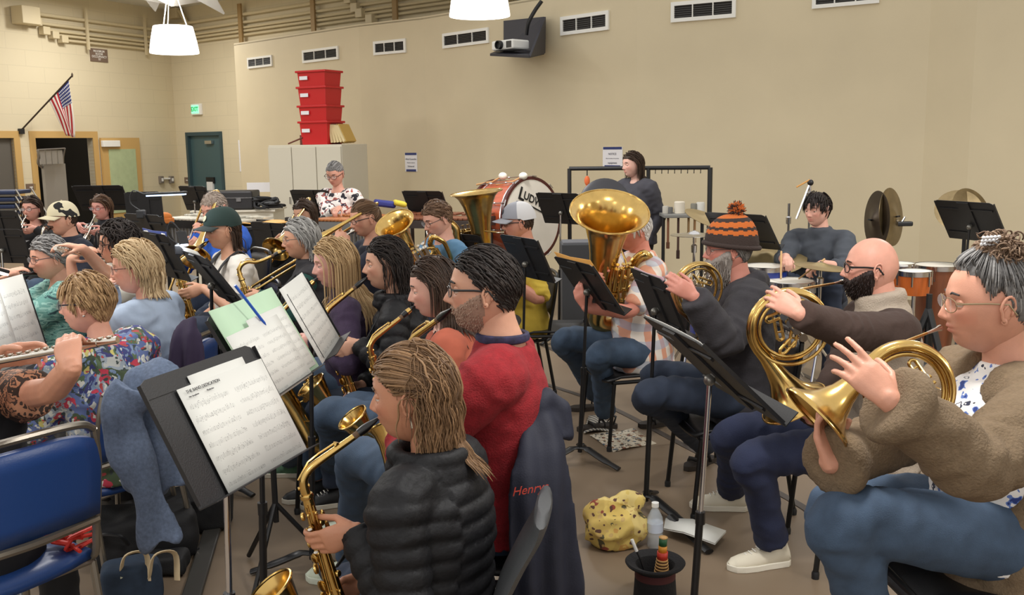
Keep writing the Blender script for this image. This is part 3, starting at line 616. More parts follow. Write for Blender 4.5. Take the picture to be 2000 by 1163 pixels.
def locks(rng, n, style, L, thick, F, grav=1., curl=0., cfreq=90., hl={}, Q=None, gather=False, colliders=(), w=.0055, part=.0, jit=.25, fringe=0., lr=(.75, 1.)):
    """strands combed over the skull; returns MB in head-local metres"""
    roots = []
    while len(roots) < n:
        d = rng.normal(size=3); d /= np.linalg.norm(d); p = head_surface(d); az = math.atan2(p[1], p[0])
        if p[2] > hairline(az, **hl)-.004: roots.append(d)
    d = np.array(roots); off = thick*(rng.random(n)**.6)*.9+.003; p = head_surface(d, 0)*1.0; off = off*(.35+.65*np.clip((p[:, 2]-.0)/.05, 0, 1))
    az = np.arctan2(p[:, 1], p[:, 0]); side = np.where(p[:, 1] > part, 1., -1.)
    g = F.T@V(0, 0, -1)
    if style == 'back': c = np.stack([-np.ones(n), .15*side, -.25*np.ones(n)], 1)
    elif style == 'down': c = np.stack([-1.0*np.ones(n)-.5*(p[:, 0] > .02), side*.75*(p[:, 0] > -.05), -.3*np.ones(n)], 1)
    elif style == 'sweep': c = np.stack([.25-(p[:, 0] < 0)*1.3, .8*np.ones(n)*part*10 if part else side*.5, -.4*np.ones(n)], 1)
    elif style == 'short': c = np.stack([.2-1.2*(p[:, 0] < .02), .35*side, -.9*np.ones(n)], 1)
    elif style == 'fringe': c = np.stack([.9*np.ones(n)-1.5*(p[:, 0] < -.02), .5*side, -.6*np.ones(n)], 1)
    else: c = None
    if Q is not None: c = np.asarray(Q)-p
    c = c+rng.normal(size=(n, 3))*jit*.5; c /= np.linalg.norm(c, axis=1, keepdims=True)
    lens = L*(lr[0]+(lr[1]-lr[0])*rng.random(n)); K = max(6, int(L/.014)); lens = np.linalg.norm(np.asarray(Q)-p, axis=1)*1.12 if gather else lens; phs = rng.random(n)*6.28; st = lens/K
    e = np.stack([HA+off, HB+off, HC+off], 1)
    def snap(p, only_in=False):
        zz = np.clip(-p[:, 2]/HC, 0, 1); ex = e.copy(); ex[:, 1] *= 1-.22*zz; ex[:, 0] = np.where(p[:, 0] < 0, ex[:, 0]*(1-.25*zz), ex[:, 0])
        rr = np.linalg.norm(p/ex, axis=1); return rr, p/np.maximum(rr, 1e-6)[:, None], nrm_rows(p/ex**2)
    nrm_rows = lambda a: a/np.maximum(np.linalg.norm(a, axis=1, keepdims=True), 1e-9)
    rr, p, nn = snap(p); path = [p-d*(off*.9)[:, None]]; cur = nrm_rows(c-nn*(c*nn).sum(1, keepdims=True)); stick = np.ones(n, bool); hang = L > .13
    for k in range(K):
        rr, _, nn = snap(p)
        if Q is not None:
            to = np.asarray(Q)-p; dq = np.linalg.norm(to, axis=1); near = dq < .028; stick &= ~near
            cur = np.where(stick[:, None], cur*.3+nrm_rows(to), cur*.5+g*.7+V(-.1, 0, 0)*(k < K*.6))
        else: cur = cur+g*(.10+.25*k/K)*grav
        if curl: cur = cur+curl*np.stack([np.sin(cfreq*.016*k+phs), np.cos(cfreq*.016*k*1.1+phs*1.7), .5*np.sin(phs+k)], 1)
        if Q is None and hang: stick &= ~((nn@g > -.05) & (p[:, 2] < .035))
        tang = cur-nn*(cur*nn).sum(1, keepdims=True); cur = np.where(stick[:, None], tang, cur+g*.6*grav); cur = nrm_rows(cur); p = p+cur*st[:, None]
        rr, sp_, _ = snap(p); fix = stick | ((rr < 1) & (p[:, 2] > -.115)); p = np.where(fix[:, None], sp_, p)
        for cc, cr in colliders:
            dv = p-cc; dd = np.linalg.norm(dv, axis=1); m_ = dd < cr+off*.8; p[m_] = cc+dv[m_]/dd[m_][:, None]*(cr+off[m_]*.8)[:, None]
        path.append(p.copy())
    P_ = np.stack(path, 1); mb = MB(); lk = []
    rad = np.interp(np.linspace(0, 1, K+1), [0, .2, .7, 1], [.6, 1, .95, .25])
    for i in range(n):
        out = nrm(P_[i, K//2]); ww = w*(.7+.6*rng.random()); mb.tube(P_[i], rad*ww, 5, True, flat=.45, up=out); lk += [rng.random()]*(5*(K+1))
    return mb, lk
def cap_hair(thick, hl, nu=48, nv=30, noise_=.002, rng=None):
    pts, ph = head_pts(nu, nv); mb = MB(); d = pts/np.linalg.norm(pts, axis=-1, keepdims=True)
    base = head_surface(d, .0); az = np.arctan2(base[..., 1], base[..., 0]); lim = hairline(az, **hl); m_ = pts[..., 2]-lim
    o_ = np.clip(m_/.02, -1, 1); r = thick*(.35+.65*np.clip(m_/.03, 0, 1)); p = np.where((m_ > 0)[..., None], pts+d*r[..., None], pts-d*.006)
    mb.add(p.reshape(-1, 3), [(i*nu+j, (i+1)*nu+j, (i+1)*nu+(j+1) % nu, i*nu+(j+1) % nu) for i in range(nv-1) for j in range(nu)])
    return mb, [.35]*(nu*nv)
def arm_ik(S, W, L1, L2, pole):
    d = W-S; D = np.linalg.norm(d); mx = (L1+L2)*.995
    if D > mx: k = D/mx; L1 *= k; L2 *= k; D = (L1+L2)*.995
    u = nrm(d); a = (L1*L1-L2*L2+D*D)/(2*D); h = math.sqrt(max(L1*L1-a*a, 0)); p = np.asarray(pole, float); p = nrm(p-u*(p@u)); return S+u*a+p*h
def hand_mb(wr, fd, pn, side, k=1., curl=(.5, .55, .6, .65), thumb=.5, spread=.0, n=8):
    """wr wrist, fd finger direction, pn palm-facing direction; side +1 left hand, -1 right"""
    fd = nrm(fd); z = -nrm(np.asarray(pn, float)-fd*(np.asarray(pn, float)@fd)); y = np.cross(z, fd)  # y = left of hand when palm down
    th = -y*side if side > 0 else y          # thumb direction
    th = -y if side > 0 else y
    mb = MB(); R3 = np.stack([fd, th, z], 1)
    def L(x, t, u): return wr+R3@(V(x, t, u)*k)
    # palm
    pts = [L(-.01, 0, 0), L(.02, .001, 0), L(.05, .003, 0), L(.078, .002, 0), L(.092, 0, -.001)]
    mb.tube(pts, np.array([.026, .031, .039, .041, .036])*k, 12, flat=[.72, .62, .42, .36, .30], up=z)
    fl_ = [.040, .045, .042, .033]; fx = [.088, .092, .089, .080]; ft = [.030, .0105, -.0095, -.028]
    for i in range(4):
        a = spread*(1.5-i)*.12; cdir = nrm(fd+th*a); p = L(fx[i], ft[i], -.002); ang = 0; pp = [L(fx[i]-.02, ft[i], -.002), p]; rr = [.0095, .0092]
        for q, (sl, ca) in enumerate(zip((1., .62, .52), (.55, 1., .7))):
            ang += curl[i]*ca; dd = cdir*math.cos(ang)-z*math.sin(ang); nxt = p+dd*fl_[i]*sl*k
            pp += [lerp(p, nxt, .5), nxt]; rr += [.0083-.0006*q, .0082-.0008*q]; p = nxt
        pp.append(p+dd*.004*k); rr.append(.004)
        mb.tube(pp, np.array(rr)*k, n, up=th)
    tb = L(.018, .022, -.006); d0 = nrm(fd*.62+th*(.75-.35*thumb)-z*(.25+.5*thumb)); a_ = tb+d0*.042*k; d1 = nrm(fd*.85+th*(.25-.3*thumb)-z*(.3+.5*thumb)); b_ = a_+d1*.032*k; d2 = nrm(d1-z*.25-th*.15*thumb); c_ = b_+d2*.026*k
    mb.tube([L(.005, .008, -.002), tb, lerp(tb, a_, .6), a_, lerp(a_, b_, .5), b_, c_, c_+d2*.004*k], np.array([.016, .0155, .0125, .0108, .0098, .0098, .0085, .004])*k, n, up=z)
    return mb
def ring_shape(mb, path, rad, **kw): mb.tube(path, rad, **kw)

def person(name_lab, head, yaw, pitch=0., roll=0., byaw=None, lean=6., k=1., fem=0, skin=(206, 158, 132), cat='person',
           torso=.50, hipdrop=None, standing=False, hands=None, knees=None, feet=None, splay=.25, belly=0., bust=0., broad=1., detail=1,
           top=None, bottom=None, hair=None, glasses=None, beard=None, extra_lean=0., neckf=.0, leg_back=.05, origin_z=None, lids=.75, nose=1., mouth_open=0., seatz=None, shoe=None, group=None, earz=0.):
    rng = np.random.default_rng(abs(hash(name_lab)) % 99991 if False else sum(map(ord, name_lab)))
    Hc = at(*head); y = math.radians(yaw); by = math.radians(yaw if byaw is None else byaw)
    Fh = rotz(y)@roty(math.radians(pitch))@rotx(math.radians(roll)); f = V(math.cos(by), math.sin(by), 0); l = V(-f[1], f[0], 0)
    th = math.radians(lean); ut = V(0, 0, math.cos(th))+f*math.sin(th)
    Nk = Hc-V(0, 0, .168*k)-Fh[:, 0]*(.035+neckf)*k-f*.012*k          # neck base (C7-ish, centred)
    Pl = Nk-ut*torso*k
    if hipdrop: Pl = Pl+V(0, 0, hipdrop)
    base = V(Pl[0], Pl[1], 0)
    info = dict(Hc=Hc, Fh=Fh, f=f, l=l, ut=ut, Nk=Nk, Pl=Pl, k=k, base=base)
    info['mouth'] = Hc+Fh@(V(.104, 0, -.053)*k)
    fe = fem
    # ---- arms
    sw = (.178-.018*fe)*k*broad; S = {s_: Nk-ut*.055*k+l*s_*sw+f*.01 for s_ in (1, -1)}; W = {}; E = {}; HM = {}; L1, L2 = .285*k, .255*k
    hands = hands(info) if callable(hands) else (hands or {})
    for s_ in (1, -1):
        h = hands.get(s_)
        if h is None:
            if standing: h = dict(w=S[s_]+V(0, 0, -.52*k)+f*.04+l*s_*.04, fd=V(0, 0, -1)+f*.1, pn=-l*s_, pole=-f)
            else: h = dict(w=Pl+f*.30*k+l*s_*.12*k+V(0, 0, .12), fd=f+V(0, 0, -.2), pn=V(0, 0, -1), pole=l*s_-V(0, 0, .6)-f*.5)
        if 'g' in h: fdn = nrm(h['fd']); h['w'] = np.asarray(h['g'])-fdn*.085*k-nrm(h['pn'])*.028*k
        W[s_] = np.asarray(h['w'], float); E[s_] = arm_ik(S[s_], W[s_], L1, L2, h.get('pole', l*s_*.6-V(0, 0, 1))); HM[s_] = h
    info['E'] = E; info['W'] = W; info['S'] = S
    # ---- legs
    kn, an, hp = {}, {}, {}
    for s_ in (1, -1):
        hp[s_] = Pl+l*s_*.088*k-V(0, 0, .0)
        if standing: kn[s_] = V(*(hp[s_]*.5+V(hp[s_][0], hp[s_][1], .09)*.5))+f*.02; an[s_] = V(hp[s_][0], hp[s_][1], .09)-f*.02; continue
        if knees and s_ in knees: kn[s_] = np.asarray(knees[s_], float)
        else: d = nrm(f+l*s_*splay); kn[s_] = hp[s_]+d*.43*k; kn[s_][2] = max(.47, min(.56, Pl[2]-.02))
        if feet and s_ in feet: an[s_] = np.asarray(feet[s_], float)
        else: an[s_] = V(kn[s_][0], kn[s_][1], .09)-f*leg_back
    info['kn'] = kn; info['an'] = an
    # ---- body (skin) mesh
    bd = MB(); C1 = Nk+V(0, 0, .04*k); J = Hc+Fh@(V(-.018, 0, -.035)*k); nr = (.056-.010*fe)*k
    arm_v = 5 if detail > 1 else 8
    tors = MB(); T = lambda t: lerp(Pl, Nk, t)
    tors.tube([T(-.08), T(0), T(.3), T(.6), T(.85), T(.96), Nk+V(0, 0, .01)], np.array([.14, .155, .135, .15, .145, .10, .062])*k*broad, 16, flat=[.75, .75, .72, .72, .62, .72, .95], up=f)
    tors.tube([Nk-V(0, 0, .05), Nk+V(0, 0, .01), lerp(Nk, J, .5), J, J+Fh@V(0, 0, .03)], np.array([nr*1.25, nr*1.15, nr*.97, nr*.98, nr*.8]), 16, flat=1.08, up=f)
    for s_ in (1, -1):
        tors.tube([hp[s_], lerp(hp[s_], kn[s_], .5), kn[s_], lerp(kn[s_], an[s_], .35), an[s_]], np.array([.075, .07, .055, .05, .036])*k, 12)
        foot_d = nrm(f+l*s_*.25) if not (feet and ('d%d' % s_) in feet) else feet['d%d' % s_]
        info['fd%d' % s_] = foot_d
        tors.tube([an[s_]+V(0, 0, .01)-foot_d*.03, an[s_]-V(0, 0, .045)-foot_d*.03, an[s_]-V(0, 0, .055)+foot_d*.06, an[s_]-V(0, 0, .068)+foot_d*.15], np.array([.036, .034, .034, .022])*k, 10, flat=.8, up=V(0, 0, 1))
    v, fc, _ = bake(tors, .014, 3); bd.add(v, fc)
    for s_ in (1, -1):
        am = MB(); h = HM[s_]; rA = (1.0-.14*fe)*k; fdn = nrm(h['fd']); e = E[s_]; w_ = W[s_]
        path = bez([S[s_], lerp(S[s_], e, .5), e, lerp(e, w_, .5), w_-nrm(w_-e)*.01, w_+fdn*.02*k], 4); m_ = len(path)
        rad = np.interp(np.linspace(0, 1, m_), [0, .2, .4, .5, .6, .8, .93, 1], [.056, .047, .042, .043, .041, .030, .0255, .024])*rA
        am.tube(path, rad, 12, flat=.92, up=f)
        hm = hand_mb(w_, h['fd'], h['pn'], s_, k*(.97-.07*fe), h.get('curl', (.55, .6, .65, .7)), h.get('thumb', .5), h.get('spread', 0))
        am.v += hm.v; am.f += [tuple(i+am.n for i in q) for q in hm.f]; am.m += hm.m; am.n += hm.n
        if detail >= 1: v, fc, _ = bake(am, .0042 if detail > 1 else .006, 2, .45); bd.add(v, fc)
        else: bd.add(am.verts(), am.f)
    nb = bd.n
    nu, nv = ((112, 108) if detail > 1 else (84, 76) if detail == 1 else (60, 52))
    hp_, ph = head_pts(nu, nv, fem, nose=nose); hv = (hp_.reshape(-1, 3)*k)@Fh.T+Hc
    bd.add(hv, [(i*nu+j, (i+1)*nu+j, (i+1)*nu+(j+1) % nu, i*nu+(j+1) % nu) for i in range(nv-1) for j in range(nu)])
    nh = bd.n
    eb = MB()
    for s_ in (1, -1):    # ears
        o_ = V(-.010, s_*.0735, -.004+earz); tl = roty(-.18)@rotz(s_*.28)
        eb.ball((0, 0, 0), (.016, .0055, .029), 12, 8, fr=tl, mi=0); eb.v[-1] += o_+V(0, s_*.001, 0)
        rim = np.array([(.016*math.cos(a)*(1.08 if math.sin(a) > 0 else .8), 0, .030*math.sin(a)) for a in np.linspace(-1.3, 3.6, 16)])
        eb.tube(rim@tl.T+o_+V(0, s_*.0065, 0), .0036, 7)
        eb.ball(o_+tl@V(.004, s_*.004, -.028), (.0075, .0042, .009), 8, 6); eb.tube(np.array([(.012, s_*.004, -.012), (.011, s_*.006, .0), (.004, s_*.006, .01)])@tl.T+o_, .0028, 6)
        # upper lid domes
        eb.ball(V(.0755, s_*.031, .0105+.0045*(1-lids)), (.0122, .0150, .0100), 14, 9)
        eb.ball(V(.0750, s_*.031, -.0005), (.0112, .0145, .0060), 12, 7)
    ev = eb.verts()*k@Fh.T+Hc; bd.add(ev, eb.f)
    body = bd.build('person', skin_mat(skin), origin=base, auto=False)
    tag(body, name_lab, cat, group)
    ca = body.data.color_attributes.new('tint', 'FLOAT_COLOR', 'POINT'); tint = np.ones((bd.n, 4)); hl_ = hp_.reshape(-1, 3)
    gg = lambda y0, z0, sy, sz: np.exp(-((np.abs(hl_[:, 1])-y0)/sy)**2-((hl_[:, 2]-z0)/sz)**2)*(hl_[:, 0] > .05)
    lip = np.clip(gg(0, -.0475, .020, .0045)+gg(0, -.0585, .017, .0055), 0, 1); chk = gg(.045, -.022, .02, .02)+.7*gg(0, -.026, .014, .012)
    sok = gg(.031, .006, .016, .012)
    for c_, (a_, b_) in enumerate(((.14, .02), (.45, .16), (.42, .16))): tint[nb:nh, c_] *= (1-a_*lip)*(1-b_*chk)*(1-.12*sok)
    ca.data.foreach_set('color', tint.ravel())
    K3 = lambda p: Hc+Fh@(np.asarray(p, float)*k)
    def hl_build(mb, name, mt, parent=body, **kw):
        mb.v = [(x*k)@Fh.T+Hc for x in mb.v]; return mb.build(name, mt, parent, origin=base, **kw)
    hc = (hair or {}).get('c', ((60, 45, 35), (95, 75, 58)))
    # eyes and brows
    for s_ in (1, -1):
        e_ = MB(); e_.ball((.0755, s_*.031, .0058), (.0112, .0132, .0096), 14, 9); e_.ball((.0832, s_*.0315, .0045), (.0046, .0056, .0056), 10, 7, mi=1)
        hl_build(e_, 'eye', [mat('eye_white', (196, 182, 172), .35), mat('eye_dark', (38, 28, 22), .2)])
    br = MB()
    for s_ in (1, -1): br.tube([(.0955-.002*fe, s_*.012, .0275), (.096-.003*fe, s_*.026, .0335), (.0835, s_*.045, .0300)], [.0026, .0036-.001*fe, .0018], 6, flat=1.1)
    bc = hc[0]; hl_build(br, 'eyebrows', hair_mat(bc, bc))
    if glasses:
        gl = MB(); gc = glasses.get('c', (25, 22, 22)); gz = .006; gx = .105; rw, rh = glasses.get('s', (.025, .019)); gr = glasses.get('r', .0016)
        for s_ in (1, -1):
            pts = [(gx-.10*abs(math.cos(a)*rw+.0)*.25-.012*(max(0, s_*(s_*.032+math.cos(a)*rw))/.057)**2, s_*.032+math.cos(a)*rw, gz+math.copysign(abs(math.sin(a))**.8, math.sin(a))*rh) for a in np.arange(20)*2*PI/20]
            gl.tube(pts, gr, 6, closed=True)
            gl.tube([(gx-.014, s_*.057, gz+.008), (.085, s_*.0735, gz+.008), (.03, s_*.081, gz+.007), (-.012, s_*.081, gz+.002), (-.03, s_*.078, -.018)], [gr, gr*1.2, gr, gr, gr], 6, flat=1.8)
        gl.tube([(gx-.001, -.008, gz+.006), (gx+.002, 0, gz+.009), (gx-.001, .008, gz+.006)], gr, 6)
        go = hl_build(gl, 'glasses', mat('frame_%d_%d' % (gc[0], gc[2]), gc, .3, glasses.get('m', 0.)))
        ML = mat('lens_glass', (225, 230, 235), .05, alpha=.16, spec=.8)
        for s_ in (1, -1):
            ln_ = MB(); ln_.ball((gx-.006, s_*.032, gz), (.0012, rw*.97, rh*.97), 16, 8, fr=rotz(-s_*.18)); ln_.v[-1] = (ln_.v[-1]-V(gx-.006, s_*.032, gz))+V(gx-.006, s_*.032, gz); hl_build(ln_, 'lens', ML, go)
    if hair:
        mt = hair_mat(*hc, hair.get('rough', .5)); kw = {k_: v_ for k_, v_ in hair.items() if k_ in ('grav', 'curl', 'cfreq', 'Q', 'gather', 'w', 'part', 'jit', 'lr')}
        hl = hair.get('hl', {}); thick = hair.get('thick', .016)
        col = [(Fh.T@(S[s_]-V(0, 0, .03)*1-Hc)/k, .085) for s_ in (1, -1)]+[(Fh.T@(Nk-V(0, 0, .03)-Hc)/k, .10), (Fh.T@(lerp(Nk, Pl, .3)-Hc)/k, .17), (Fh.T@(lerp(Nk, J, .45)-Hc)/k, .062)] if hair.get('L', .1) > .12 else ()
        mbh, lk = cap_hair(thick*.4, hl)
        m2, l2 = locks(rng, hair.get('n', (520, 380, 240)[2-detail]), hair.get('style', 'short'), hair.get('L', .06), thick, Fh, hl=hl, colliders=col, **kw)
        mbh.add(m2.verts(), m2.f); lk = lk+l2
        for ex in hair.get('more', []):
            m2, l2 = ex(rng, Fh); mbh.add(m2.verts(), m2.f); lk += l2 if l2 else [.5]*m2.n
        ho = hl_build(mbh, 'hair', mt, auto=False); a_ = ho.data.attributes.new('lk', 'FLOAT', 'POINT'); a_.data.foreach_set('value', np.array(lk, float)[:len(ho.data.vertices)])
    if beard:
        bc = beard['c']; pts, ph = head_pts(64, 70, fem); thk = beard.get('t', .006); Zt = beard.get('top', -.035)
        yy = np.abs(pts[..., 1]); zz = pts[..., 2]; xx = pts[..., 0]
        m_ = np.clip(np.minimum((np.interp(yy, [0, .012, .03, .06, .08], [Zt-.030 if not beard.get('chin', 1) else Zt-.0, Zt, Zt-.008, -.02, .01])-zz)/.008, (xx+.005)/.015), 0, 1)
        m_ = m_*(1-np.exp(-(yy/.021)**2-((zz+.053)/.0075)**2)); m_ = m_*np.clip((xx*1.0+.0)/.01, 0, 1)
        if beard.get('only') == 'moustache': m_ = np.exp(-((zz+.0405)/.006)**4)*(yy < .026)*(xx > .06)*1.
        d = pts/np.linalg.norm(pts, axis=-1, keepdims=True); rn = rng.random(m_.shape)*.35+.75
        p = pts+d*((m_*thk*rn)-(m_ < .08)*.004)[..., None]
        if beard.get('long'): p[..., 2] -= m_*beard['long']*np.clip(-(zz+.05)/.06, 0, 1); 
        mbb = MB(); mbb.add(p.reshape(-1, 3), [(i*64+j, (i+1)*64+j, (i+1)*64+(j+1) % 64, i*64+(j+1) % 64) for i in range(69) for j in range(64)])
        # tufts
        lk = [.4]*mbb.n; sel = np.argwhere(m_ > .5); rng.shuffle(sel)
        for i, j in sel[:beard.get('n', 260)]:
            q = p[i, j]; d_ = nrm(d[i, j]*.7+V(.15, 0, -1)+rng.normal(size=3)*.25); Lb = beard.get('L', .012)*(.6+.6*rng.random()); mbb.tube([q-d_*.003, q+d_*Lb*.5, q+d_*Lb], [.0022, .002, .0004], 4); lk += [rng.random()]*12
        bo = hl_build(mbb, 'beard' if not beard.get('only') else 'moustache', hair_mat(*bc), auto=False); a_ = bo.data.attributes.new('lk', 'FLOAT', 'POINT'); a_.data.foreach_set('value', np.array(lk, float)[:len(bo.data.vertices)])
    # ---- clothes
    segT = [(Pl, Nk, 0.)]; segA = []
    for s_ in (1, -1): segA += [(S[s_], E[s_], 0.), (E[s_], W[s_], np.linalg.norm(E[s_]-S[s_]))]
    def garment(g, name):
        gb = MB(); o_ = g.get('off', .012)*1.; wk = g.get('wide', 1.)*broad*(1-.06*fe); dk = g.get('deep', 1.); sh = g.get('shift', 0.); low = g.get('hem', -.16)
        ts = [low, 0., .22, .45, .62, .80, .92, .985]; ws = np.array([.184+.012*fe, .182+.014*fe, .150-.004*fe, .160, .170, .176, .130, .070])*k*wk+o_
        ds = np.array([.150, .146, .118, .122, .128, .112, .088, .074])*k*dk+o_
        ds = ds+np.array([.2, .6, 1., .7, .2, 0, 0, 0])*belly+np.array([0, 0, 0, .25, .6, .2, 0, 0])*bust
        cs = [T(t)+f*(sh+np.interp(t, [-.2, .2, .5, .9, 1], [.0, .01+belly*.6, .01+belly*.3+bust*.4, -.005, 0])) for t in ts]
        if 'flare' in g: ws[0] += g['flare']; ds[0] += g['flare']
        gb.tube(cs, ws, 22, flat=ds/ws, up=f)
        if g.get('collar'): ch, cr = g['collar'][:2]; gb.tube([Nk-V(0, 0, .03), Nk+V(0, 0, .01)+f*.005, lerp(Nk, J, ch)], [nr*1.5*cr, nr*1.32*cr, nr*1.22*cr], 16, flat=1.08, up=f)
        sl = g.get('sleeve', 1.); sr = g.get('sr', 1.)
        for s_ in (1, -1):
            e, w_ = E[s_], W[s_]; full = bez([T(.86)+l*s_*.06*k, S[s_], lerp(S[s_], e, .5), e, lerp(e, w_, .5), w_], 5); n_ = len(full)
            rad = np.interp(np.linspace(0, 1, n_), [0, .2, .4, .6, .8, 1], [.075, .066, .055, .050, .042, .036])*k*(1-.1*fe)*sr+o_*.7
            if g.get('cuff'): rad[-2:] += g['cuff']
            m_ = max(5, int(round(n_*(.2+.8*sl)))) if sl < 1 else n_
            gb.tube(full[:m_], rad[:m_], 14)
        if g.get('hood'): gb.tube([Nk+l*.09+f*.03+V(0, 0, .0), Nk+l*.07-f*.07+V(0, 0, .03), Nk-f*.10+V(0, 0, .02), Nk-l*.07-f*.07+V(0, 0, .03), Nk-l*.09+f*.03], [.03, .045, .05, .045, .03], 12)
        for ex in g.get('add', []): ex(gb, info)
        v, fc, nn = bake(gb, g.get('voxel', .011 if detail else .016), g.get('smooth', 5))
        wr = g.get('wrinkle', .006)
        idx, s_, dist = seg_param(v, segT+segA)
        if wr:
            q = v.copy(); n1 = vnoise(q*V(1, 1, 1.6), 9, 3.1); n2 = vnoise(q, 22, 7.7)
            arm = idx > 0; L1n = np.linalg.norm(E[1]-S[1]); jt = np.exp(-((s_-L1n)/.09)**2)*arm+np.exp(-((s_-.0)/.1)**2)*arm*.6
            fold = np.sin(s_*95+n1*5)*jt*.75
            v = v+nn*((1-np.abs(n1)*2.2)*wr*.8+n2*wr*.45+fold*wr*.8)[:, None]
        if g.get('puff'):
            lam, A = g['puff']; s2 = s_+.05*(idx == 0)*0; ph_ = np.abs(np.sin(PI*(s2/lam)+.6*vnoise(v, 3, 1.)*1.0)); v = v+nn*((ph_**.55-.6)*A)[:, None]
        if g.get('hemrib'):
            r_ = v-Pl; ang = np.arctan2(r_@l, r_@f); hh = r_@ut; mk = (idx == 0)*np.clip((g['hemrib']-hh)/.012, 0, 1); v = v+nn*(mk*(.0035*np.sin(ang*52)-.008))[:, None]
        mb_ = MB().add(v, fc); o = mb_.build(name, g['m'], body, origin=base, auto=False); return o
    if top:
        for g, nm in top: info[nm] = garment(g, nm)
    if bottom:
        g = bottom; lb = MB(); o_ = g.get('off', .012)
        lb.tube([T(.22), T(.08), T(0), T(-.1) if standing else T(-.04)+V(0, 0, -.06)], np.array([.125, .140, .160, .14])*k*broad+o_*.6, 18, flat=[.72, .74, .8, .85], up=f)
        for s_ in (1, -1):
            if standing: pp = [hp[s_], lerp(hp[s_], kn[s_], .5), kn[s_], lerp(kn[s_], an[s_], .5), an[s_]]; rr = [.095, .085, .065, .06, .06]
            else:
                pp = [hp[s_]-f*.03, lerp(hp[s_], kn[s_], .45), lerp(hp[s_], kn[s_], .88), kn[s_]+nrm(kn[s_]-hp[s_])*.02-V(0, 0, .03), lerp(kn[s_], an[s_], .3), lerp(kn[s_], an[s_], .65), an[s_]+V(0, 0, .015)]; cf_ = g.get('cuff', .058); rr = [.092, .084, .068, .064, .060, .056, cf_]
            lb.tube(bez(pp, 4), np.interp(np.linspace(0, 1, (len(pp)-1)*4+1), np.linspace(0, 1, len(pp)), rr)*k*g.get('fat', 1.)+o_*.5, 16, flat=.95, up=V(0, 0, 1) if not standing else f)
        v, fc, nn = bake(lb, .012 if detail else .018, 5)
        n1 = vnoise(v, 10, 5.); n2 = vnoise(v, 24, 2.)
        sg = []
        for s_ in (1, -1): sg += [(hp[s_], kn[s_], 0.), (kn[s_], an[s_], .43)]
        idx, s2, _ = seg_param(v, sg); jt = np.exp(-((s2-.43)/.09)**2)+.7*np.exp(-((s2-.03)/.08)**2)+.6*np.exp(-((s2-.82)/.06)**2)
        v = v+nn*((1-np.abs(n1)*2.2)*.005+n2*.002+np.sin(s2*85+n1*5)*jt*.004)[:, None]
        info['trousers'] = MB().add(v, fc).build(g.get('name', 'trousers'), g['m'], body, origin=base, auto=False)
    if shoe:
        for s_ in (1, -1):
            fd = info['fd%d' % s_]; a = an[s_]; fr = frame(fd, (0, 0, 1)); o_ = V(a[0], a[1], 0); st = shoe.get('t', 'sneaker'); ks = k*(1-.06*fe)
            up_ = MB(); so = MB(); L_ = lambda x, y_, z: (x, y_, z)
            if st == 'sandal':
                so.prism([(-.07, -.028), (-.06, -.038), (.0, -.036), (.08, -.046), (.14, -.04), (.18, -.015), (.18, .015), (.14, .038), (.08, .042), (0, .034), (-.06, .036), (-.07, .026)], .028)
                for xx in (.02, .09): up_.tube([(xx, -.045, .02), (xx, -.038, .050-xx*.1), (xx+.005, 0, .070-xx*.3), (xx, .036, .050-xx*.1), (xx, .043, .02)], .012, 6, flat=.35)
                up_.tube([(-.035, -.04, .03), (-.06, -.02, .07), (-.06, .02, .07), (-.035, .04, .03)], .009, 6, flat=.4)
            else:
                xs_ = [-.075, -.06, -.02, .03, .08, .13, .165, .185]; wy = [.018, .032, .035, .038, .045, .045, .036, .014]
                prof = [(.0, .05), (.0, .095), (.0, .105), (.0, .085), (.0, .066), (.0, .055), (.0, .045), (.0, .03)]
                hs = [.06, .098, .108, .090, .070, .058, .048, .030]
                sec = []
                for xx, wv, hh in zip(xs_, wy, hs):
                    a_ = np.linspace(0, 2*PI, 14, endpoint=False); yv = wv*np.sign(np.cos(a_))*np.abs(np.cos(a_))**.7; zv = .018+np.where(np.sin(a_) > 0, np.abs(np.sin(a_))**.9*(hh-.018), 0)
                    sec.append(np.stack([np.full(14, xx), yv*np.where(np.sin(a_) > .3, 1-.35*(np.sin(a_)-.3), 1), zv], 1))
                S_ = np.array(sec); nn_ = len(sec)
                up_.add(S_.reshape(-1, 3), [(i*14+j, i*14+(j+1) % 14, (i+1)*14+(j+1) % 14, (i+1)*14+j) for i in range(nn_-1) for j in range(14)]+[tuple(range(14)), tuple((nn_-1)*14+j for j in range(14))[::-1]])
                out = [(x_, -w_*1.06-.001) for x_, w_ in zip(xs_, wy)]+[(.192, 0)]+[(x_, w_*1.06+.001) for x_, w_ in list(zip(xs_, wy))[::-1]]
                so.prism(out, .026)
            for mb_ in (up_, so): mb_.xf(fr, o_, ks)
            so_ = so.build('shoe', shoe.get('sole', mat('sole_white', (222, 216, 200), .6)), body, origin=base, bevel=.003)
            u_ = up_.build('upper', shoe['m'], so_, origin=None, auto=False); 
            u_.data.transform(Matrix.Translation(Vector(-base)))
            if st == 'sneaker' and detail:
                lc = MB()
                for q in range(5): lc.tube([(.045+q*.016, -.016, .088-q*.008), (.052+q*.016, .0, .095-q*.008), (.045+q*.016, .016, .088-q*.008)], .0028, 5)
                lc.xf(fr, o_, ks); lc.build('laces', shoe.get('lace', mat('lace_white', (225, 222, 214), .8)), so_).data.transform(Matrix.Translation(Vector(-base)))
    info['body'] = body
    return info

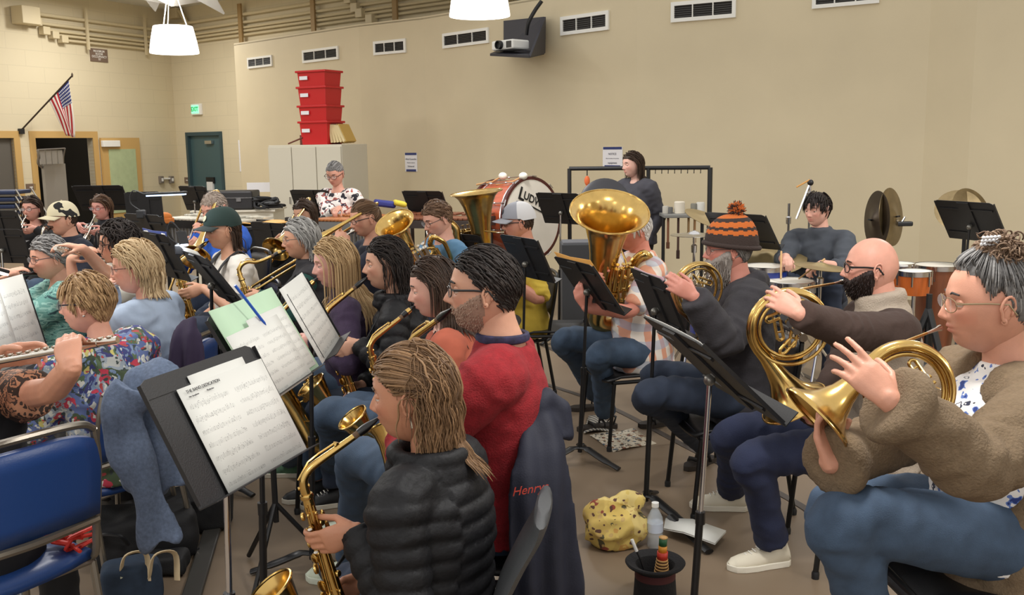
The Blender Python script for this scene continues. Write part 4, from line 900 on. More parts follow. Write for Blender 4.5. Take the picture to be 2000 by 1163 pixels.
def hat_build(info, mb, name, mt, parent=None):
    k = info['k']; mb.v = [(x*k)@info['Fh'].T+info['Hc'] for x in mb.v]; return mb.build(name, mt, parent or info['body'], origin=info['base'], auto=False)
def ball_cap(info, m1, m2, tilt=.10, patch=None, mesh_back=None):
    mb = MB(); nu, rows = 40, 14; g = []
    for i in range(rows+1):
        th = (PI/2)*i/rows; zz = math.cos(th); r_ = math.sin(th)**.8
        for j in range(nu):
            a = 2*PI*j/nu; x = (HA+.016)*r_*math.cos(a)*1.02; y = (HB+.014)*r_*math.sin(a); z = .034+.112*zz+(.012 if math.cos(a) > 0 else 0)*math.cos(a)*(1-zz)-.012*(1-zz)*(math.cos(a) < 0)
            g.append((x-.004, y, z))
    fr_, bk_ = [], []
    for i in range(rows):
        for j in range(nu):
            q = (i*nu+j, (i+1)*nu+j, (i+1)*nu+(j+1) % nu, i*nu+(j+1) % nu); (bk_ if mesh_back is not None and math.cos(2*PI*(j+.5)/nu) < .15 else fr_).append(q)
    mb.add(np.array(g), fr_)
    if bk_: mb.f += bk_; mb.m += [1]*len(bk_)
    mb.ball((-.004, 0, .148), (.007, .007, .004), 8, 5); mats = [m1]+([mesh_back] if mesh_back is not None else [])
    h = hat_build(info, mb, 'cap', mats)
    bl = MB(); gg = []
    for u in np.linspace(0, 1, 7):
        gg.append([((HA+.010)*math.cos(a)*.98+u*.075*(math.cos(a*.95)**.6 if math.cos(a) > 0 else 0), (HB+.013)*math.sin(a)*(1-.08*u), .044-u*.014-.020*(abs(math.sin(a))**2)*(1+.3*u)) for a in np.linspace(-1.15, 1.15, 17)])
    bl.sheet(np.array(gg)); b = hat_build(info, bl, 'brim', m2, h); md = b.modifiers.new('s', 'SOLIDIFY'); md.thickness = .004
    if patch:
        p = MB(); p.ball((HA+.012, .0, .082), (.004, .030, .020), 14, 8, fr=roty(-.45)); p.v[-1] = p.v[-1]-p.v[-1].mean(0)+V(HA+.004, .004, .088); hat_build(info, p, 'patch', patch, h)
    return h
def beanie(info, cols, pom):
    mb = MB(); nu, rows = 60, 42; vs = []; 
    for i in range(rows+1):
        t = i/rows; th = (PI/2)*min(1, t*1.0)**1.0; zz = math.cos(th*.98); r_ = max(.02, math.sin(th)**.75)
        for j in range(nu):
            a = 2*PI*j/nu; rib = .0022*math.cos(a*30)*(math.sin(i*1.57)+.3); x = (HA+.024+rib)*r_*math.cos(a); y = (HB+.022+rib)*r_*math.sin(a); z = .012+.150*zz-.022*math.cos(a-PI)*(1-zz)+(.014 if t > .86 else 0)*0
            vs.append((x-.012-.012*zz, y, z))
    band = lambda t: 0 if t < .30 else 1 if t < .44 else 0 if t < .58 else 1 if t < .64 else 0 if t < .74 else 1
    mb.add(np.array(vs), []); 
    for i in range(rows):
        for j in range(nu):
            mb.f.append((i*nu+j, (i+1)*nu+j, (i+1)*nu+(j+1) % nu, i*nu+(j+1) % nu)); mb.m.append(band((i+(.5 if j % 4 < 2 else -.2))/rows))
    mb.tube([((HA+.026)*math.cos(a)-.012, (HB+.024)*math.sin(a), .020-.022*math.cos(a-PI)) for a in np.arange(40)*2*PI/40], .011, 8, closed=True, mi=1)
    h = hat_build(info, mb, 'beanie', cols)
    p = MB(); rng = np.random.default_rng(5); c = V(-.045, 0, .178); p.ball(c, .024, 12, 8)
    for q in range(260):
        d = nrm(rng.normal(size=3)); p.tube([c+d*.012, c+d*.03, c+d*(.036+.010*rng.random())+rng.normal(size=3)*.003], [.003, .003, .0012], 4, mi=int(rng.random() < .4))
    hat_build(info, p, 'pompom', pom, h)
# ================================================================ INSTRUMENTS
M_brass = mat('brass_lacquer', (206, 172, 104), .2, 1., var=.10, vscale=20)
M_brass2 = mat('brass_old', (184, 154, 96), .26, 1., var=.12, vscale=25)
M_silver = mat('silver_plate', (214, 208, 198), .2, 1.)
M_ebon = mat('ebonite', (18, 17, 18), .3)
M_pearl = mat('key_pearl', (226, 222, 212), .25)
def place(mb, T, name, m, parent, **kw):
    fr, o, s_ = T; mb.xf(fr, o, s_); return mb.build(name, m, parent, **kw)
def bellsurf(mb, path, rad, n=32, wall=.0022, rim=.004, mi=0):
    p = np.asarray(path, float); r = np.asarray(rad, float)
    mb.tube(p, r, n, False, mi); k = max(3, len(p)//3); mb.tube(p[-k:], np.maximum(r[-k:]-wall, .002), n, False, mi)
    t = nrm(p[-1]-p[-2]); u = nrm(np.cross(t, V(0, 1, 0) if abs(t[1]) < .9 else V(1, 0, 0))); w_ = np.cross(t, u)
    mb.tube([p[-1]+r[-1]*(math.cos(a)*u+math.sin(a)*w_) for a in np.arange(n)*2*PI/n], rim, 6, closed=True, mi=mi)
def sax(lab, M, D, X=None, sc_=1., tenor=False, mat_=None, strap=None, lig=True, neckdir=None, group='saxophones being played'):
    """M = mouth point, D = direction of the body tube downward, X = bell side (away from the player)"""
    m_ = mat_ or M_brass; Z = -nrm(D); Xv = np.asarray(X, float); Xv = nrm(Xv-Z*(Xv@Z)); Yv = np.cross(Z, Xv); fr = np.stack([Xv, Yv, Z], 1)
    tip = V(-.215, 0, .150) if not tenor else V(-.25, 0, .10)
    s_ = sc_*(1.22 if tenor else 1.); O = np.asarray(M)-fr@(tip*s_); T = lambda: (fr, np.zeros(3), s_)
    root = empty('tenor_saxophone' if tenor else 'alto_saxophone', O, lab, 'saxophone', group)
    b = MB(); bow = [(.056-.056*math.cos(a), 0, -.46-.056*math.sin(a)) for a in np.linspace(0, PI, 12)]
    path = [(0, 0, .025), (0, 0, -.15), (0, 0, -.32)]+bow+[(.1125, 0, -.40), (.116, 0, -.33), (.122, 0, -.27), (.130, 0, -.225), (.138, 0, -.195), (.146, 0, -.175)]
    rad = [.0125, .018, .025]+list(np.linspace(.029, .035, 12))+[.036, .038, .041, .046, .054, .0635]
    bellsurf(b, path, rad, 28)
    for z_, r_ in ((.02, .0155), (-.44, .032)): b.lathe([(r_, z_-.006), (r_+.002, z_), (r_, z_+.006)], 20)
    for a in (.35, PI-.35): b.tube([V(.056-.056*math.cos(a), 0, -.46-.056*math.sin(a))+r*V(0, 0, 0)+V(-math.cos(a), 0, -math.sin(a))*0+.0365*V(math.cos(q)*-math.cos(a), math.sin(q), -math.sin(a)*math.cos(q)) for q in np.arange(20)*2*PI/20 for r in (1,)], .003, 5, closed=True)
    b.tube([(.03, 0, -.30), (.085, 0, -.30)], .004, 6); b.tube([(.058, .012, -.30), (.058, -.012, -.30)], .012, 8)
    place(b, T(), 'body', m_, root)
    n_ = MB()
    if not tenor: pth = [(0, 0, .02), (0, 0, .045), (-.006, 0, .066), (-.026, 0, .084), (-.056, 0, .096), (-.10, 0, .110), (-.145, 0, .1245), (-.16, 0, .130)]
    else: pth = [(0, 0, .02), (0, 0, .050), (-.006, 0, .075), (-.028, 0, .094), (-.06, 0, .098), (-.09, 0, .086), (-.13, 0, .084), (-.19, 0, .092)]
    n_.tube(bez(pth, 4), np.linspace(.0122, .008, 29), 14)
    q = np.array(pth); n_.tube([q[2]+V(.015, 0, 0), q[3]+V(.0, 0, .018), q[4]+V(0, 0, .018), q[5]+V(0, 0, .016)], .0025, 6); n_.tube([q[1]+V(-.014, .0, 0), q[1]+V(.015, 0, .0)], .004, 6); n_.tube([q[5]+V(0, 0, .010), q[5]+V(-.004, 0, .017)], .007, 8)
    place(n_, T(), 'neck', m_, root)
    mp = MB(); e = q[-1]; d_ = nrm(tip-e); Lm = np.linalg.norm(tip-e)
    if not tenor or True:
        mp.tube([e-d_*.012, e, e+d_*.01], [.0088, .0088, .0088], 12, mi=1)
        mp.tube([e+d_*.002, e+d_*Lm*.35, e+d_*Lm*.6, e+d_*(Lm+.012)], [.0105, .0115, .0105, .0045], 12, flat=[1, 1, .9, .35], up=V(0, 0, 1) if abs(d_[2]) < .9 else V(1, 0, 0))
        if lig: mp.tube([e+d_*Lm*.42, e+d_*Lm*.72], [.0122, .0108], 14, mi=2)
    place(mp, T(), 'mouthpiece', [M_ebon, mat('cork', (96, 74, 54), .8), m_ if lig == 1 else M_ebon], root)
    k = MB()
    def cup(z, side, r, x=0.): 
        a = side; rb = np.interp(-z, [0, .46], [.0145, .031]); c = V(rb*math.cos(a)+x, rb*math.sin(a), z); nn = V(math.cos(a), math.sin(a), 0); f_ = np.stack([nrm(np.cross(V(0, 0, 1), nn)), V(0, 0, 1), nn], 1)
        k.lathe([(r*.9, .004), (r, .006), (r, .010), (r*.8, .012), (r*.3, .0125), (.0001, .0125)], 14, c, f_); return c+nn*.013
    for i, z in enumerate((-.03, -.065, -.10, -.135, -.17, -.21, -.25, -.29, -.335, -.375, -.415)): cup(z, .5 if i % 2 else -.35, np.interp(-z, [0, .42], [.010, .021]))
    for z in (-.05, -.11, -.19): cup(z, 2.3, .009)
    for z in (-.24, -.34): cup(z, -1.5, .017)
    for sgn, a in ((1, 1.15), (-1, -1.2), (1, 1.9)):
        x0 = V(math.cos(a), math.sin(a), 0); k.tube([x0*.024+V(0, 0, .0), x0*.030+V(0, 0, -.2), x0*.040+V(0, 0, -.44)], .0026, 6)
        for z in (-.02, -.12, -.23, -.34, -.43): k.tube([x0*np.interp(-z, [0, .46], [.012, .03])+V(0, 0, z), x0*np.interp(-z, [0, .46], [.027, .043])+V(0, 0, z)], .003, 6); k.ball(x0*np.interp(-z, [0, .46], [.026, .042])+V(0, 0, z), .0048, 7, 5)
    for z in (-.055, -.085, -.115, -.26, -.29, -.32): c = cup(z, 1.0, .0075); k.ball(c+V(0, 0, 0), (.0065, .0065, .0035), 8, 5, mi=1)
    for z, a in ((-.035, 2.6), (-.07, 3.0), (-.105, 2.6)): k.ball(V(.028*math.cos(a), .028*math.sin(a), z), (.006, .006, .016), 8, 6)
    for z in (-.36, -.42): 
        k.lathe([(.017, 0), (.019, .003), (.019, .008), (.0001, .010)], 14, V(.14, 0, 0)*0+V(.112+.036, -.0, z+.02), np.stack([V(0, 1, 0), V(0, 0, 1), V(1, 0, 0)], 1))
        k.tube([V(.155, -.02, z-.0), V(.165, 0, z+.02), V(.155, .02, z+.04)], .002, 5)
    k.tube([(.04, .03, -.46), (.06, .045, -.40), (.1, .04, -.38)], .003, 6); k.tube([(.016, -.02, -.40), (-.03, -.03, -.40), (-.035, -.03, -.36)], .004, 6)
    place(k, T(), 'key_work', [m_, M_pearl], root)
    if strap is not None:
        hk = V(-.022, 0, -.18); a = fr@(hk*s_); st = MB()
        for s2 in strap: st.tube(bez([a, a*.4+(np.asarray(s2)-O)*.6, np.asarray(s2)-O], 5), .008, 8, flat=.35)
        st.build('neck_strap', mat('strap_black', (24, 24, 26), .7), root)
    W = lambda x: O+fr@(V(*x)*s_)
    return dict(root=root, fr=fr, O=O, s=s_, W=W, LH=W((.012, .022, -.10)), RH=W((.012, .022, -.31)), X=Xv, Y=Yv, Z=Z)
def sax_hands(sx, f=None, up=None, curl=(.75, .8, .85, .9)):
    """left hand on the upper stack, right hand on the lower stack"""
    W = sx['W']; X, Y, Z = sx['X'], sx['Y'], sx['Z']
    lh = dict(g=W((-.004, .036, -.085)), fd=nrm(X*.80-Y*.15-Z*.05), pn=-Y, curl=curl, thumb=.4, pole=-Z*1.-X*.2+Y*.9)
    rh = dict(g=W((-.002, -.040, -.30)), fd=nrm(X*.8+Y*.1-Z*.3), pn=Y, curl=curl, thumb=.4, pole=-Z-X*.6-Y*.8)
    return {1: lh, -1: rh}
def flute(lab, a, b, name='flute', m_=None, r=.0095, wood=False):
    """a = closed head end, b = foot end (world)"""
    a = np.asarray(a, float); b = np.asarray(b, float); L = np.linalg.norm(b-a); fr = frame(b-a); m_ = m_ or M_silver; root = empty(name, a, lab, 'flute')
    t = MB(); t.tube([(0, 0, 0), (L, 0, 0)], r, 14); t.tube([(-.008, 0, 0), (.0, 0, 0)], [r*.7, r*1.1], 14)
    for x in (.32, .86): t.tube([(L*x-.02, 0, 0), (L*x+.02, 0, 0)], r*1.2, 14)
    t.ball((L*.12, 0, r), (.013, .009, .003), 10, 6); place(t, (fr, np.zeros(3), 1.), 'tube', m_, root)
    k = MB(); n_ = 13 if L > .4 else 7
    for i in range(n_): k.lathe([(r*.85, 0), (r*.95, .003), (r*.9, .005), (.0001, .0055)], 12, (L*(.38+.58*i/(n_-1)), 0, r*.95))
    k.tube([(L*.36, r*1.2, r*.5), (L*.97, r*1.2, r*.5)], .0022, 6)
    for x in (.37, .5, .62, .75, .96): k.tube([(L*x, 0, 0), (L*x, r*1.25, r*.5)], .003, 6)
    place(k, (fr, np.zeros(3), 1.), 'key_work', M_silver, root); return root
def valves(mb, c, d, u, n=3, gap=.024, r=.009, L=.10, mi=0):
    for i in range(n):
        p = c+d*gap*(i-(n-1)/2); mb.tube([p-u*L*.5, p+u*L*.5], r, 12, mi=mi); mb.tube([p-u*(L*.5+.006), p-u*L*.5], [r*.6, r*1.15], 12, mi=mi); mb.tube([p+u*L*.5, p+u*(L*.5+.008)], r*1.15, 12, mi=mi); mb.tube([p+u*L*.5, p+u*(L*.5+.035)], .003, 6, mi=mi); mb.tube([p+u*(L*.5+.033), p+u*(L*.5+.038)], r*.9, 10, mi=mi)
def trumpet(lab, M, d, up=(0, 0, 1), m_=None, sc_=1.):
    m_ = m_ or M_silver; fr = frame(d, up); root = empty('trumpet', M, lab, 'trumpet'); b = MB()
    b.tube(bez([(.0, 0, 0), (.05, 0, 0), (.30, 0, 0), (.335, 0, -.02), (.335, 0, -.05), (.30, 0, -.07), (.20, 0, -.07)], 6), .0065, 10)
    path = [(.10, 0, -.07), (.06, 0, -.065), (.03, 0, -.045), (.035, 0, -.018), (.06, 0, -.01), (.12, .0, -.01)]
    b.tube(bez([(.20, 0, -.07), (.09, .012, -.07), (.05, .014, -.055), (.035, .016, -.03), (.06, .018, -.008), (.12, .018, 0)], 6), .0075, 10)
    bellsurf(b, [(.12, .018, 0), (.28, .018, 0), (.36, .018, 0), (.41, .018, 0), (.45, .018, 0), (.475, .018, 0), (.49, .018, 0)], [.0075, .010, .013, .018, .028, .043, .061], 28)
    place(b, (fr, np.zeros(3), sc_), 'tubing', m_, root)
    v = MB(); valves(v, V(.19, 0, -.035), V(1, 0, 0), V(0, 0, 1)); place(v, (fr, np.zeros(3), sc_), 'valves', m_, root)
    mp = MB(); mp.tube([(-.075, 0, 0), (-.066, 0, 0), (-.05, 0, 0), (.005, 0, 0)], [.0135, .0125, .006, .005], 14)
    M2 = place(mp, (fr, np.zeros(3), sc_), 'mouthpiece', M_silver, root)
    root.location = Vector(np.asarray(M)+fr@V(.075, 0, 0)*sc_); O = np.asarray(M)+fr@V(.075, 0, 0)*sc_
    return dict(O=O, fr=fr, W=lambda x: O+fr@(V(*x)*sc_))
def trombone(lab, M, d, up=(0, 0, 1), sc_=1., slide=.3, side=1, m_=None):
    m_ = m_ or M_brass; fr = frame(d, up); O = np.asarray(M)+fr@V(.07, 0, 0)*sc_; root = empty('trombone', O, lab, 'trombone', 'trombones'); T = lambda: (fr, np.zeros(3), sc_)
    s_ = MB(); w_ = .082; x1 = .62+slide
    s_.tube([(0, 0, 0), (.62, 0, 0)], .0065, 8); s_.tube([(0, -w_*side, 0), (.62, -w_*side, 0)], .0065, 8); s_.tube([(.03, 0, 0), (.03, -w_*side, 0)], .005, 8)
    place(s_, T(), 'inner_slide', M_silver, root)
    o_ = MB(); a = [(slide, 0, 0), (x1, 0, 0)]+[(x1+.041*math.sin(q), -w_*side/2+side*.041*math.cos(q), 0) for q in np.linspace(.3, PI-.3, 7)]+[(x1, -w_*side, 0), (slide, -w_*side, 0)]
    o_.tube(a, .0082, 10); o_.tube([(slide+.02, 0, 0), (slide+.02, -w_*side, 0)], .006, 8); place(o_, T(), 'outer_slide', m_, root)
    b = MB(); y0 = side*.0; zb = .10
    pth = bez([(0.0, -w_*side, 0), (-.10, -w_*side, 0), (-.25, -w_*side, 0), (-.30, -w_*side*.8, .03), (-.31, -w_*side*.3+side*.02, .07), (-.28, side*.05, .10), (-.18, side*.06, .10), (0, side*.06, .10)], 5)
    b.tube(pth, np.linspace(.0075, .012, len(pth)), 10)
    bellsurf(b, [(0, side*.06, .10), (.12, side*.06, .10), (.22, side*.06, .10), (.29, side*.06, .10), (.335, side*.06, .10), (.362, side*.06, .10), (.378, side*.06, .10), (.385, side*.06, .10)], [.012, .017, .025, .037, .055, .077, .098, .108], 32)
    b.tube([(.02, -w_*side, 0), (.02, side*.06, .10)], .005, 6); b.tube([(-.16, -w_*side, 0), (-.16, side*.06, .10)], .005, 6); place(b, T(), 'bell_section', m_, root)
    mp = MB(); mp.tube([(-.07, 0, 0), (-.06, 0, 0), (-.042, 0, 0), (.01, 0, 0)], [.0165, .015, .007, .006], 14); place(mp, T(), 'mouthpiece', M_silver, root)
    return dict(O=O, fr=fr, W=lambda x: O+fr@(V(*x)*sc_))
def french_horn(lab, M, Cn, n, bdir, sc_=1., m_=None, bell_m=None, bflare=.15):
    """M mouth point, Cn centre of the coil, n normal of the coil plane, bdir direction the bell opens"""
    m_ = m_ or M_brass; n = nrm(n); X = nrm(np.asarray(bdir, float)-n*(np.asarray(bdir, float)@n)); Zv = np.cross(X, n); fr = np.stack([X, n, Zv], 1)
    Ml = fr.T@(np.asarray(M)-Cn)/sc_; sz = 1 if Ml[2] > 0 else -1
    root = empty('french_horn', Cn, lab, 'french horn', 'french horns'); T = lambda: (fr, np.zeros(3), sc_)
    b = MB(); R = .135
    arc = [(-R*math.sin(a)*1., .0, sz*R*math.cos(a)) for a in np.linspace(-.2, PI-.1, 22)]       # over the back to the bottom
    rad = list(np.linspace(.009, .021, 22)); p = [np.array(q) for q in arc]; ext = [(.03, 0, -sz*R), (.08, 0, -sz*(R+.005)), (.13, 0, -sz*(R+.012)), (.175, 0, -sz*(R+.02)), (.205, 0, -sz*(R+.026)), (.225, 0, -sz*(R+.030)), (.236, 0, -sz*(R+.032))]
    bellsurf(b, p+[np.array(q) for q in ext], rad+[.024, .031, .042, .062, .088, .118, bflare], 36); place(b, T(), 'bell', bell_m or m_, root)
    c = MB()
    for y_, r_, t_ in ((.020, R*.98, .0068), (-.018, R*.92, .0065), (.004, R*.80, .0065)): c.tube([(r_*math.cos(a), y_, r_*math.sin(a)) for a in np.linspace(0, 2*PI, 40, endpoint=False)], t_, 8, closed=True)
    for i, (x0, z0, a0, L_) in enumerate(((-.02, .03, .5, .08), (.03, .00, .9, .09), (-.04, -.03, .3, .07), (.02, -.055, -.2, .085), (.05, .045, 1.4, .06), (-.065, .01, 1.9, .06))):
        d_ = V(math.cos(a0), 0, math.sin(a0)); e_ = V(-d_[2], 0, d_[0]); o_ = V(x0, -.012+.008*(i % 3), z0)
        c.tube([o_-d_*L_*.5-e_*.011, o_+d_*L_*.45-e_*.011]+[o_+d_*(L_*.45+.011*math.sin(q))-e_*.011*math.cos(q) for q in np.linspace(.3, PI-.3, 5)]+[o_+d_*L_*.45+e_*.011, o_-d_*L_*.5+e_*.011], .0058, 8)
        c.tube([o_+d_*L_*.2-e_*.011, o_+d_*L_*.2+e_*.011], .0035, 6)
    dM = math.hypot(Ml[0], Ml[2]); ph_ = math.atan2(Ml[2], Ml[0]); al = math.acos(min(.98, R/max(dM, R*1.02)))
    sg = max((1, -1), key=lambda q: (fr@V(R*math.cos(ph_+q*al), 0, R*math.sin(ph_+q*al)))[2]); lead0 = V(R*math.cos(ph_+sg*al), -.022, R*math.sin(ph_+sg*al)); l2_ = V(R*math.cos(ph_+sg*(al+.5)), -.022, R*math.sin(ph_+sg*(al+.5))); e_ = nrm(lead0-Ml)
    c.tube(bez([Ml+e_*.07, lerp(Ml, lead0, .6), lead0, l2_], 6), np.linspace(.0045, .0068, 19), 10)
    place(c, T(), 'tubing', m_, root)
    v = MB()
    for i in range(4): x0 = -.055+.036*i; v.tube([(x0, -.035, sz*.012), (x0, .028, sz*.012)], .0155, 14); v.tube([(x0, -.038, sz*.012), (x0, -.035, sz*.012)], .012, 12); v.tube(bez([(x0, -.03, sz*.012), (x0-.004, -.034, sz*.05), (x0-.01, -.022, sz*.085)], 4), .0028, 6); v.ball((x0-.012, -.022, sz*.095), (.0075, .004, .013), 8, 6)
    place(v, T(), 'valves', M_silver, root)
    mp = MB(); mp.tube([Ml-e_*.004, Ml+e_*.004, Ml+e_*.018, Ml+e_*.075], [.0105, .010, .0065, .0045], 14); place(mp, T(), 'mouthpiece', M_silver, root)
    return dict(O=Cn, fr=fr, W=lambda x: Cn+fr@(V(*x)*sc_), sz=sz)
def upright_horn(lab, B, axis, side, R, H, M, name='tuba', m_=None, sc_=1., fat=1., lt=.42):
    """B centre of bell rim, axis = direction the bell points, side = direction from bell tube toward the other branches, H body length"""
    m_ = m_ or M_brass; Z = nrm(axis); X = np.asarray(side, float); X = nrm(X-Z*(X@Z)); Y = np.cross(Z, X); fr = np.stack([X, Y, Z], 1); root = empty(name, B, lab, 'tuba' if name == 'tuba' else 'euphonium'); T = lambda: (fr, np.zeros(3), 1.)
    Ml = fr.T@(np.asarray(M)-B); b = MB(); h = H; w_ = R*.62*fat+.06
    r1 = R*.30*fat; prof = [(1, 0), (.86, -.012), (.72, -.04), (.58, -.10*1.0), (.47, -.18), (.40, -.26), (.35, -.36)]
    path = []; rad = []
    for a, z in prof[::-1]: path.append((0, 0, z*R/.2)); rad.append(R*a)
    zb = -h
    low = [(0, 0, lerp(path[0][2], zb, t)) for t in (.95, .7, .4)][0:0]
    pre = [(w_*.5+w_*.5*math.cos(a), 0, zb-w_*.42*math.sin(a)) for a in np.linspace(0, PI, 10)]
    pre = [(w_, 0, zb*(lt+.16)), (w_, 0, zb*.7)]+pre+[(0, 0, zb*.82)]
    rr = list(np.linspace(R*.15, R*.27, len(pre)))
    bellsurf(b, [np.array(q) for q in pre+path], rr+rad, 36, rim=.005)
    top = [(w_*.5+w_*.55+.0, 0, 0)]
    b.tube(bez([(w_, 0, zb*(lt+.16)), (w_, 0, zb*(lt+.08)), (w_*1.25, -.01, zb*lt), (w_*1.5, -.02, zb*(lt+.08)), (w_*1.6, -.02, zb*.6), (w_*1.45, -.02, zb*.92), (w_*.9, -.04, zb*1.03), (w_*.4, -.05, zb*.9), (w_*.35, -.06, zb*.6)], 5), np.linspace(R*.15, R*.08, 41), 12)
    place(b, T(), 'body', m_, root)
    c = MB()
    for i in range(4):
        z0 = zb*(.48+.11*i); xx = w_*.5; yy = -.06*fat-R*.10
        c.tube(bez([(xx-.05, yy, z0), (xx+.02, yy-.015, z0+.03), (xx+.075, yy-.01, z0), (xx+.02, yy-.015, z0-.035), (xx-.05, yy, z0-.02)], 5), .0085*fat, 8)
    for q, (a0, b0) in enumerate(((-.03, .30), (.02, .22), (.05, .34))): c.tube(bez([(w_*.3+a0, -.08*fat, zb*.45), (w_*.3+a0, -.095*fat, zb*.7), (w_*.55+a0, -.095*fat, zb*(.85+.05*q)), (w_*.8+a0, -.085*fat, zb*.7), (w_*.8+a0, -.08*fat, zb*.5)], 5), .0095*fat, 8)
    e = V(w_*.6, -.07*fat, zb*.45); dM = nrm(e-Ml)
    c.tube(bez([Ml+dM*.06, lerp(Ml, e, .5)+V(0, 0, .01), e, V(w_*.5, -.07*fat, zb*.55)], 6), np.linspace(.005, .008, 19), 10)
    place(c, T(), 'tubing', m_, root)
    v = MB(); valves(v, V(w_*.45, -.075*fat-R*.08, zb*.55), V(1, 0, 0), V(0, 0, 1), 3, .036*fat, .014*fat, .15*fat); place(v, T(), 'valves', M_silver if name != 'tuba' else m_, root)
    mp = MB(); mp.tube([Ml-dM*.004, Ml+dM*.006, Ml+dM*.025, Ml+dM*.07], [.017, .015, .008, .006], 14); place(mp, T(), 'mouthpiece', M_silver, root)
    return dict(O=B, fr=fr, W=lambda x: B+fr@V(*x), w=w_)
# ================================================================ FURNITURE
M_desk = mat('desk_black', (26, 26, 28), .5, bump=.12, bscale=250)
def stand(lab, c, yaw, tilt, q=1., base=None, h=.33, mat_=None, chrome=True, shelf=True, group='black music stands', pole_px=None, nolegs=False):
    """c centre of the desk, yaw the side the reader sits, tilt from vertical"""
    a, t = math.radians(yaw), math.radians(tilt); n = V(math.cos(a), math.sin(a), 0); s_ = V(-n[1], n[0], 0); up = -n*math.sin(t)+V(0, 0, 1)*math.cos(t); nn = np.cross(s_, up); nn = nn if nn@n > 0 else -nn
    fr = np.stack([s_, nn, up], 1); c = np.asarray(c, float); W, Hh = .508*q, h*q; m_ = mat_ or M_desk
    B = V(c[0], c[1], 0)-n*.05 if base is None else V(base[0], base[1], 0)
    root = empty('music_stand', B, lab, 'music stand', group); o = c-B
    d = MB(); rc = .03; oc = [(-W/2, -Hh/2), (W/2, -Hh/2), (W/2, Hh/2-rc), (W/2-rc*.35, Hh/2-rc*.3), (W/2-rc, Hh/2), (-W/2+rc, Hh/2), (-W/2+rc*.35, Hh/2-rc*.3), (-W/2, Hh/2-rc)]
    frp = np.stack([s_, up, np.cross(s_, up)], 1); d.prism(oc, .003, frp, o-np.cross(s_, up)*.0015)
    d.box(o-up*(Hh/2)+nn*.028, (W, .056, .003), fr)
    d.box(o+up*Hh*.36+nn*.003, (W*.99, .003, .005), fr)
    for xx in (-1, 1): d.box(o+s_*xx*W/2*.995+nn*.004, (.003, .012, Hh*.94), fr)
    dk = d.build('desk', m_, root, smooth=False)
    bk = MB(); bk.box(o-nn*.006, (.10, .008, Hh*.96), fr); 
    for xx in (-1, 1): bk.box(o-nn*.006+s_*xx*W*.0+up*Hh*.3*xx, (W*.9, .006, .012), fr)
    bk.build('back_brace', m_, root, smooth=False)
    kb = o-nn*.028-up*.03; k_ = MB(); k_.ball(kb-s_*.0-V(0, 0, .0), .019, 12, 8); k_.tube([kb, o-nn*.004-up*.03], .012, 8); k_.build('tilt_knob', mat('knob_grey', (120, 118, 112), .3, .6), root)
    ptop = kb-V(0, 0, .01); up_ = MB(); mid = lerp(ptop, V(0, 0, .0), .45); up_.tube([mid, ptop], .0085, 10); up_.build('upper_tube', M_chrome if chrome else M_black, root)
    lo = MB(); lo.tube([V(0, 0, .06), mid+V(0, 0, .02)], .0125, 12); lo.lathe([(.016, -.02), (.016, .02)], 12, mid); lo.build('lower_tube', M_black, root)
    if not nolegs:
        for k in range(3):
            g = math.radians(yaw+60+120*k); e = V(math.cos(g), math.sin(g), 0); lg = MB(); lg.tube(bez([V(0, 0, .085)+e*.01, e*.05+V(0, 0, .085), e*.14+V(0, 0, .05), e*.25+V(0, 0, .014)], 4), [.018]*4+[.026]*6+[.020]*3, 8, flat=.5); lg.build('leg', M_black, root)
    return dict(root=root, c=c, s=s_, up=up, n=nn, W=W, H=Hh, B=B, frp=frp)
def sheets(st, lab, items, M=None, group=None, lift=.006):
    """paper things lying on a desk: items = (u0,u1,v0,v1) in desk half-units, each a sheet with staves"""
    for i, (it, lb) in enumerate(zip(items, lab)):
        u0, u1, v0, v1 = it; W, Hh = st['W'], st['H']; c = st['c']; s_, up, nn = st['s'], st['up'], st['n']
        sgn = 1.
        P = lambda u, v, z=0: c+s_*u*W/2+up*v*Hh/2+nn*(lift+.0035*i+z)
        g = [[P(lerp(u0, u1, a), lerp(v0, v1, b), .004*math.sin(a*PI)) for b in (0, .5, 1)] for a in np.linspace(0, 1, 7)]
        o0 = P(u0, v0); mb = MB().sheet(np.array(g)); o = mb.build('sheet_music', M or M_music, origin=o0, solid=.0012)
        uvl = o.data.uv_layers.new(name='UVMap'); w_, h_ = abs(u1-u0)*W/2, abs(v1-v0)*Hh/2
        flip = (np.cross(up, nn)@s_) > 0       # reader's right
        for l_ in o.data.loops:
            k = l_.vertex_index; a, b = k//3, k % 3; uvl.data[l_.index].uv = ((1-a/6) if flip else a/6, b/2)
        tag(o, lb, 'sheet music', group or 'sheets of music on the stands')
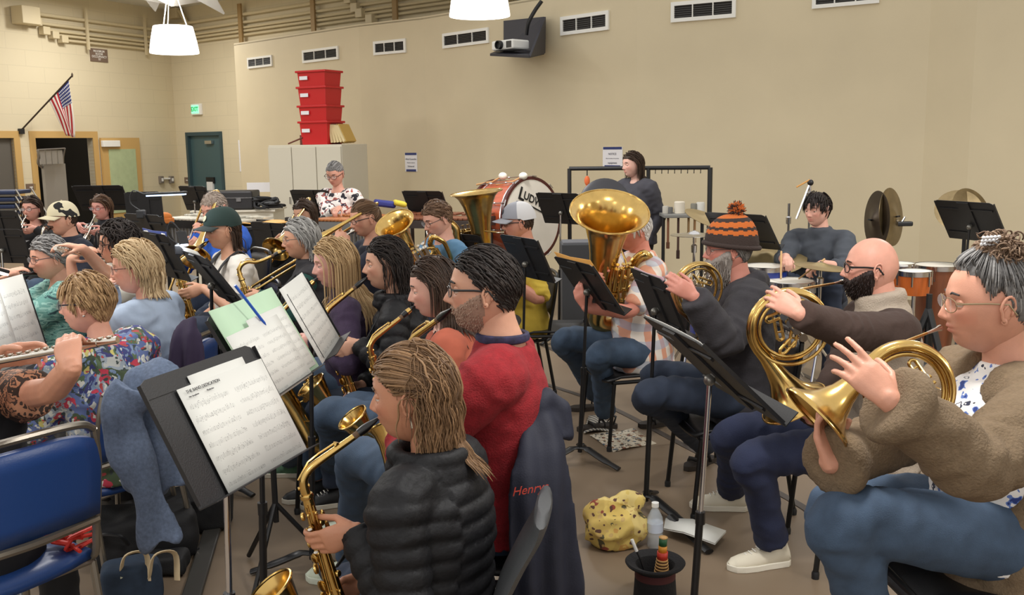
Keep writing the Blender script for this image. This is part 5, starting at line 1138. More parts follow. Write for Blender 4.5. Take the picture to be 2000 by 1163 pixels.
def music_mat(name, paper=(214, 214, 208), pages=1, seed=0.):
    mt = mat(name, paper, .75); nt = mt.node_tree; b = nt.nodes['Principled BSDF']; tc = N(nt, 'ShaderNodeTexCoord'); sp = N(nt, 'ShaderNodeSeparateXYZ'); nt.links.new(tc.outputs['UV'], sp.inputs[0]); u, v = sp.outputs[0], sp.outputs[1]
    up_ = mth(nt, 'FRACT', mth(nt, 'MULTIPLY', u, float(pages))); inm = mth(nt, 'MULTIPLY', mth(nt, 'GREATER_THAN', up_, .08), mth(nt, 'LESS_THAN', up_, .93))
    rows = 8.; rv = mth(nt, 'FRACT', mth(nt, 'MULTIPLY', v, rows)); vm = mth(nt, 'MULTIPLY', mth(nt, 'GREATER_THAN', v, .05), mth(nt, 'LESS_THAN', v, .87))
    band = mth(nt, 'MULTIPLY', mth(nt, 'GREATER_THAN', rv, .36), mth(nt, 'LESS_THAN', rv, .66))
    ln_ = mth(nt, 'LESS_THAN', mth(nt, 'FRACT', mth(nt, 'MULTIPLY', mth(nt, 'SUBTRACT', rv, .36), 16.6)), .22)
    staff = mth(nt, 'MULTIPLY', mth(nt, 'MULTIPLY', band, ln_), .60)
    cb = N(nt, 'ShaderNodeCombineXYZ'); nt.links.new(mth(nt, 'MULTIPLY', u, 55.*pages), cb.inputs[0]); nt.links.new(mth(nt, 'MULTIPLY', v, rows*7), cb.inputs[1]); cb.inputs[2].default_value = seed
    vo = N(nt, 'ShaderNodeTexVoronoi'); vo.inputs['Scale'].default_value = 1.; nt.links.new(cb.outputs[0], vo.inputs['Vector']); sc2 = N(nt, 'ShaderNodeSeparateColor'); nt.links.new(vo.outputs['Color'], sc2.inputs[0])
    wide = mth(nt, 'MULTIPLY', mth(nt, 'GREATER_THAN', rv, .25), mth(nt, 'LESS_THAN', rv, .78))
    note = mth(nt, 'MULTIPLY', mth(nt, 'MULTIPLY', mth(nt, 'LESS_THAN', vo.outputs['Distance'], .33), mth(nt, 'GREATER_THAN', sc2.outputs[0], .62)), wide)
    cb2 = N(nt, 'ShaderNodeCombineXYZ'); nt.links.new(mth(nt, 'MULTIPLY', u, 60.*pages), cb2.inputs[0]); nt.links.new(mth(nt, 'MULTIPLY', v, rows*1.), cb2.inputs[1]); vo2 = N(nt, 'ShaderNodeTexWhiteNoise'); 
    fl_ = N(nt, 'ShaderNodeVectorMath', operation='FLOOR'); nt.links.new(cb2.outputs[0], fl_.inputs[0]); nt.links.new(fl_.outputs[0], vo2.inputs[0])
    stem = mth(nt, 'MULTIPLY', mth(nt, 'MULTIPLY', mth(nt, 'LESS_THAN', mth(nt, 'FRACT', mth(nt, 'MULTIPLY', u, 60.*pages)), .16), mth(nt, 'GREATER_THAN', vo2.outputs[0], .5)), band)
    ink = mth(nt, 'MULTIPLY', mth(nt, 'MULTIPLY', mth(nt, 'MINIMUM', mth(nt, 'ADD', mth(nt, 'ADD', staff, note), stem), 1.), inm), vm)
    nt.links.new(mixc(nt, mth(nt, 'MULTIPLY', ink, .62), paper, (40, 40, 46)), b.inputs['Base Color']); return mt
M_music = music_mat('printed_music'); M_music2 = music_mat('printed_music_spread', pages=2, seed=3.)
def chair(lab, P, yaw, sh=.45, style='black', k=1., group='chairs of the players', back=True):
    """seat centre above P, yaw = direction the sitter faces"""
    a = math.radians(yaw); fr = rotz(a); root = empty('chair', V(P[0], P[1], 0), lab, 'chair', group); T = lambda: (fr, np.zeros(3), 1.)
    if style == 'blue': pm, mm = mat('chair_blue_vinyl', (28, 62, 120), .42, bump=.08, bscale=200), mat('chair_grey_metal', (132, 125, 114), .32, .75)
    elif style == 'grey': pm = mm = mat('chair_grey_plastic', (66, 68, 70), .45, bump=.1, bscale=180)
    else: pm, mm = mat('chair_black_plastic', (22, 22, 24), .42, bump=.1, bscale=180), mat('chair_black_metal', (20, 20, 21), .35, .3)
    s_ = MB(); g = []
    for x in np.linspace(-.20, .22, 7): g.append([(x, y, sh-.012*(1-(y/.21)**2)*1.2-(.02 if x > .19 else 0)+.008*abs(y/.21)**3) for y in np.linspace(-.21, .21, 7)])
    s_.sheet(np.array(g)); place(s_, T(), 'seat', pm, root, solid=.028 if style == 'blue' else .014)
    if back:
        b = MB(); g = []
        for z in np.linspace(sh+.14, sh+.40, 6): g.append([(-.235-.16*(z-sh-.14)-.03*math.cos(y/.22*1.3)+.012, y*(1-.12*max(0, (z-sh-.30)/.1)), z-.02*(abs(y)/.21)**4*(z > sh+.35)) for y in np.linspace(-.215, .215, 9)])
        b.sheet(np.array(g)); place(b, T(), 'backrest', pm, root, solid={'blue': .03, 'grey': .036}.get(style, .016))
    f_ = MB()
    for sy in (-1, 1): f_.tube(bez([(.20, sy*.215, sh-.02), (.0, sy*.215, sh-.02), (-.19, sy*.215, sh-.01), (-.225, sy*.215, sh+.1), (-.26, sy*.215, sh+.30), (-.275, sy*.20, sh+.40)] if back else [(.2, sy*.215, sh-.02), (0, sy*.215, sh-.02), (-.2, sy*.215, sh-.02)], 4), .0115, 8)
    if back: f_.tube(bez([(-.275, -.20, sh+.40), (-.285, -.15, sh+.425), (-.29, 0, sh+.43), (-.285, .15, sh+.425), (-.275, .20, sh+.40)], 4), .0115, 8)
    if back and style == 'blue': f_.tube(bez([(-.238, -.212, sh+.12), (-.262, -.1, sh+.125), (-.27, 0, sh+.125), (-.262, .1, sh+.125), (-.238, .212, sh+.12)], 4), .0125, 8)
    for x in (.2, -.19): f_.tube([(x, -.215, sh-.02), (x, .215, sh-.02)], .01, 8)
    place(f_, T(), 'frame', mm, root)
    for sy in (-1, 1):
        for x0, x1 in ((.19, .225), (-.19, -.25)):
            l_ = MB(); l_.tube([(x0, sy*.215, sh-.02), (x1, sy*.225, .02)], .0115, 8); lo = place(l_, T(), 'leg', mm, root)
            ft = MB(); ft.lathe([(.015, 0), (.016, .02), (.013, .03)], 10, (x1, sy*.225, 0)); place(ft, T(), 'foot_cap', M_dark, lo)
    return root
# ================================================================ THE PLAYERS
def gz(px, py): return atz(px, py, 0.)
def foot(px, py): return gz(px, py)+V(0, 0, .09)
def yd(a, e=0): a, e = math.radians(a), math.radians(e); return V(math.cos(a)*math.cos(e), math.sin(a)*math.cos(e), math.sin(e))
J1 = mat('denim_mid', (58, 76, 98), .85, var=.18, vscale=18, bump=.25, bscale=350)
J2 = mat('denim_dark', (38, 48, 66), .85, var=.15, vscale=18, bump=.2, bscale=350)
J3 = mat('trousers_navy', (30, 38, 66), .85, var=.1, vscale=10, bump=.2, bscale=250)
J4 = mat('trousers_black', (24, 24, 27), .85, var=.1, vscale=10)
J5 = mat('trousers_grey', (66, 66, 68), .85, var=.12, vscale=14)
SK = (196, 147, 122); SK2 = (188, 134, 108); SKT = (180, 126, 98)
BLK = ((20, 17, 17), (52, 44, 40)); DBR = ((34, 24, 20), (78, 60, 48)); MBR = ((66, 48, 34), (122, 94, 70)); BLD = ((142, 112, 76), (212, 184, 140)); GRY = ((96, 94, 92), (190, 188, 184)); DGRY = ((58, 56, 56), (150, 148, 146))
SHORT = dict(side=.012, back=-.05)
def seat(info, lab, yaw, style='black', back=True, dx=.08, grp='chairs of the players'):
    P = info['Pl']+info['f']*dx; return chair(lab, P, yaw, max(.40, info['Pl'][2]-.105), style, group=grp, back=back)
def saxer(lab, bot, X, tenor=False, sc_=1., strap=True, curl=(.75, .8, .85, .9), lig=True, drop=0., tilt=None, **kw):
    """bot = (px,py,Y) of the bottom of the bow"""
    def hf(info):
        M = info['mouth']+info['Fh'][:, 0]*.0; Xv = yd(X) if np.isscalar(X) else np.asarray(X); B = at(*bot); D = nrm(B-(M+Xv*.20*sc_))
        st = None
        if strap: N_ = info['Nk']; st = [N_+info['l']*.07+info['f']*.05, N_-info['l']*.07+info['f']*.05]
        sx = sax(lab, M, D, Xv, sc_, tenor, strap=st, lig=lig); info['sx'] = sx
        h = sax_hands(sx, curl=curl); h.update(kw.get('over', {})); return h
    return hf
# ---- front row: woman with black quilted jacket
M_puff = mat('quilted_black_nylon', (17, 17, 20), .62, spec=.3, var=.15, vscale=30, bump=.25, bscale=60)
M_knitred = mat('red_wool_knit', (136, 22, 30), .92, var=.14, vscale=60, bump=.35, bscale=220)
def puff_collar(gb, info):
    N_, f, k = info['Nk'], info['f'], info['k']
    for z_, r_ in ((-.012, .090), (.020, .086)): gb.tube([N_+V(0, 0, z_)+f*.012+r_*k*(math.cos(a)*f+math.sin(a)*info['l']) for a in np.arange(16)*2*PI/16], .020, 8, closed=True)
i19 = person('saxophonist nearest the camera, black quilted jacket, brown hair half tied back', (808, 772, 2.33), 170, 7, byaw=156, lean=3, fem=1, detail=2, skin=SKT, torso=.47,
   hands=saxer('alto saxophone held low by the woman in the black quilted jacket', (678, 1185, 2.30), 200, lig=False, curl=(.7, .85, .9, 1.)),
   top=[(dict(m=M_puff, puff=(.048, .011), off=.014, wrinkle=.0035, smooth=3, voxel=.008, sr=1.12, add=[puff_collar]), 'quilted_jacket')], bottom=dict(m=J2),
   hair=dict(c=((72, 52, 38), (158, 124, 90)), style='back', Q=(-.088, .0, .012), L=.30, thick=.016, n=1500, w=.0028, grav=1., rough=.42, hl=dict(side=.02, back=-.02, temple=.025), curl=.06,
     more=[lambda rng, F: locks(rng, 1100, 'back', .22, .026, F, hl=dict(azmin=1.7, back=-.07), w=.003, grav=1.1, curl=.45, cfreq=70, jit=.7, lr=(.6, 1.))]))
cl_ = MB(); q = i19['Hc']+i19['Fh']@V(-.108, .0, .014); cl_.ball(q, .014, 10, 7); cl_.ball(q+V(-.0, 0, .016), .008, 8, 6); cl_.ball(q+i19['Fh']@V(0, .012, -.006), .007, 8, 6)
cl_.build('hair_clip', mat('clear_clip', (226, 220, 216), .1, spec=.8, coat=.5), i19['body'], origin=i19['base'])
er = MB().tube([i19['Hc']+i19['Fh']@V(-.008, .078, -.035), i19['Hc']+i19['Fh']@V(-.008, .080, -.062)], .003, 6); er.build('earring', M_silver, i19['body'], origin=i19['base'])
rg = MB(); q = i19['W'][1]; 
# ---- red sweater man
i18 = person('bearded man in a red sweater and black rimmed glasses playing saxophone', (948, 568, 2.80), 180, 1, byaw=172, lean=-2, detail=2, skin=SK, torso=.50, k=1.02, lids=.35,
   hands=saxer('saxophone of the bearded man in the red sweater, partly behind the nearest woman', (830, 940, 2.85), 130, lig=False, tenor=False, sc_=1.05),
   knees={1: at(700, 885, 3.25), -1: at(760, 880, 3.6)}, feet={1: foot(690, 1135), -1: foot(700, 1050), 'd1': yd(175), 'd-1': yd(170)}, shoe=dict(m=mat('clog_sage', (196, 204, 184), .5), sole=mat('clog_sole', (206, 212, 196), .5), t='clog'),
   top=[(dict(m=M_knitred, off=.018, collar=(.12, 1.02), wrinkle=.005, hem=-.10, sr=1.12, hemrib=.02, voxel=.009), 'sweater')], bottom=dict(m=J1),
   hair=dict(c=BLK, style='back', L=.050, thick=.017, n=1300, w=.0028, hl=dict(temple=.04, front=.072, side=.022, back=-.045), rough=.6, jit=.15), glasses=dict(s=(.023, .016), r=.0018),
   beard=dict(c=((124, 96, 80), (178, 152, 134)), t=.0014, L=.005, n=500))
cb_ = MB(); N_ = i18['Nk']; cb_.tube([N_+V(0, 0, .035)+(.068*i18['k'])*(math.cos(a)*i18['f']*1.05+math.sin(a)*i18['l']) for a in np.arange(18)*2*PI/18], .009, 8, closed=True, flat=1.5, up=V(0, 0, 1)); cb_.build('shirt_collar', mat('plaid_collar', (40, 38, 66), .8, var=.5, vscale=60), i18['body'], origin=i18['base'])
# ---- rust t-shirt girl
M_rust = mat('rust_cotton', (164, 84, 62), .9, var=.08, vscale=20)
i17 = person('girl with straight brown hair in a rust t-shirt playing alto saxophone', (852, 562, 3.75), 186, 12, byaw=182, lean=4, fem=1, detail=1, skin=(214, 164, 146), torso=.49,
   hands=saxer('alto saxophone with its open bell beside the nearest woman, held by girl in rust t-shirt', (782, 838, 3.70), 206),
   knees={1: at(650, 800, 3.95), -1: at(690, 790, 4.2)}, feet={1: foot(655, 968), -1: foot(565, 930), 'd1': yd(180), 'd-1': yd(175)}, shoe=dict(m=mat('shoe_green_suede', (74, 108, 84), .8, var=.3, vscale=30)),
   top=[(dict(m=M_rust, off=.012, sleeve=.45), 't_shirt')], bottom=dict(m=J1), hair=dict(c=DBR, style='down', L=.30, thick=.014, n=560, w=.0045, hl=dict(side=.03), grav=1.3))
# ---- black puffer curly woman
i16 = person('dark wavy haired woman in a black puffer jacket playing saxophone', (757, 517, 4.45), 192, 3, byaw=180, lean=3, fem=1, detail=1, skin=(196, 150, 126), torso=.48,
   hands=saxer('tenor saxophone held upright by the dark haired woman in the black puffer jacket', (702, 775, 4.35), 205, lig=False, sc_=1.12, curl=(.7, .8, .9, .9)),
   knees={1: at(630, 790, 4.5), -1: at(640, 770, 4.8)}, shoe=dict(m=M_dark),
   top=[(dict(m=M_puff, puff=(.055, .010), off=.016, wrinkle=.003, smooth=3, voxel=.009, add=[puff_collar]), 'quilted_jacket')], bottom=dict(m=J2),
   hair=dict(c=BLK, style='back', L=.30, thick=.020, n=520, w=.005, hl=dict(side=.035), curl=.35, cfreq=55, jit=.4))
# ---- blonde in purple
i14 = person('woman with long straight blonde hair in a purple cardigan playing tenor saxophone', (655, 515, 4.65), 200, 9, byaw=190, lean=4, fem=1, detail=1, skin=(220, 168, 154), torso=.48, lids=.8,
   hands=saxer('tenor saxophone held by the blonde woman in purple, behind the narrow sheet stand', (600, 700, 4.5), 200, sc_=1.1), knees={1: at(590, 740, 4.6), -1: at(620, 720, 4.9)}, shoe=dict(m=M_dark),
   top=[(dict(m=mat('purple_knit', (56, 42, 66), .92, var=.12, vscale=50, bump=.3, bscale=200), off=.014, collar=(.35, 1.15)), 'cardigan')], bottom=dict(m=J1),
   hair=dict(c=BLD, style='down', L=.44, thick=.022, n=760, w=.0045, hl=dict(side=.03), grav=1.3))
# ---- grey-haired tenor woman
i11 = person('grey haired saxophonist in a black vest over dark green sleeves', (588, 468, 5.8), 198, 5, byaw=190, lean=4, fem=1, detail=1, skin=(196, 146, 118), torso=.48,
   hands=saxer('tenor saxophone held by the grey haired woman in the black vest', (545, 655, 5.7), 190, tenor=True, sc_=.95), knees={1: at(500, 660, 5.9)},
   top=[(dict(m=mat('dark_green_fleece', (16, 58, 52), .95, bump=.2), off=.008), 'fleece_sleeves'), (dict(m=mat('black_vest', (34, 32, 36), .8, bump=.2), off=.022, sleeve=.08, collar=(.4, 1.2)), 'vest')], bottom=dict(m=J2),
   hair=dict(c=GRY, style='down', L=.15, thick=.026, n=420, w=.0055, hl=dict(side=.02), curl=.25, cfreq=60), glasses=dict(c=(90, 80, 76), r=.001))
# ---- cap boy
i10 = person('saxophonist in a dark green cap, white t-shirt and black harness', (436, 450, 6.0), 212, 6, byaw=214, lean=5, detail=1, skin=(200, 150, 122), torso=.49,
   hands=saxer('saxophone with its bell facing out, held by the player in the green cap', (385, 640, 5.8), 225, sc_=1.12, strap=False), knees={1: at(380, 640, 5.4), -1: at(400, 630, 5.9)}, shoe=dict(m=M_dark),
   top=[(dict(m=mat('white_cotton', (214, 208, 198), .9, var=.05), off=.014, sleeve=.55), 't_shirt')], bottom=dict(m=J2), hair=dict(c=DBR, style='back', L=.16, thick=.014, n=300, w=.005, hl=dict(azmin=1.55), curl=.2))
# ---- trombone man in blue
def boner(lab, d, up=(0, 0, 1), slide=.3, side=1, m_=None, sc_=1.):
    def hf(info):
        M = info['mouth']; t = trombone(lab, M, d, up, slide=slide, side=side, m_=m_, sc_=sc_); info['tb'] = t; W = t['W']; fr = t['fr']
        return {1: dict(g=W((.03, -.03*side, .03)), fd=nrm(fr[:, 1]*-side*.5+fr[:, 2]*.7), pn=-fr[:, 0]*.3-fr[:, 1]*1.0*1, curl=(.8, .9, 1, 1), pole=V(0, 0, -1)+info['l']),
                -1: dict(g=W((slide+.02, -.05*side, -.01)), fd=nrm(fr[:, 1]*.7+fr[:, 2]*.5), pn=-fr[:, 0]+fr[:, 1]*.3, curl=(.9, 1, 1, 1), pole=V(0, 0, -1)-info['l'])}
    return hf
i9 = person('grey haired man in a bright blue jacket looking down while playing trombone', (420, 408, 6.9), 244, 20, byaw=232, lean=10, detail=1, skin=(214, 158, 138), torso=.47, k=1.03,
   hands=boner('trombone pointing down in front of the man in bright blue', yd(266, -38), up=(0, 0, 1), slide=.12), top=[(dict(m=mat('bright_blue_fleece', (30, 84, 180), .85, var=.1, bump=.15), off=.026, collar=(.2, 1.1), sr=1.2), 'jacket')], bottom=dict(m=J2), 
   hair=dict(c=((120, 104, 92), (186, 172, 160)), style='short', L=.022, thick=.006, n=500, w=.0035, hl=SHORT))
i12 = person('girl with straight brown hair in black half hidden behind the grey haired saxophonist', (596, 418, 7.9), 236, 14, byaw=220, lean=5, fem=1, detail=0, hands=boner('trombone rising beside the brown haired girl in front of xylophone', yd(252, -32), slide=.1),
   top=[(dict(m=mat('black_top', (26, 32, 34), .85), off=.014), 'top')], bottom=dict(m=J4), hair=dict(c=DBR, style='down', L=.22, thick=.016, n=320, w=.006, hl=dict(side=.025)))
M_tiger = ramp_mat('navy_orange_print', [(0, (24, 26, 40)), (.50, (196, 90, 30)), (.56, (24, 26, 40)), (.66, (214, 206, 196)), (.7, (24, 26, 40))], scale=14, stretch=(1, 1, .35))
i15 = person('woman with a ponytail and dark glasses in a navy printed top playing trombone', (714, 427, 6.4), 212, 14, byaw=205, lean=6, fem=1, detail=1, skin=(204, 152, 128), hands=boner('large trombone slanting across the woman with the ponytail', yd(226, -22), slide=.08, side=1),
   top=[(dict(m=mat('navy_cotton', (26, 30, 46), .88), off=.014, sleeve=.5), 't_shirt')], bottom=dict(m=J2), hair=dict(c=MBR, style='back', Q=(-.10, 0, .045), L=.24, thick=.010, n=360, w=.005, hl=dict(side=.03)), glasses=dict(c=(40, 30, 34), s=(.024, .015)))
# ---- xylophone lady, standing woman
M_floral2 = ramp_mat('white_floral_blouse', [(0, (34, 34, 44)), (.40, (226, 220, 216)), (.50, (240, 236, 232)), (.56, (176, 96, 84)), (.60, (58, 56, 76)), (.66, (230, 226, 222))], scale=13, detail=3)
i13 = person('woman in a black and white floral blouse standing at the xylophone', (655, 340, 9.25), 252, 22, byaw=252, lean=9, fem=1, detail=1, standing=True, skin=(206, 152, 132), torso=.50,
   hands=lambda i: {1: dict(g=at(682, 417, 9.0), fd=yd(215, -15), pn=V(0, 0, -1), curl=(.8, .9, 1, 1)), -1: dict(g=at(655, 418, 8.85), fd=yd(250, -15), pn=V(0, 0, -1), curl=(.8, .9, 1, 1))},
   top=[(dict(m=M_floral2, off=.014, sleeve=.75), 'blouse')], bottom=dict(m=J4), shoe=dict(m=M_dark), hair=dict(c=DGRY, style='back', Q=(-.10, 0, .05), L=.15, thick=.008, n=260, w=.005, hl=dict(side=.03)), glasses=dict(c=(24, 20, 24), s=(.026, .018)))
i23 = person('standing woman with shoulder length dark hair in a grey sweatshirt behind the tuba', (1236, 322, 9.2), 205, 6, byaw=222, lean=0, fem=1, detail=1, standing=True, skin=(214, 170, 154), lids=.95,
   hands=lambda i: {1: dict(w=at(1262, 468, 9.1), fd=yd(205, -50), pn=yd(150), pole=V(.3, .2, -1)), -1: dict(w=at(1222, 462, 9.05), fd=yd(0, -50), pn=yd(30), pole=V(-.6, 0, -1))},
   top=[(dict(m=mat('charcoal_sweatshirt', (66, 66, 74), .9, var=.08), off=.024, sr=1.2), 'sweatshirt')], bottom=dict(m=J4), shoe=dict(m=M_dark), hair=dict(c=DBR, style='down', L=.30, thick=.020, n=420, w=.006, curl=.12, hl=dict(side=.03)))
# ---- euphonium man, tuba man in yellow, tuba man in plaid
i20 = person('man in glasses and a blue t-shirt looking down while playing euphonium', (856, 428, 6.45), 212, 22, byaw=210, lean=4, detail=1, skin=(214, 162, 142),
   hands=lambda i: (i.__setitem__('t', upright_horn('euphonium with its bell tipped left, held by the man in the blue t-shirt', at(770, 436, 6.0), nrm(at(770, 436, 6.0)-at(838, 560, 6.3)), yd(20), .125, .52, i['mouth'], 'euphonium', sc_=1.)) or
       {1: dict(g=at(835, 545, 6.3), fd=yd(180, 30), pn=yd(200), curl=(.8, .9, 1, 1)), -1: dict(g=at(810, 530, 6.1), fd=yd(60, 10), pn=yd(20), curl=(.7, .8, .9, .9))}),
   top=[(dict(m=mat('slate_blue_cotton', (84, 124, 156), .9, var=.08), off=.014, sleeve=.45), 't_shirt')], bottom=dict(m=J2), hair=dict(c=((70, 50, 38), (136, 106, 82)), style='back', L=.04, thick=.020, n=520, w=.0035, hl=SHORT), glasses=dict(c=(60, 56, 58), s=(.024, .019), r=.001))
i21 = person('man in a grey baseball cap and yellow t-shirt playing tuba', (1014, 436, 6.75), 184, 6, byaw=188, lean=-2, detail=1, skin=(196, 138, 116), k=1.03, broad=1.08, belly=.03, torso=.52,
   hands=lambda i: (i.__setitem__('t', upright_horn('tuba with its tall bell beside the bass drum, played by the man in yellow', at(930, 376, 6.9), nrm(V(-.10, -.05, 1)), yd(190, 0), .185, .62, i['mouth'], 'tuba', m_=M_brass2, lt=.30)) or
       {1: dict(g=at(960, 540, 6.4), fd=yd(185, 20), pn=yd(120), curl=(.8, .9, 1, 1)), -1: dict(g=at(950, 520, 6.8), fd=yd(190, 20), pn=yd(250), curl=(.7, .8, .9, .9))}),
   knees={1: at(925, 625, 6.5), -1: at(930, 615, 7.0)}, feet={1: foot(950, 760), -1: foot(960, 745)}, shoe=dict(m=M_dark),
   top=[(dict(m=mat('mustard_cotton', (196, 168, 62), .9, var=.08, bump=.1), off=.020, sleeve=.5), 't_shirt')], bottom=dict(m=J5), hair=dict(c=DBR, style='short', L=.02, thick=.005, n=260, w=.004, hl=dict(azmin=1.35, side=.01, back=-.05)), glasses=dict(c=(30, 26, 28), s=(.024, .015)))
M_plaid = mat('pastel_plaid', (226, 206, 192), .85); nt = M_plaid.node_tree; b = nt.nodes['Principled BSDF']; tc = N(nt, 'ShaderNodeTexCoord'); sp = N(nt, 'ShaderNodeSeparateXYZ'); nt.links.new(tc.outputs['Object'], sp.inputs[0])
px_ = mth(nt, 'GREATER_THAN', mth(nt, 'SINE', mth(nt, 'MULTIPLY', mth(nt, 'ADD', sp.outputs[0], sp.outputs[1]), 62.)), .1); pz_ = mth(nt, 'GREATER_THAN', mth(nt, 'SINE', mth(nt, 'MULTIPLY', mth(nt, 'SUBTRACT', sp.outputs[2], mth(nt, 'MULTIPLY', sp.outputs[1], .3)), 62.)), .1)
c1 = mixc(nt, px_, (232, 222, 210), (222, 160, 132)); nt.links.new(mixc(nt, mth(nt, 'MULTIPLY', pz_, .55), c1, (150, 168, 196)), b.inputs['Base Color'])
i22 = person('white haired man in a pastel plaid shirt, face hidden behind tuba bell', (1238, 450, 5.55), 200, 8, byaw=196, lean=2, detail=1, skin=(214, 142, 124), k=1.02, belly=.02, torso=.53,
   hands=lambda i: (i.__setitem__('t', upright_horn('large tuba with a wide golden bell tipped to the camera, before the plaid shirt', at(1191, 413, 5.2), nrm(V(.05, -.50, .86)), yd(15, 0), .212, .74, i['mouth'], 'tuba', fat=.95)) or
       {1: dict(g=at(1136, 575, 5.15), fd=yd(200, 60), pn=yd(60), curl=(.8, .9, 1, 1)), -1: dict(g=at(1175, 545, 5.3), fd=yd(230, 10), pn=yd(300), curl=(.7, .8, .9, .9))}),
   knees={1: at(1172, 688, 5.35), -1: at(1105, 660, 5.6)}, feet={1: foot(1150, 838)+yd(0)*.1, -1: foot(1165, 800), 'd1': yd(200), 'd-1': yd(190)}, shoe=dict(m=mat('sandal_strap', (30, 27, 26), .6), sole=mat('sandal_sole', (44, 36, 30), .7), t='sandal'),
   top=[(dict(m=M_plaid, off=.018, sleeve=.45, collar=(.3, 1.15)), 'plaid_shirt')], bottom=dict(m=J1), hair=dict(c=((196, 192, 188), (238, 236, 232)), style='short', L=.05, thick=.016, n=360, w=.005, hl=dict(side=.0, back=-.075)))
# ---- horns
def horner(lab, Cn, n, bd, LHg, LHfd, sc_=1., m_=None, bell_m=None, bflare=.15, **kw):
    def hf(info):
        h = french_horn(lab, info['mouth']+info['Fh'][:, 0]*.012, np.asarray(Cn), n, bd, sc_, m_, bell_m, bflare); info['hn'] = h
        return {1: dict(g=LHg, fd=LHfd, pn=kw.get('pn', V(0, 1, -.2)), curl=kw.get('curl', (.35, .45, .5, .6)), thumb=.3, pole=kw.get('pole', V(-.2, -.5, -1)), spread=.6), -1: dict(g=(kw['rh'] if 'rh' in kw else h['W']((.225, 0, -h['sz']*.165))), fd=nrm(-np.asarray(bd)*.6+V(-.5, -.1, 0)), pn=V(0, 0, 1), curl=(.6, .6, .6, .6), pole=kw.get('rpole', V(.3, .4, -1)))}
    return hf
M_hood = mat('charcoal_hoodie', (52, 50, 54), .95, var=.12, vscale=25, bump=.2, bscale=120)
i24 = person('bearded horn player in an orange and brown striped beanie and charcoal hoodie', (1424, 488, 4.5), 178, 4, byaw=186, lean=4, detail=1, skin=(196, 132, 116), k=1.02, torso=.53,
   hands=horner('french horn held by the man in the striped beanie', at(1362, 565, 4.25), yd(290, -5), yd(55, -25), at(1322, 560, 4.05), yd(190, 35), m_=M_brass2, bflare=.13, sc_=.86, curl=(.8, .9, 1., 1.)),
   knees={1: at(1270, 765, 4.3), -1: at(1285, 728, 4.7)}, feet={1: foot(1378, 905), -1: foot(1300, 830), 'd1': yd(225), 'd-1': yd(200)}, shoe=dict(m=mat('sandal_strap', (30, 27, 26), .6), sole=mat('sandal_sole', (44, 36, 30), .7), t='sandal'),
   top=[(dict(m=M_hood, off=.028, hood=True, sr=1.25, wrinkle=.008), 'hoodie')], bottom=dict(m=J2), hair=dict(c=DGRY, style='back', L=.10, thick=.010, n=200, w=.005, hl=dict(azmin=1.4, side=.0)), glasses=dict(c=(70, 64, 62), s=(.024, .02), r=.001), beard=dict(c=((100, 92, 88), (176, 168, 160)), t=.022, L=.03, n=420, long=.03, top=-.034))
i26 = person('bald man with a dark beard and black glasses playing french horn', (1704, 524, 3.85), 168, 2, byaw=178, lean=1, detail=2, skin=(214, 156, 136), k=1.02, torso=.53, lids=.4,
   hands=horner('french horn held by the bald man in glasses', at(1542, 640, 3.55), yd(268, -5), yd(-35, -45), at(1517, 588, 3.40), yd(150, 30), sc_=1.04, bflare=.125, curl=(.6, .7, .75, .8)),
   knees={1: at(1472, 892, 3.65), -1: at(1432, 842, 4.0)}, feet={1: foot(1497, 1105)+yd(0)*.02, -1: foot(1420, 995)+yd(0)*.02, 'd1': yd(192), 'd-1': yd(170)}, shoe=dict(m=mat('sneaker_cream', (214, 206, 186), .7)),
   top=[(dict(m=mat('brown_knit_sleeve', (64, 48, 42), .95, bump=.2), off=.016, sr=1.15), 'brown_sleeves'), (dict(m=mat('oatmeal_knit', (172, 158, 142), .95, var=.06, bump=.4, bscale=160), off=.026, sleeve=.18, collar=(.55, 1.25)), 'sweater')], bottom=dict(m=J3, fat=1.08),
   glasses=dict(s=(.024, .017), r=.0021), beard=dict(c=((26, 20, 20), (60, 46, 42)), t=.013, L=.014, n=600, top=-.034))
M_card = mat('olive_brown_knit', (112, 94, 72), .95, var=.12, vscale=90, bump=.5, bscale=170); M_blue_fl = ramp_mat('blue_floral_blouse', [(0, (40, 60, 128)), (.38, (96, 124, 190)), (.42, (232, 230, 228)), (.60, (238, 236, 232)), (.64, (52, 56, 76)), (.68, (232, 230, 228))], scale=27, detail=2)
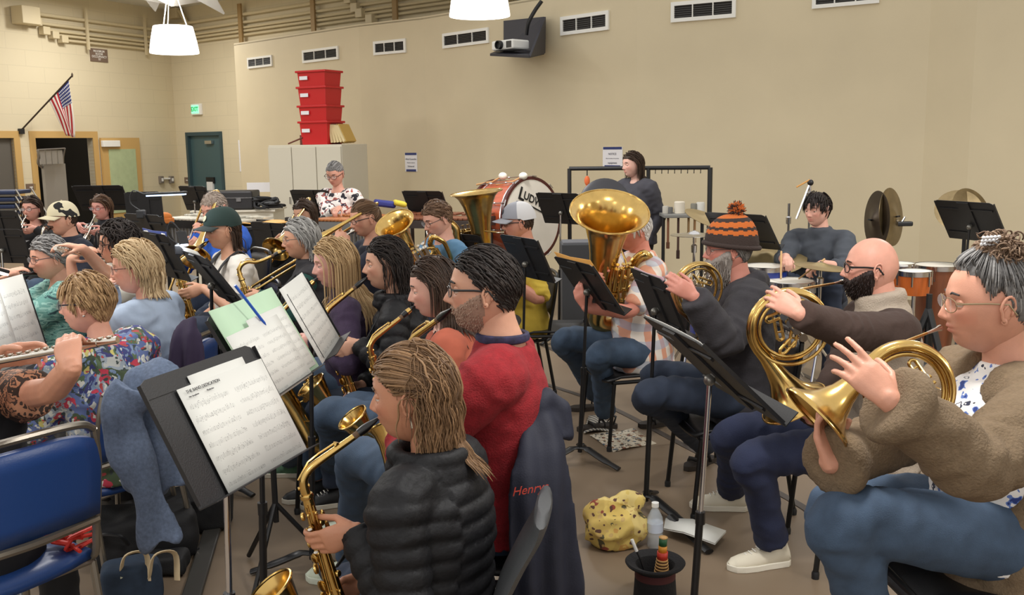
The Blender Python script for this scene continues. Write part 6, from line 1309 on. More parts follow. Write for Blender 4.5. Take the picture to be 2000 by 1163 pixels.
i27 = person('horn player in an olive brown cardigan with grey hair pinned up', (1936, 592, 2.45), 172, 4, byaw=182, lean=1, fem=1, detail=2, skin=(204, 148, 124), k=1.10, torso=.385, lids=1.,
   hands=horner('shiny french horn in front of the woman in the olive brown cardigan', at(1772, 762, 2.30), yd(268, 12), yd(208, -46), at(1668, 722, 2.10), yd(140, 40), sc_=.80, bflare=.12, rpole=V(.9, .8, -.5), curl=(.25, .35, .45, .5), pole=V(-.1, -.6, -1)),
   knees={1: at(1650, 1010, 2.25), -1: at(1640, 985, 2.6)}, feet={1: at(1700, 1260, 2.35), -1: at(1700, 1240, 2.7)},
   top=[(dict(m=M_blue_fl, off=.012, sleeve=.4, collar=(.12, 1.), hem=-.10, shift=.022), 'blouse'), (dict(m=M_card, off=.030, shift=-.045, deep=.88, hem=-.30, flare=.03, wrinkle=.008, sr=1.25, cuff=.022, wide=1.04, add=[lambda gb, i: gb.tube([i['Pl']+i['l']*.10-i['f']*.03+V(0, 0, .10), i['Pl']+i['l']*.19-i['f']*.06-V(0, 0, .02), i['Pl']+i['l']*.23-i['f']*.09-V(0, 0, .30)], [.13, .15, .15], 14, flat=[.9, .45, .22], up=i['l'])]), 'cardigan')], bottom=dict(m=J1, fat=1.05),
   hair=dict(c=DGRY, style='back', Q=(-.005, 0, .130), L=.19, thick=.018, n=1300, w=.0026, hl=dict(front=.082, temple=.052, side=.022, back=-.07), rough=.6, gather=True, jit=.12), glasses=dict(c=(170, 150, 120), s=(.025, .017), r=.0011, m=.8))
# ---- drummer
i25 = person('young man with dark hair in a charcoal button shirt seated at the snare drum', (1597, 410, 6.9), 218, 8, byaw=232, lean=3, detail=1, skin=(218, 168, 150), torso=.50,
   hands=lambda i: {1: dict(g=at(1588, 530, 6.4), fd=yd(215, -10), pn=V(0, 0, -1), curl=(.9, 1, 1, 1)), -1: dict(g=at(1537, 517, 6.5), fd=yd(260, -10), pn=V(0, 0, -1), curl=(.9, 1, 1, 1))},
   knees={1: at(1625, 540, 6.55), -1: at(1530, 540, 6.7)}, shoe=dict(m=M_dark),
   top=[(dict(m=mat('charcoal_cotton', (62, 67, 75), .85, var=.1), off=.018, sleeve=.75, collar=(.3, 1.15)), 'shirt')], bottom=dict(m=J2), hair=dict(c=((18, 14, 14), (44, 34, 32)), style='fringe', L=.06, thick=.022, n=480, w=.0045, hl=SHORT))
# ---- left block
i6 = person('man with moustache in a cream and black patterned cap and navy shirt', (124, 430, 7.4), 224, 3, byaw=232, lean=3, detail=1, skin=(200, 150, 126), hands=lambda i: {1: dict(g=at(95, 500, 7.2), fd=yd(205, 0), pn=yd(150)), -1: dict(g=at(90, 530, 7.2), fd=yd(205), pn=yd(300))},
   top=[(dict(m=mat('navy_shirt', (28, 32, 46), .85, var=.1), off=.018, collar=(.3, 1.15)), 'shirt')], bottom=dict(m=J1), knees={1: at(70, 560, 7.0), -1: at(30, 560, 7.1)}, hair=dict(c=DBR, style='short', L=.02, thick=.006, n=240, w=.004, hl=dict(azmin=1.35, side=.01, back=-.05)), beard=dict(c=((70, 44, 30), (96, 62, 44)), t=.007, L=.006, n=100, only='moustache'))
def tpt(lab, d):
    def hf(info):
        t = trumpet(lab, info['mouth'], d); W = t['W']; fr = t['fr']
        return {1: dict(g=W((.17, .03, -.04)), fd=nrm(-fr[:, 1]*.5+fr[:, 0]*.5), pn=-fr[:, 1], curl=(.8, .9, 1, 1), pole=V(0, 0, -1)+info['l']), -1: dict(g=W((.20, -.03, .01)), fd=nrm(fr[:, 0]*.6+fr[:, 1]*.3), pn=fr[:, 1]-fr[:, 2]*.4, curl=(.7, .7, .8, .8), pole=V(0, 0, -1)-info['l'])}
    return hf
i7 = person('trumpet player with long dark hair and glasses at the far left', (62, 408, 9.5), 264, 4, byaw=260, lean=3, fem=1, detail=0, skin=(218, 160, 142), hands=tpt('silver trumpet held by the dark haired woman at the far left', yd(280, -24)), top=[(dict(m=mat('black_cotton', (26, 25, 27), .9), off=.014), 'top')], bottom=dict(m=J4), hair=dict(c=DBR, style='down', L=.28, thick=.02, n=320, w=.006, hl=dict(side=.02)), glasses=dict(c=(60, 44, 44), s=(.025, .016)))
i8 = person('woman with a brown bob and red framed glasses in a black jacket playing trumpet', (198, 406, 9.3), 256, 6, byaw=255, lean=3, fem=1, detail=0, skin=(216, 154, 140), hands=tpt('silver trumpet held by the woman with the brown bob', yd(274, -28)), top=[(dict(m=mat('black_jacket', (28, 30, 36), .8), off=.018, collar=(.4, 1.15)), 'jacket')], bottom=dict(m=J2), hair=dict(c=((62, 44, 34), (112, 84, 64)), style='down', L=.17, thick=.024, n=320, w=.006, hl=dict(side=.02)), glasses=dict(c=(110, 40, 44), s=(.025, .016)))
def flt(lab, dirv, name='flute', L=.66, hf_=.16, m_=None, r=.0095, wood=False, poles=None):
    def hf(info):
        F = info['Fh']; M = info['mouth']-F[:, 2]*.012+F[:, 0]*.006; d = nrm(dirv); a = M-d*L*hf_; flute(lab, a, a+d*L, name, m_, r)
        pl = poles or {}
        return {1: dict(g=a+d*L*.46+V(0, 0, .01)-info['f']*.01, fd=nrm(-info['f']*.6+d*.2+V(0, 0, .35)), pn=-info['f']*.3-d*.3-V(0, 0, .6), curl=(.6, .7, .7, .8), pole=pl.get(1, V(0, 0, -1)+info['f']*.3)),
                -1: dict(g=a+d*L*.74+V(0, 0, .012)+info['f']*.02, fd=nrm(info['f']*.75-d*.1+V(0, 0, .25)), pn=V(0, 0, -1), curl=(.6, .65, .7, .75), pole=pl.get(-1, V(0, 0, -1)-info['l']*.5))}
    return hf
i5 = person('woman with curly dark hair and glasses in white playing flute', (233, 478, 5.3), 203, 4, byaw=205, lean=4, fem=1, detail=1, skin=(198, 148, 124), hands=flt('silver flute held by the woman with curly dark hair', yd(272, 12)), top=[(dict(m=mat('off_white_cotton', (206, 202, 190), .9), off=.012, sleeve=.4), 't_shirt')], bottom=dict(m=J2),
   hair=dict(c=BLK, style='back', L=.14, thick=.030, n=560, w=.006, hl=dict(side=.02), curl=.8, cfreq=80, jit=.8), glasses=dict(c=(70, 44, 34), s=(.025, .019)))
M_teal = ramp_mat('teal_tropical_print', [(0, (34, 62, 68)), (.38, (92, 140, 132)), (.50, (132, 172, 162)), (.58, (70, 118, 114)), (.66, (118, 160, 152))], scale=11, detail=4, stretch=(1, 1, 2.6), dist=1.5)
i4 = person('older woman with short grey hair in a teal print shirt playing piccolo', (98, 504, 5.35), 222, 8, byaw=212, lean=6, fem=1, detail=1, skin=(204, 152, 130), torso=.46, broad=1.08, belly=.03, hands=flt('dark wooden piccolo held by the woman in the teal shirt', yd(250, 4), 'piccolo', .33, .14, M_ebon, .0085),
   top=[(dict(m=M_teal, off=.022, sleeve=.5, wrinkle=.008, sr=1.3), 'shirt')], bottom=dict(m=J4), hair=dict(c=DGRY, style='back', L=.06, thick=.018, n=520, w=.0045, hl=SHORT), glasses=dict(c=(70, 60, 66), s=(.026, .017), r=.0012))
i3 = person('woman with wavy blonde hair in a pale blue denim shirt playing flute', (266, 524, 4.45), 194, 6, byaw=172, lean=3, fem=1, detail=1, skin=(214, 156, 134), broad=1.04, torso=.48, hands=flt('silver flute mostly hidden beyond the blonde woman in pale denim', yd(100, -4)),
   top=[(dict(m=mat('pale_denim_shirt', (158, 173, 194), .85, var=.08, vscale=12, bump=.1), off=.020, wrinkle=.009, sr=1.2, collar=(.2, 1.1)), 'denim_shirt')], bottom=dict(m=J2), hair=dict(c=((150, 122, 88), (220, 196, 156)), style='down', L=.17, thick=.028, n=640, w=.0055, hl=dict(side=.02), curl=.3, cfreq=60), glasses=dict(c=(90, 60, 54), r=.001))
def floral_mat(name, cols, scale, base, warp=.35, frac=.55):
    mt = mat(name, base, .85); nt = mt.node_tree; b = nt.nodes['Principled BSDF']; tc = N(nt, 'ShaderNodeTexCoord'); nz = N(nt, 'ShaderNodeTexNoise'); nz.inputs['Scale'].default_value = scale*.8; nz.inputs['Detail'].default_value = 4
    nt.links.new(tc.outputs['Object'], nz.inputs['Vector']); mv = N(nt, 'ShaderNodeVectorMath', operation='SCALE'); nt.links.new(nz.outputs['Color'], mv.inputs[0]); mv.inputs['Scale'].default_value = warp
    ad = N(nt, 'ShaderNodeVectorMath', operation='ADD'); nt.links.new(tc.outputs['Object'], ad.inputs[0]); nt.links.new(mv.outputs[0], ad.inputs[1])
    prev = None
    for k, sc_ in enumerate((1., 2.3, 4.7)):
        vo = N(nt, 'ShaderNodeTexVoronoi'); vo.inputs['Scale'].default_value = scale*sc_; nt.links.new(ad.outputs[0], vo.inputs['Vector']); sp = N(nt, 'ShaderNodeSeparateColor'); nt.links.new(vo.outputs['Color'], sp.inputs[0])
        rp = N(nt, 'ShaderNodeValToRGB'); cr = rp.color_ramp; cr.interpolation = 'CONSTANT'
        for q, c in enumerate(cols[k]):
            e = cr.elements[q] if q < 2 else cr.elements.new(q/len(cols[k])); e.position = q/len(cols[k]); e.color = (*s2l(c), 1)
        nt.links.new(sp.outputs[0], rp.inputs[0])
        if prev is None: prev = rp.outputs[0]
        else: prev = mixc(nt, mth(nt, 'MULTIPLY', mth(nt, 'LESS_THAN', vo.outputs['Distance'], frac), mth(nt, 'GREATER_THAN', sp.outputs[1], .45)), prev, rp.outputs[0])
    nt.links.new(prev, b.inputs['Base Color']); return mt
M_floral = floral_mat('bright_floral_blouse', [[(60, 66, 120), (96, 112, 160), (150, 160, 170), (70, 84, 60)], [(190, 60, 80), (178, 180, 176), (90, 110, 80), (58, 60, 112), (196, 186, 110)], [(206, 206, 196), (60, 70, 70), (170, 70, 70), (120, 140, 170)]], 12, (96, 112, 160), .16)
i2 = person('woman with short light brown hair in a bright floral blouse', (172, 594, 3.85), 184, 4, byaw=152, lean=4, fem=1, detail=2, skin=(214, 156, 132), broad=1.12, torso=.47,
   hands=lambda i: {1: dict(g=at(90, 700, 3.95), fd=yd(150, 40), pn=yd(60)), -1: dict(g=i['Pl']+i['f']*.3+V(0, 0, .25), fd=i['f'], pn=V(0, 0, -1))},
   knees={1: at(120, 800, 4.1), -1: at(230, 800, 4.2)}, feet={1: foot(215, 1000), -1: foot(225, 1005)+yd(0)*.05, 'd1': yd(140), 'd-1': yd(150)}, shoe=dict(m=mat('dark_runner', (38, 36, 36), .7)),
   top=[(dict(m=M_floral, off=.020, wrinkle=.008, sleeve=.75, sr=1.3), 'blouse')], bottom=dict(m=J4), hair=dict(c=((122, 92, 62), (196, 160, 116)), style='short', L=.055, thick=.022, n=900, w=.004, hl=dict(side=.004, back=-.07), jit=.2), glasses=dict(c=(36, 30, 40), s=(.026, .018)))
er = MB().ball(i2['Hc']+i2['Fh']@V(-.006, .080, -.036), .005, 8, 6); er.build('earring', M_silver, i2['body'], origin=i2['base'])
M_lace = ramp_mat('brown_lace', [(0, (52, 36, 28)), (.45, (170, 120, 90)), (.55, (60, 42, 34)), (.62, (150, 104, 78))], scale=40, detail=2)
i1 = person('flutist in black with brown lace sleeves at the left edge', (-122, 636, 2.74), 128, 4, byaw=108, lean=3, fem=1, detail=2, skin=(206, 150, 124), broad=1.1,
   hands=lambda i: (flute('long silver flute held across the left edge of the picture', at(-125, 727, 2.52), at(230, 664, 2.42)) and 0) or
     {-1: dict(g=at(143, 683, 2.40), fd=yd(120, 40), pn=yd(60, -60), curl=(.7, .75, .8, .85), pole=V(1., -.4, -.25)), 1: dict(g=at(40, 700, 2.50), fd=yd(20, 10), pn=yd(250, -20), curl=(.5, .6, .7, .7), pole=V(-.6, .6, -1))},
   top=[(dict(m=M_lace, off=.010, sleeve=.30, sr=1.2), 'lace_sleeves'), (dict(m=mat('black_dress', (20, 19, 21), .85), off=.020, sleeve=.02), 'dress')], bottom=dict(m=J4), hair=dict(c=DBR, style='down', L=.2, thick=.02, hl=dict(side=.02)))
# ---- hats
ball_cap(i10, mat('dark_green_twill', (30, 50, 46), .85), mat('dark_green_brim', (44, 52, 50), .85), patch=mat('embroidered_patch', (196, 192, 160), .8, var=.4, vscale=80))
ball_cap(i6, ramp_mat('cream_black_cap', [(0, (28, 26, 26)), (.40, (218, 208, 176))], scale=9), mat('cream_brim', (214, 204, 172), .85))
ball_cap(i21, mat('grey_twill', (150, 152, 160), .85), mat('grey_brim', (156, 158, 166), .85), mesh_back=mat('white_mesh', (206, 206, 208), .9), patch=mat('cap_logo', (60, 62, 70), .8))
M_or, M_bw = mat('orange_yarn', (196, 104, 44), .95, bump=.4, bscale=150), mat('brown_yarn', (58, 46, 42), .95, bump=.4, bscale=150)
beanie(i24, [M_or, M_bw], [M_or, M_bw])
cm = MB(); rng_ = np.random.default_rng(8); lk_ = []
for q in range(1000):
    a = rng_.uniform(-2.6, 2.6); rr = rng_.uniform(.2, 1.); c_ = V(-.022+.055*math.cos(a)*rr*.9, .060*math.sin(a)*rr, .132+.012*rng_.normal()-.016*rr); R_ = rng_.uniform(.004, .011); ax = nrm(rng_.normal(size=3)); u_ = nrm(np.cross(ax, V(.3, .5, .8))); v_ = np.cross(ax, u_); t0 = rng_.uniform(0, 6); pts_ = [c_+R_*(math.cos(t0+t)*u_+math.sin(t0+t)*v_)+ax*(t-2)*.005 for t in np.linspace(0, 5.2, 9)]
    cm.tube(pts_, [.0021]*8+[.0008], 4); lk_ += [rng_.random()]*36
cm.ball((-.02, 0, .124), (.060, .052, .022), 16, 8); lk_ += [.2]*(cm.n-len(lk_))
ho_ = hat_build(i27, cm, 'pinned_curls', hair_mat((74, 54, 42), (150, 126, 104), .6)); a_ = ho_.data.attributes.new('lk', 'FLOAT', 'POINT'); a_.data.foreach_set('value', np.array(lk_, float))
# glitter clip of the woman in the cardigan
gm = MB(); F_ = i27['Fh']; c_ = i27['Hc']+F_@(V(.012, .030, .150)*1.1); rng = random.Random(2)
for a in range(5):
    for b_ in range(3): gm.ball(c_+F_@V(.009*a-.018, .012*b_*.6, .009*b_-.009), .0052, 8, 5)
gm.build('hair_clip', mat('rhinestone', (225, 225, 228), .12, .3, spec=1.), i27['body'], origin=i27['base'])
# harness straps of the player in the green cap
st = MB(); i_ = i10
for s__ in (1, -1): st.tube(bez([i_['Nk']+i_['l']*s__*.085-i_['f']*.075+V(0, 0, -.03), i_['Nk']+i_['l']*s__*.105+V(0, 0, .035), i_['Nk']+i_['l']*s__*.10+i_['f']*.12-V(0, 0, .07), lerp(i_['Pl'], i_['Nk'], .5)+i_['f']*.165+i_['l']*s__*.05], 6), .024, 8, flat=.25, up=V(0, 0, 1))
st.build('harness', mat('strap_black', (24, 24, 26), .7), i_['body'], origin=i_['base'])
# bass clarinet of the man in the cap
M_ = i6['mouth']; r = empty('bass_clarinet', M_, 'black and silver bass clarinet played by the man in the patterned cap', 'clarinet')
t_ = MB(); e = at(84, 452, 7.25)-M_; t_.tube(bez([e*.35, e*.7+V(0, 0, .025), e, e+V(-.02, 0, -.09)], 5), .011, 10); t_.build('neck', M_silver, r)
t_ = MB(); t_.tube([e*0-nrm(e)*.01, e*.38], [.006, .013], 10); t_.build('mouthpiece', M_ebon, r)
t_ = MB(); t_.tube([e+V(-.02, 0, -.08), e+V(-.06, .05, -.75)], .018, 12); t_.build('body', M_ebon, r)
# ================================================================ CHAIRS UNDER THE PLAYERS
G1 = 'chairs of the players'
for inf, lab, yaw, st_ in ((i18, 'chair under the man in the red sweater, draped with a navy jacket', 172, 'black'), (i17, 'chair under the girl in the rust t-shirt', 182, 'black'), (i16, 'chair under the dark haired woman in the puffer jacket', 180, 'black'),
      (i14, 'chair under the blonde woman in purple', 190, 'black'), (i11, 'chair under the grey haired saxophonist in the vest', 190, 'black'), (i10, 'chair under the player in the green cap', 205, 'black'), (i9, 'grey chair under the man in bright blue', 215, 'black'), (i12, 'chair under the girl behind the grey haired saxophonist', 220, 'black'), (i15, 'chair under the woman with the ponytail', 205, 'black'),
      (i20, 'chair under the man with the euphonium', 210, 'black'), (i21, 'black chair under the man in the yellow shirt', 188, 'black'), (i22, 'black chair under the man in the plaid shirt', 196, 'black'), (i24, 'black chair under the man in the striped beanie', 186, 'black'), (i26, 'black chair under the bald man in glasses', 178, 'black'), (i27, 'chair hidden under the woman in the olive cardigan', 182, 'black'),
      (i25, 'low stool chair under the drummer', 232, 'black'), (i6, 'chair under the man in the patterned cap', 215, 'black'), (i7, 'chair under the trumpeter at the far left', 240, 'black'), (i8, 'chair under the trumpeter with the brown bob', 236, 'black'), (i5, 'chair under the flutist with curly dark hair', 205, 'black'), (i4, 'chair under the woman in the teal shirt', 200, 'blue'), (i3, 'blue chair under the woman in the pale denim shirt', 172, 'blue'), (i2, 'blue chair under the woman in the floral blouse', 152, 'blue')):
    seat(inf, lab, yaw, st_, back=(inf is not i25 and inf is not i27 and inf is not i18))
# the blue chair in front at the left edge, placed by its visible back
c1 = at(52, 930, 2.50); chair('blue vinyl chair with a grey frame in the lower left corner, seen from behind', c1+yd(146)*.27, 146, .54, 'blue', group='blue vinyl chairs')
# bare chair between the yellow shirt and the plaid shirt, black chair at the bottom
q = atz(1085, 640, .45); chair('empty black chair between the man in yellow and the plaid shirt', q+yd(190)*.0, 178, .45, group='empty black chairs')
# near chair under the front woman: arm-like grey back rail bottom centre
seat(i19, 'black chair hidden under the nearest woman', 156, back=False)
# ================================================================ STANDS
ST = {'S1': [-0.73, 2.402, 1.035, 341.0, 27.8, .92], 'S2': [-0.779, 2.961, 1.106, 351.8, 29.6, .9], 'S3': [-0.779, 3.75, 1.061, 2.3, 27.1, .88], 'S4': [-1.478, 4.755, 1.088, 32.5, 35.2, .88],
      'A': [-2.189, 5.919, 1.201, 51.0, 24.4, .8], 'B': [-1.937, 5.414, 1.128, 39.4, 23.0, .8], 'S7': [-4.141, 9.901, 1.236, 89.9, 37.6, 1], 'S9': [-3.35, 10.4, 1.194, 56.0, 19.7, .85], 'S10': [-1.906, 9.4, 1.178, 64.2, 23.1, .88],
      'S11': [-.806, 9.301, 1.161, 60.7, 29.5, .9], 'S12': [.438, 8.401, 1.16, 49.6, 25.5, .92], 'S13': [1.643, 6.9, 1.083, 41.6, 38.9, 1], 'S14': [3.192, 6.75, 1.139, 22.5, 31.8, 1], 'S15': [.093, 5.901, 1.028, 28.7, 25.0, .9],
      'S16': [-.344, 7.003, .965, 50.7, 29.6, .85], 'S17': [.402, 5.1, .974, 21.5, 34.6, .92], 'S18': [.66, 4.35, .995, 11.4, 23.2, .85], 'S19': [.6, 2.95, 1.01, 12., 46., .95], 'S20': [-4.137, 7.901, .956, 74.6, 12.8, .88],
      'S22': [-1.985, 8.002, .968, 49.5, 11.6, .88], 'S23': [-1.974, 3.727, 1.059, 359.8, 13.1, .92]}
LB = {'S1': 'black music stand nearest the camera with a two page spread on it', 'S2': 'music stand holding the open green folder', 'S3': 'music stand with a narrow upright sheet, before the blonde woman', 'S4': 'tilted black stand beside the white t-shirt, with a small reading light',
      'A': 'black stand with the glowing clip lamp', 'B': 'black stand with a blue folder, in front of the clip lamp stand', 'S7': 'wide black stand behind the trumpeters at the open doorway', 'S9': 'black stand in front of the teal door', 'S10': 'black stand in front of the cream cabinet', 'S11': 'black stand behind the euphonium player',
      'S12': 'black stand beside the bass drum head', 'S13': 'black stand behind the striped beanie', 'S14': 'large black stand at the far right above the grey haired woman', 'S15': 'black stand in front of the man in yellow', 'S16': 'low black stand between the euphonium and the yellow shirt', 'S17': 'black stand with an orange folder in front of the plaid shirt',
      'S18': 'black stand with a pink edged folder, in front of the man in the beanie', 'S19': 'black stand seen edge on in front of the bald man', 'S20': 'black stand at the far left edge before the trumpets', 'S22': 'black stand left of the grey haired saxophonist', 'S23': 'grey stand at the left edge holding bright lit sheets'}
SD = {}
for k_, v_ in ST.items(): SD[k_] = stand(LB[k_], (at(1385, 718, 2.95) if k_ == 'S19' else v_[:3]), v_[3], v_[4], v_[5], chrome=k_ in ('S1', 'S19', 'S9', 'S12', 'S20'), h=.36 if k_ in ('S1', 'S4', 'A', 'B', 'S17', 'S18', 'S23') else .40 if k_ == 'S19' else .33)
q = at(282, 410, 8.6); SD['S8'] = stand('small black square stand left of the orange cloth', [q[0], 8.6, q[2]], 95, 8, .62, h=.52)
q = at(20, 438, 8.6); SD['S21'] = stand('black stand behind the far left trumpet player hands', [q[0]-.1, 8.6, q[2]-.02], 75, 14, .9)
GS = 'sheets of music on the stands'
M_cream = mat('cream_card', (226, 216, 178), .8); M_green = mat('green_folder', (178, 206, 176), .8, var=.03); M_pink = mat('pink_folder', (196, 160, 170), .7)
s1 = SD['S1']
sheets(s1, ['cream backed sheet of music at the back of nearest stand', 'large two page spread of printed music on the nearest stand'], [(-.30, .70, -.6, .84), (-.56, .99, -1.0, .70)], M_music2)
# title on the near spread
u = -1 if (np.cross(s1['up'], s1['n'])@s1['s']) > 0 else 1
spread = [o for o in bpy.data.objects if o.name.startswith('sheet_music') and o.get('label', '').startswith('large two page')][0]; tf = np.stack([s1['s']*(-u)*-1 if False else np.cross(s1['up'], s1['n']), s1['up'], s1['n']], 1)
so = V(*spread.location)
for tx, vv, uu, sz in (('THE BAND DEDICATION', .61, .20, .012), ('Moderato', .53, .12, .007), ('Alto Saxophone', .53, .40, .006)):
    text('title', tx, sz, mat('ink', (40, 40, 44), .8), spread, s1['c']+tf[:, 0]*-uu*s1['W']/2+s1['up']*vv*s1['H']/2+s1['n']*.0185-so, tf, extrude=.0003)
s2 = SD['S2']
fo = MB(); sgn = np.cross(s2['up'], s2['n'])
P2 = lambda u, v, z=.008: s2['c']+sgn*u*s2['W']/2+s2['up']*v*s2['H']/2+s2['n']*z
o_ = P2(0, 0); fo.sheet(np.array([[P2(u, v, .008+.02*abs(u)) for v in (-.98, 1.08)] for u in np.linspace(-1.02, 1.02, 5)])); f_ = tag(fo.build('green_folder', M_green, origin=o_, solid=.004), 'open pale green folder on the second stand', 'folder')
sheets(s2, ['sheet of music clipped into the green folder, rear one', 'two page sheet of music lying over the green folder'], [(-.30, .95, -.9, .62), (-1.05, .62, -1.05, .48)], M_music2, lift=.032)
pn = MB(); a, b = P2(-.28, 1.35, .06), P2(.08, .42, .04); pn.tube([a, b], .0048, 8); pn.tube([b, b+nrm(b-a)*.012], [.0048, .001], 8); tag(pn.build('pencil', mat('blue_pencil', (38, 84, 178), .35), origin=a), 'blue pencil leaning on the green folder', 'pencil')
for k_, it, lb in (('S3', [(-1.25, .9, -1., 1.15)], ['tall narrow looking sheet of music on the stand before the blonde woman']), ('S4', [(-.6, .9, -.8, 1.1)], ['sheet of music on the stand beside the white t-shirt']), ('S17', [(-.9, .9, -.95, .95)], ['sheets of music on the stand before the plaid shirt']), ('S19', [(-.95, .95, -1., .98)], ['long white sheet lying on the edge on stand']), ('S23', [(-.5, .98, -1.15, 1.), (-1., .1, -1.2, .9)], ['brightly lit sheet of music at the left edge, right page', 'brightly lit sheet of music at the left edge, left page']),
      ('S15', [(-.9, .9, -1.0, .8)], ['sheet of music on the stand before the man in yellow']), ('B', [(-.8, .8, -.9, 1.02)], ['folder pages on the stand before the clip lamp'])): sheets(SD[k_], lb, it, M_music)
for k_, m__, nm, lb, it in (('S17', mat('orange_folder', (206, 150, 72), .8), 'orange_folder', 'orange paper folder behind the sheets on the stand before the plaid shirt', (-.95, .95, -.9, 1.12)), ('S18', M_pink, 'pink_folder', 'pink edged folder on the stand before the man in the beanie', (-.9, .9, -1., 1.)), ('B', mat('blue_folder', (30, 52, 120), .6), 'blue_folder', 'dark blue folder on the stand before the clip lamp', (-.9, .95, -1., 1.08))):
    s_ = SD[k_]; X_ = np.cross(s_['up'], s_['n']); Pq = lambda u, v, z=.0035: s_['c']+X_*u*s_['W']/2+s_['up']*v*s_['H']/2+s_['n']*z
    mb = MB(); u0, u1, v0, v1 = it; mb.sheet(np.array([[Pq(u, v, .004+.010*abs(u)) for v in (v0, v1)] for u in np.linspace(u0, u1, 5)])); tag(mb.build(nm, m__, origin=Pq(0, 0), solid=.003), lb, 'folder')
# clip lamps
def clip_lamp(lab, s_, u, em, col, L=.14, dirx=None):
    X_ = np.cross(s_['up'], s_['n']); b_ = s_['c']+X_*u*s_['W']/2+s_['up']*s_['H']*.5; r = empty('clip_lamp', b_, lab, 'lamp')
    MB().box((0, 0, 0), (.05, .04, .05)).build('clip', M_dark, r, smooth=False, bevel=.006)
    hd = dirx; e = V(0, 0, .12)+hd*.03; MB().tube(bez([V(0, 0, .02), V(-.06, 0, .07), V(-.04, 0, .14), e], 6), .004, 6).build('gooseneck', M_dark, r)
    MB().box(e+hd*L*.5, (L, .05, .014), frame(hd)).build('head', M_dark, r, smooth=False, bevel=.004); MB().box(e+hd*L*.52-V(0, 0, .011), (L*.9, .04, .008), frame(hd)).build('led_strip', mat('led_%s' % lab[:6], col, .5, emit=(col, em)), r, smooth=False)
    l = bpy.data.lights.new('clip_lamp_light', 'AREA'); l.size = .1; l.energy = .8; l.color = (.85, .92, 1); lo = bpy.data.objects.new('clip_lamp_light', l); C.objects.link(lo); lo.parent = r; lo.location = e+hd*L*.5-V(0, 0, .03)
clip_lamp('glowing bluish clip lamp on the stand left of the trombone', SD['A'], 0., 2.5, (190, 215, 255), .26, nrm(V(1, -.1, .03)))
clip_lamp('small white clip lamp on the stand beside the white t-shirt', SD['S4'], .9, 3., (235, 240, 255), .07, nrm(V(.3, -.3, -.9)))
clip_lamp('clip lamp lighting the sheets at the left edge', SD['S23'], -.9, 3., (255, 250, 235), .16, nrm(V(.4, .6, -.3)))
# pale card behind: tablet on near stand
tb = MB(); X_ = np.cross(s1['up'], s1['n']); tb.box(s1['c']-X_*s1['W']*.37*(1)+s1['n']*.01-s1['up']*.02, (.01, .014, .22), s1['frp'][:, [0, 2, 1]]); 
# ================================================================ PERCUSSION AND PROPS
def drape(lab, cat, name, m_, pts, wpx, flat=.4, folds=7, amp=.012, top_fold=None, axis=None, extra=None, voxel=.009, seed=1.):
    P_ = np.array([at(*p) for p in pts]); W_ = np.array([w_/(FPX/p[2]) for w_, p in zip(wpx, pts)])
    n = 5; P2_ = bez(P_, n); W2 = np.interp(np.linspace(0, 1, len(P2_)), np.linspace(0, 1, len(W_)), W_)
    mb = MB(); mb.tube(P2_, W2, 28, flat=flat, up=(V(0, 1, 0) if axis is None else axis))
    if extra: extra(mb)
    v, f, nn = bake(mb, voxel, 3); c = v.mean(0); ax = V(1, 0, 0) if axis is None else nrm(np.cross(axis, V(0, 0, 1)))
    u = (v-c)@ax; hh = (v[:, 2]-v[:, 2].min())/(np.ptp(v[:, 2])+1e-6)
    v = v+nn*((np.sin(u/np.ptp(u)*PI*folds+2*vnoise(v, 3, seed))*amp*(1.2-hh*.8))+vnoise(v, 7, seed)*amp*.8+vnoise(v, 20, seed)*.002)[:, None]
    o0 = V(c[0], c[1], max(0, v[:, 2].min())); return tag(MB().add(v, f).build(name, m_, origin=o0, auto=False), lab, cat)
M_navyj = mat('navy_jacket_cloth', (25, 28, 44), .75, var=.1, vscale=10, bump=.1, bscale=200)
def collar_(mb): mb.tube([at(1036, 840, 2.70), at(1046, 796, 2.72), at(1070, 780, 2.74), at(1090, 800, 2.74), at(1100, 860, 2.72)], [.03, .04, .04, .035, .03], 10)
jk = drape('navy jacket with red script, hung behind the man in the red sweater', 'jacket', 'jacket', M_navyj, [(1070, 792, 2.72), (1064, 850, 2.66), (1056, 930, 2.60), (1056, 1030, 2.58), (1064, 1120, 2.58), (1066, 1200, 2.58)], (16, 46, 68, 76, 78, 80), .30, 6, .010, axis=nrm(V(-.25, 1, 0)), extra=collar_)
fr_t = np.stack([nrm(V(.97, .12, .12)), nrm(V(-.12, .1, .99)), nrm(V(.1, -1, 0))], 1)
text('embroidery', "Henrys", .034, mat('red_thread', (190, 66, 50), .8), jk, at(1034, 957, 2.52)-V(*jk.location), fr_t, shear=.4)
M_bluej = mat('chambray_jacket', (100, 114, 138), .9, var=.2, vscale=90, bump=.2, bscale=250)
def slv(mb): mb.tube(bez([at(262, 760, 3.1), at(236, 810, 3.08), at(262, 900, 3.06), at(300, 1000, 3.05), at(318, 1062, 3.05)], 5), np.linspace(.07, .058, 21), 14, flat=.6, up=V(0, 1, 0))
drape('blue chambray jacket hung behind the woman in the floral blouse', 'jacket', 'jacket', M_bluej, [(325, 706, 3.25), (305, 745, 3.2), (285, 820, 3.18), (290, 900, 3.16), (318, 965, 3.15)], (34, 62, 72, 70, 52), .35, 5, .014, axis=nrm(V(.2, 1, 0)), extra=slv, seed=4.)
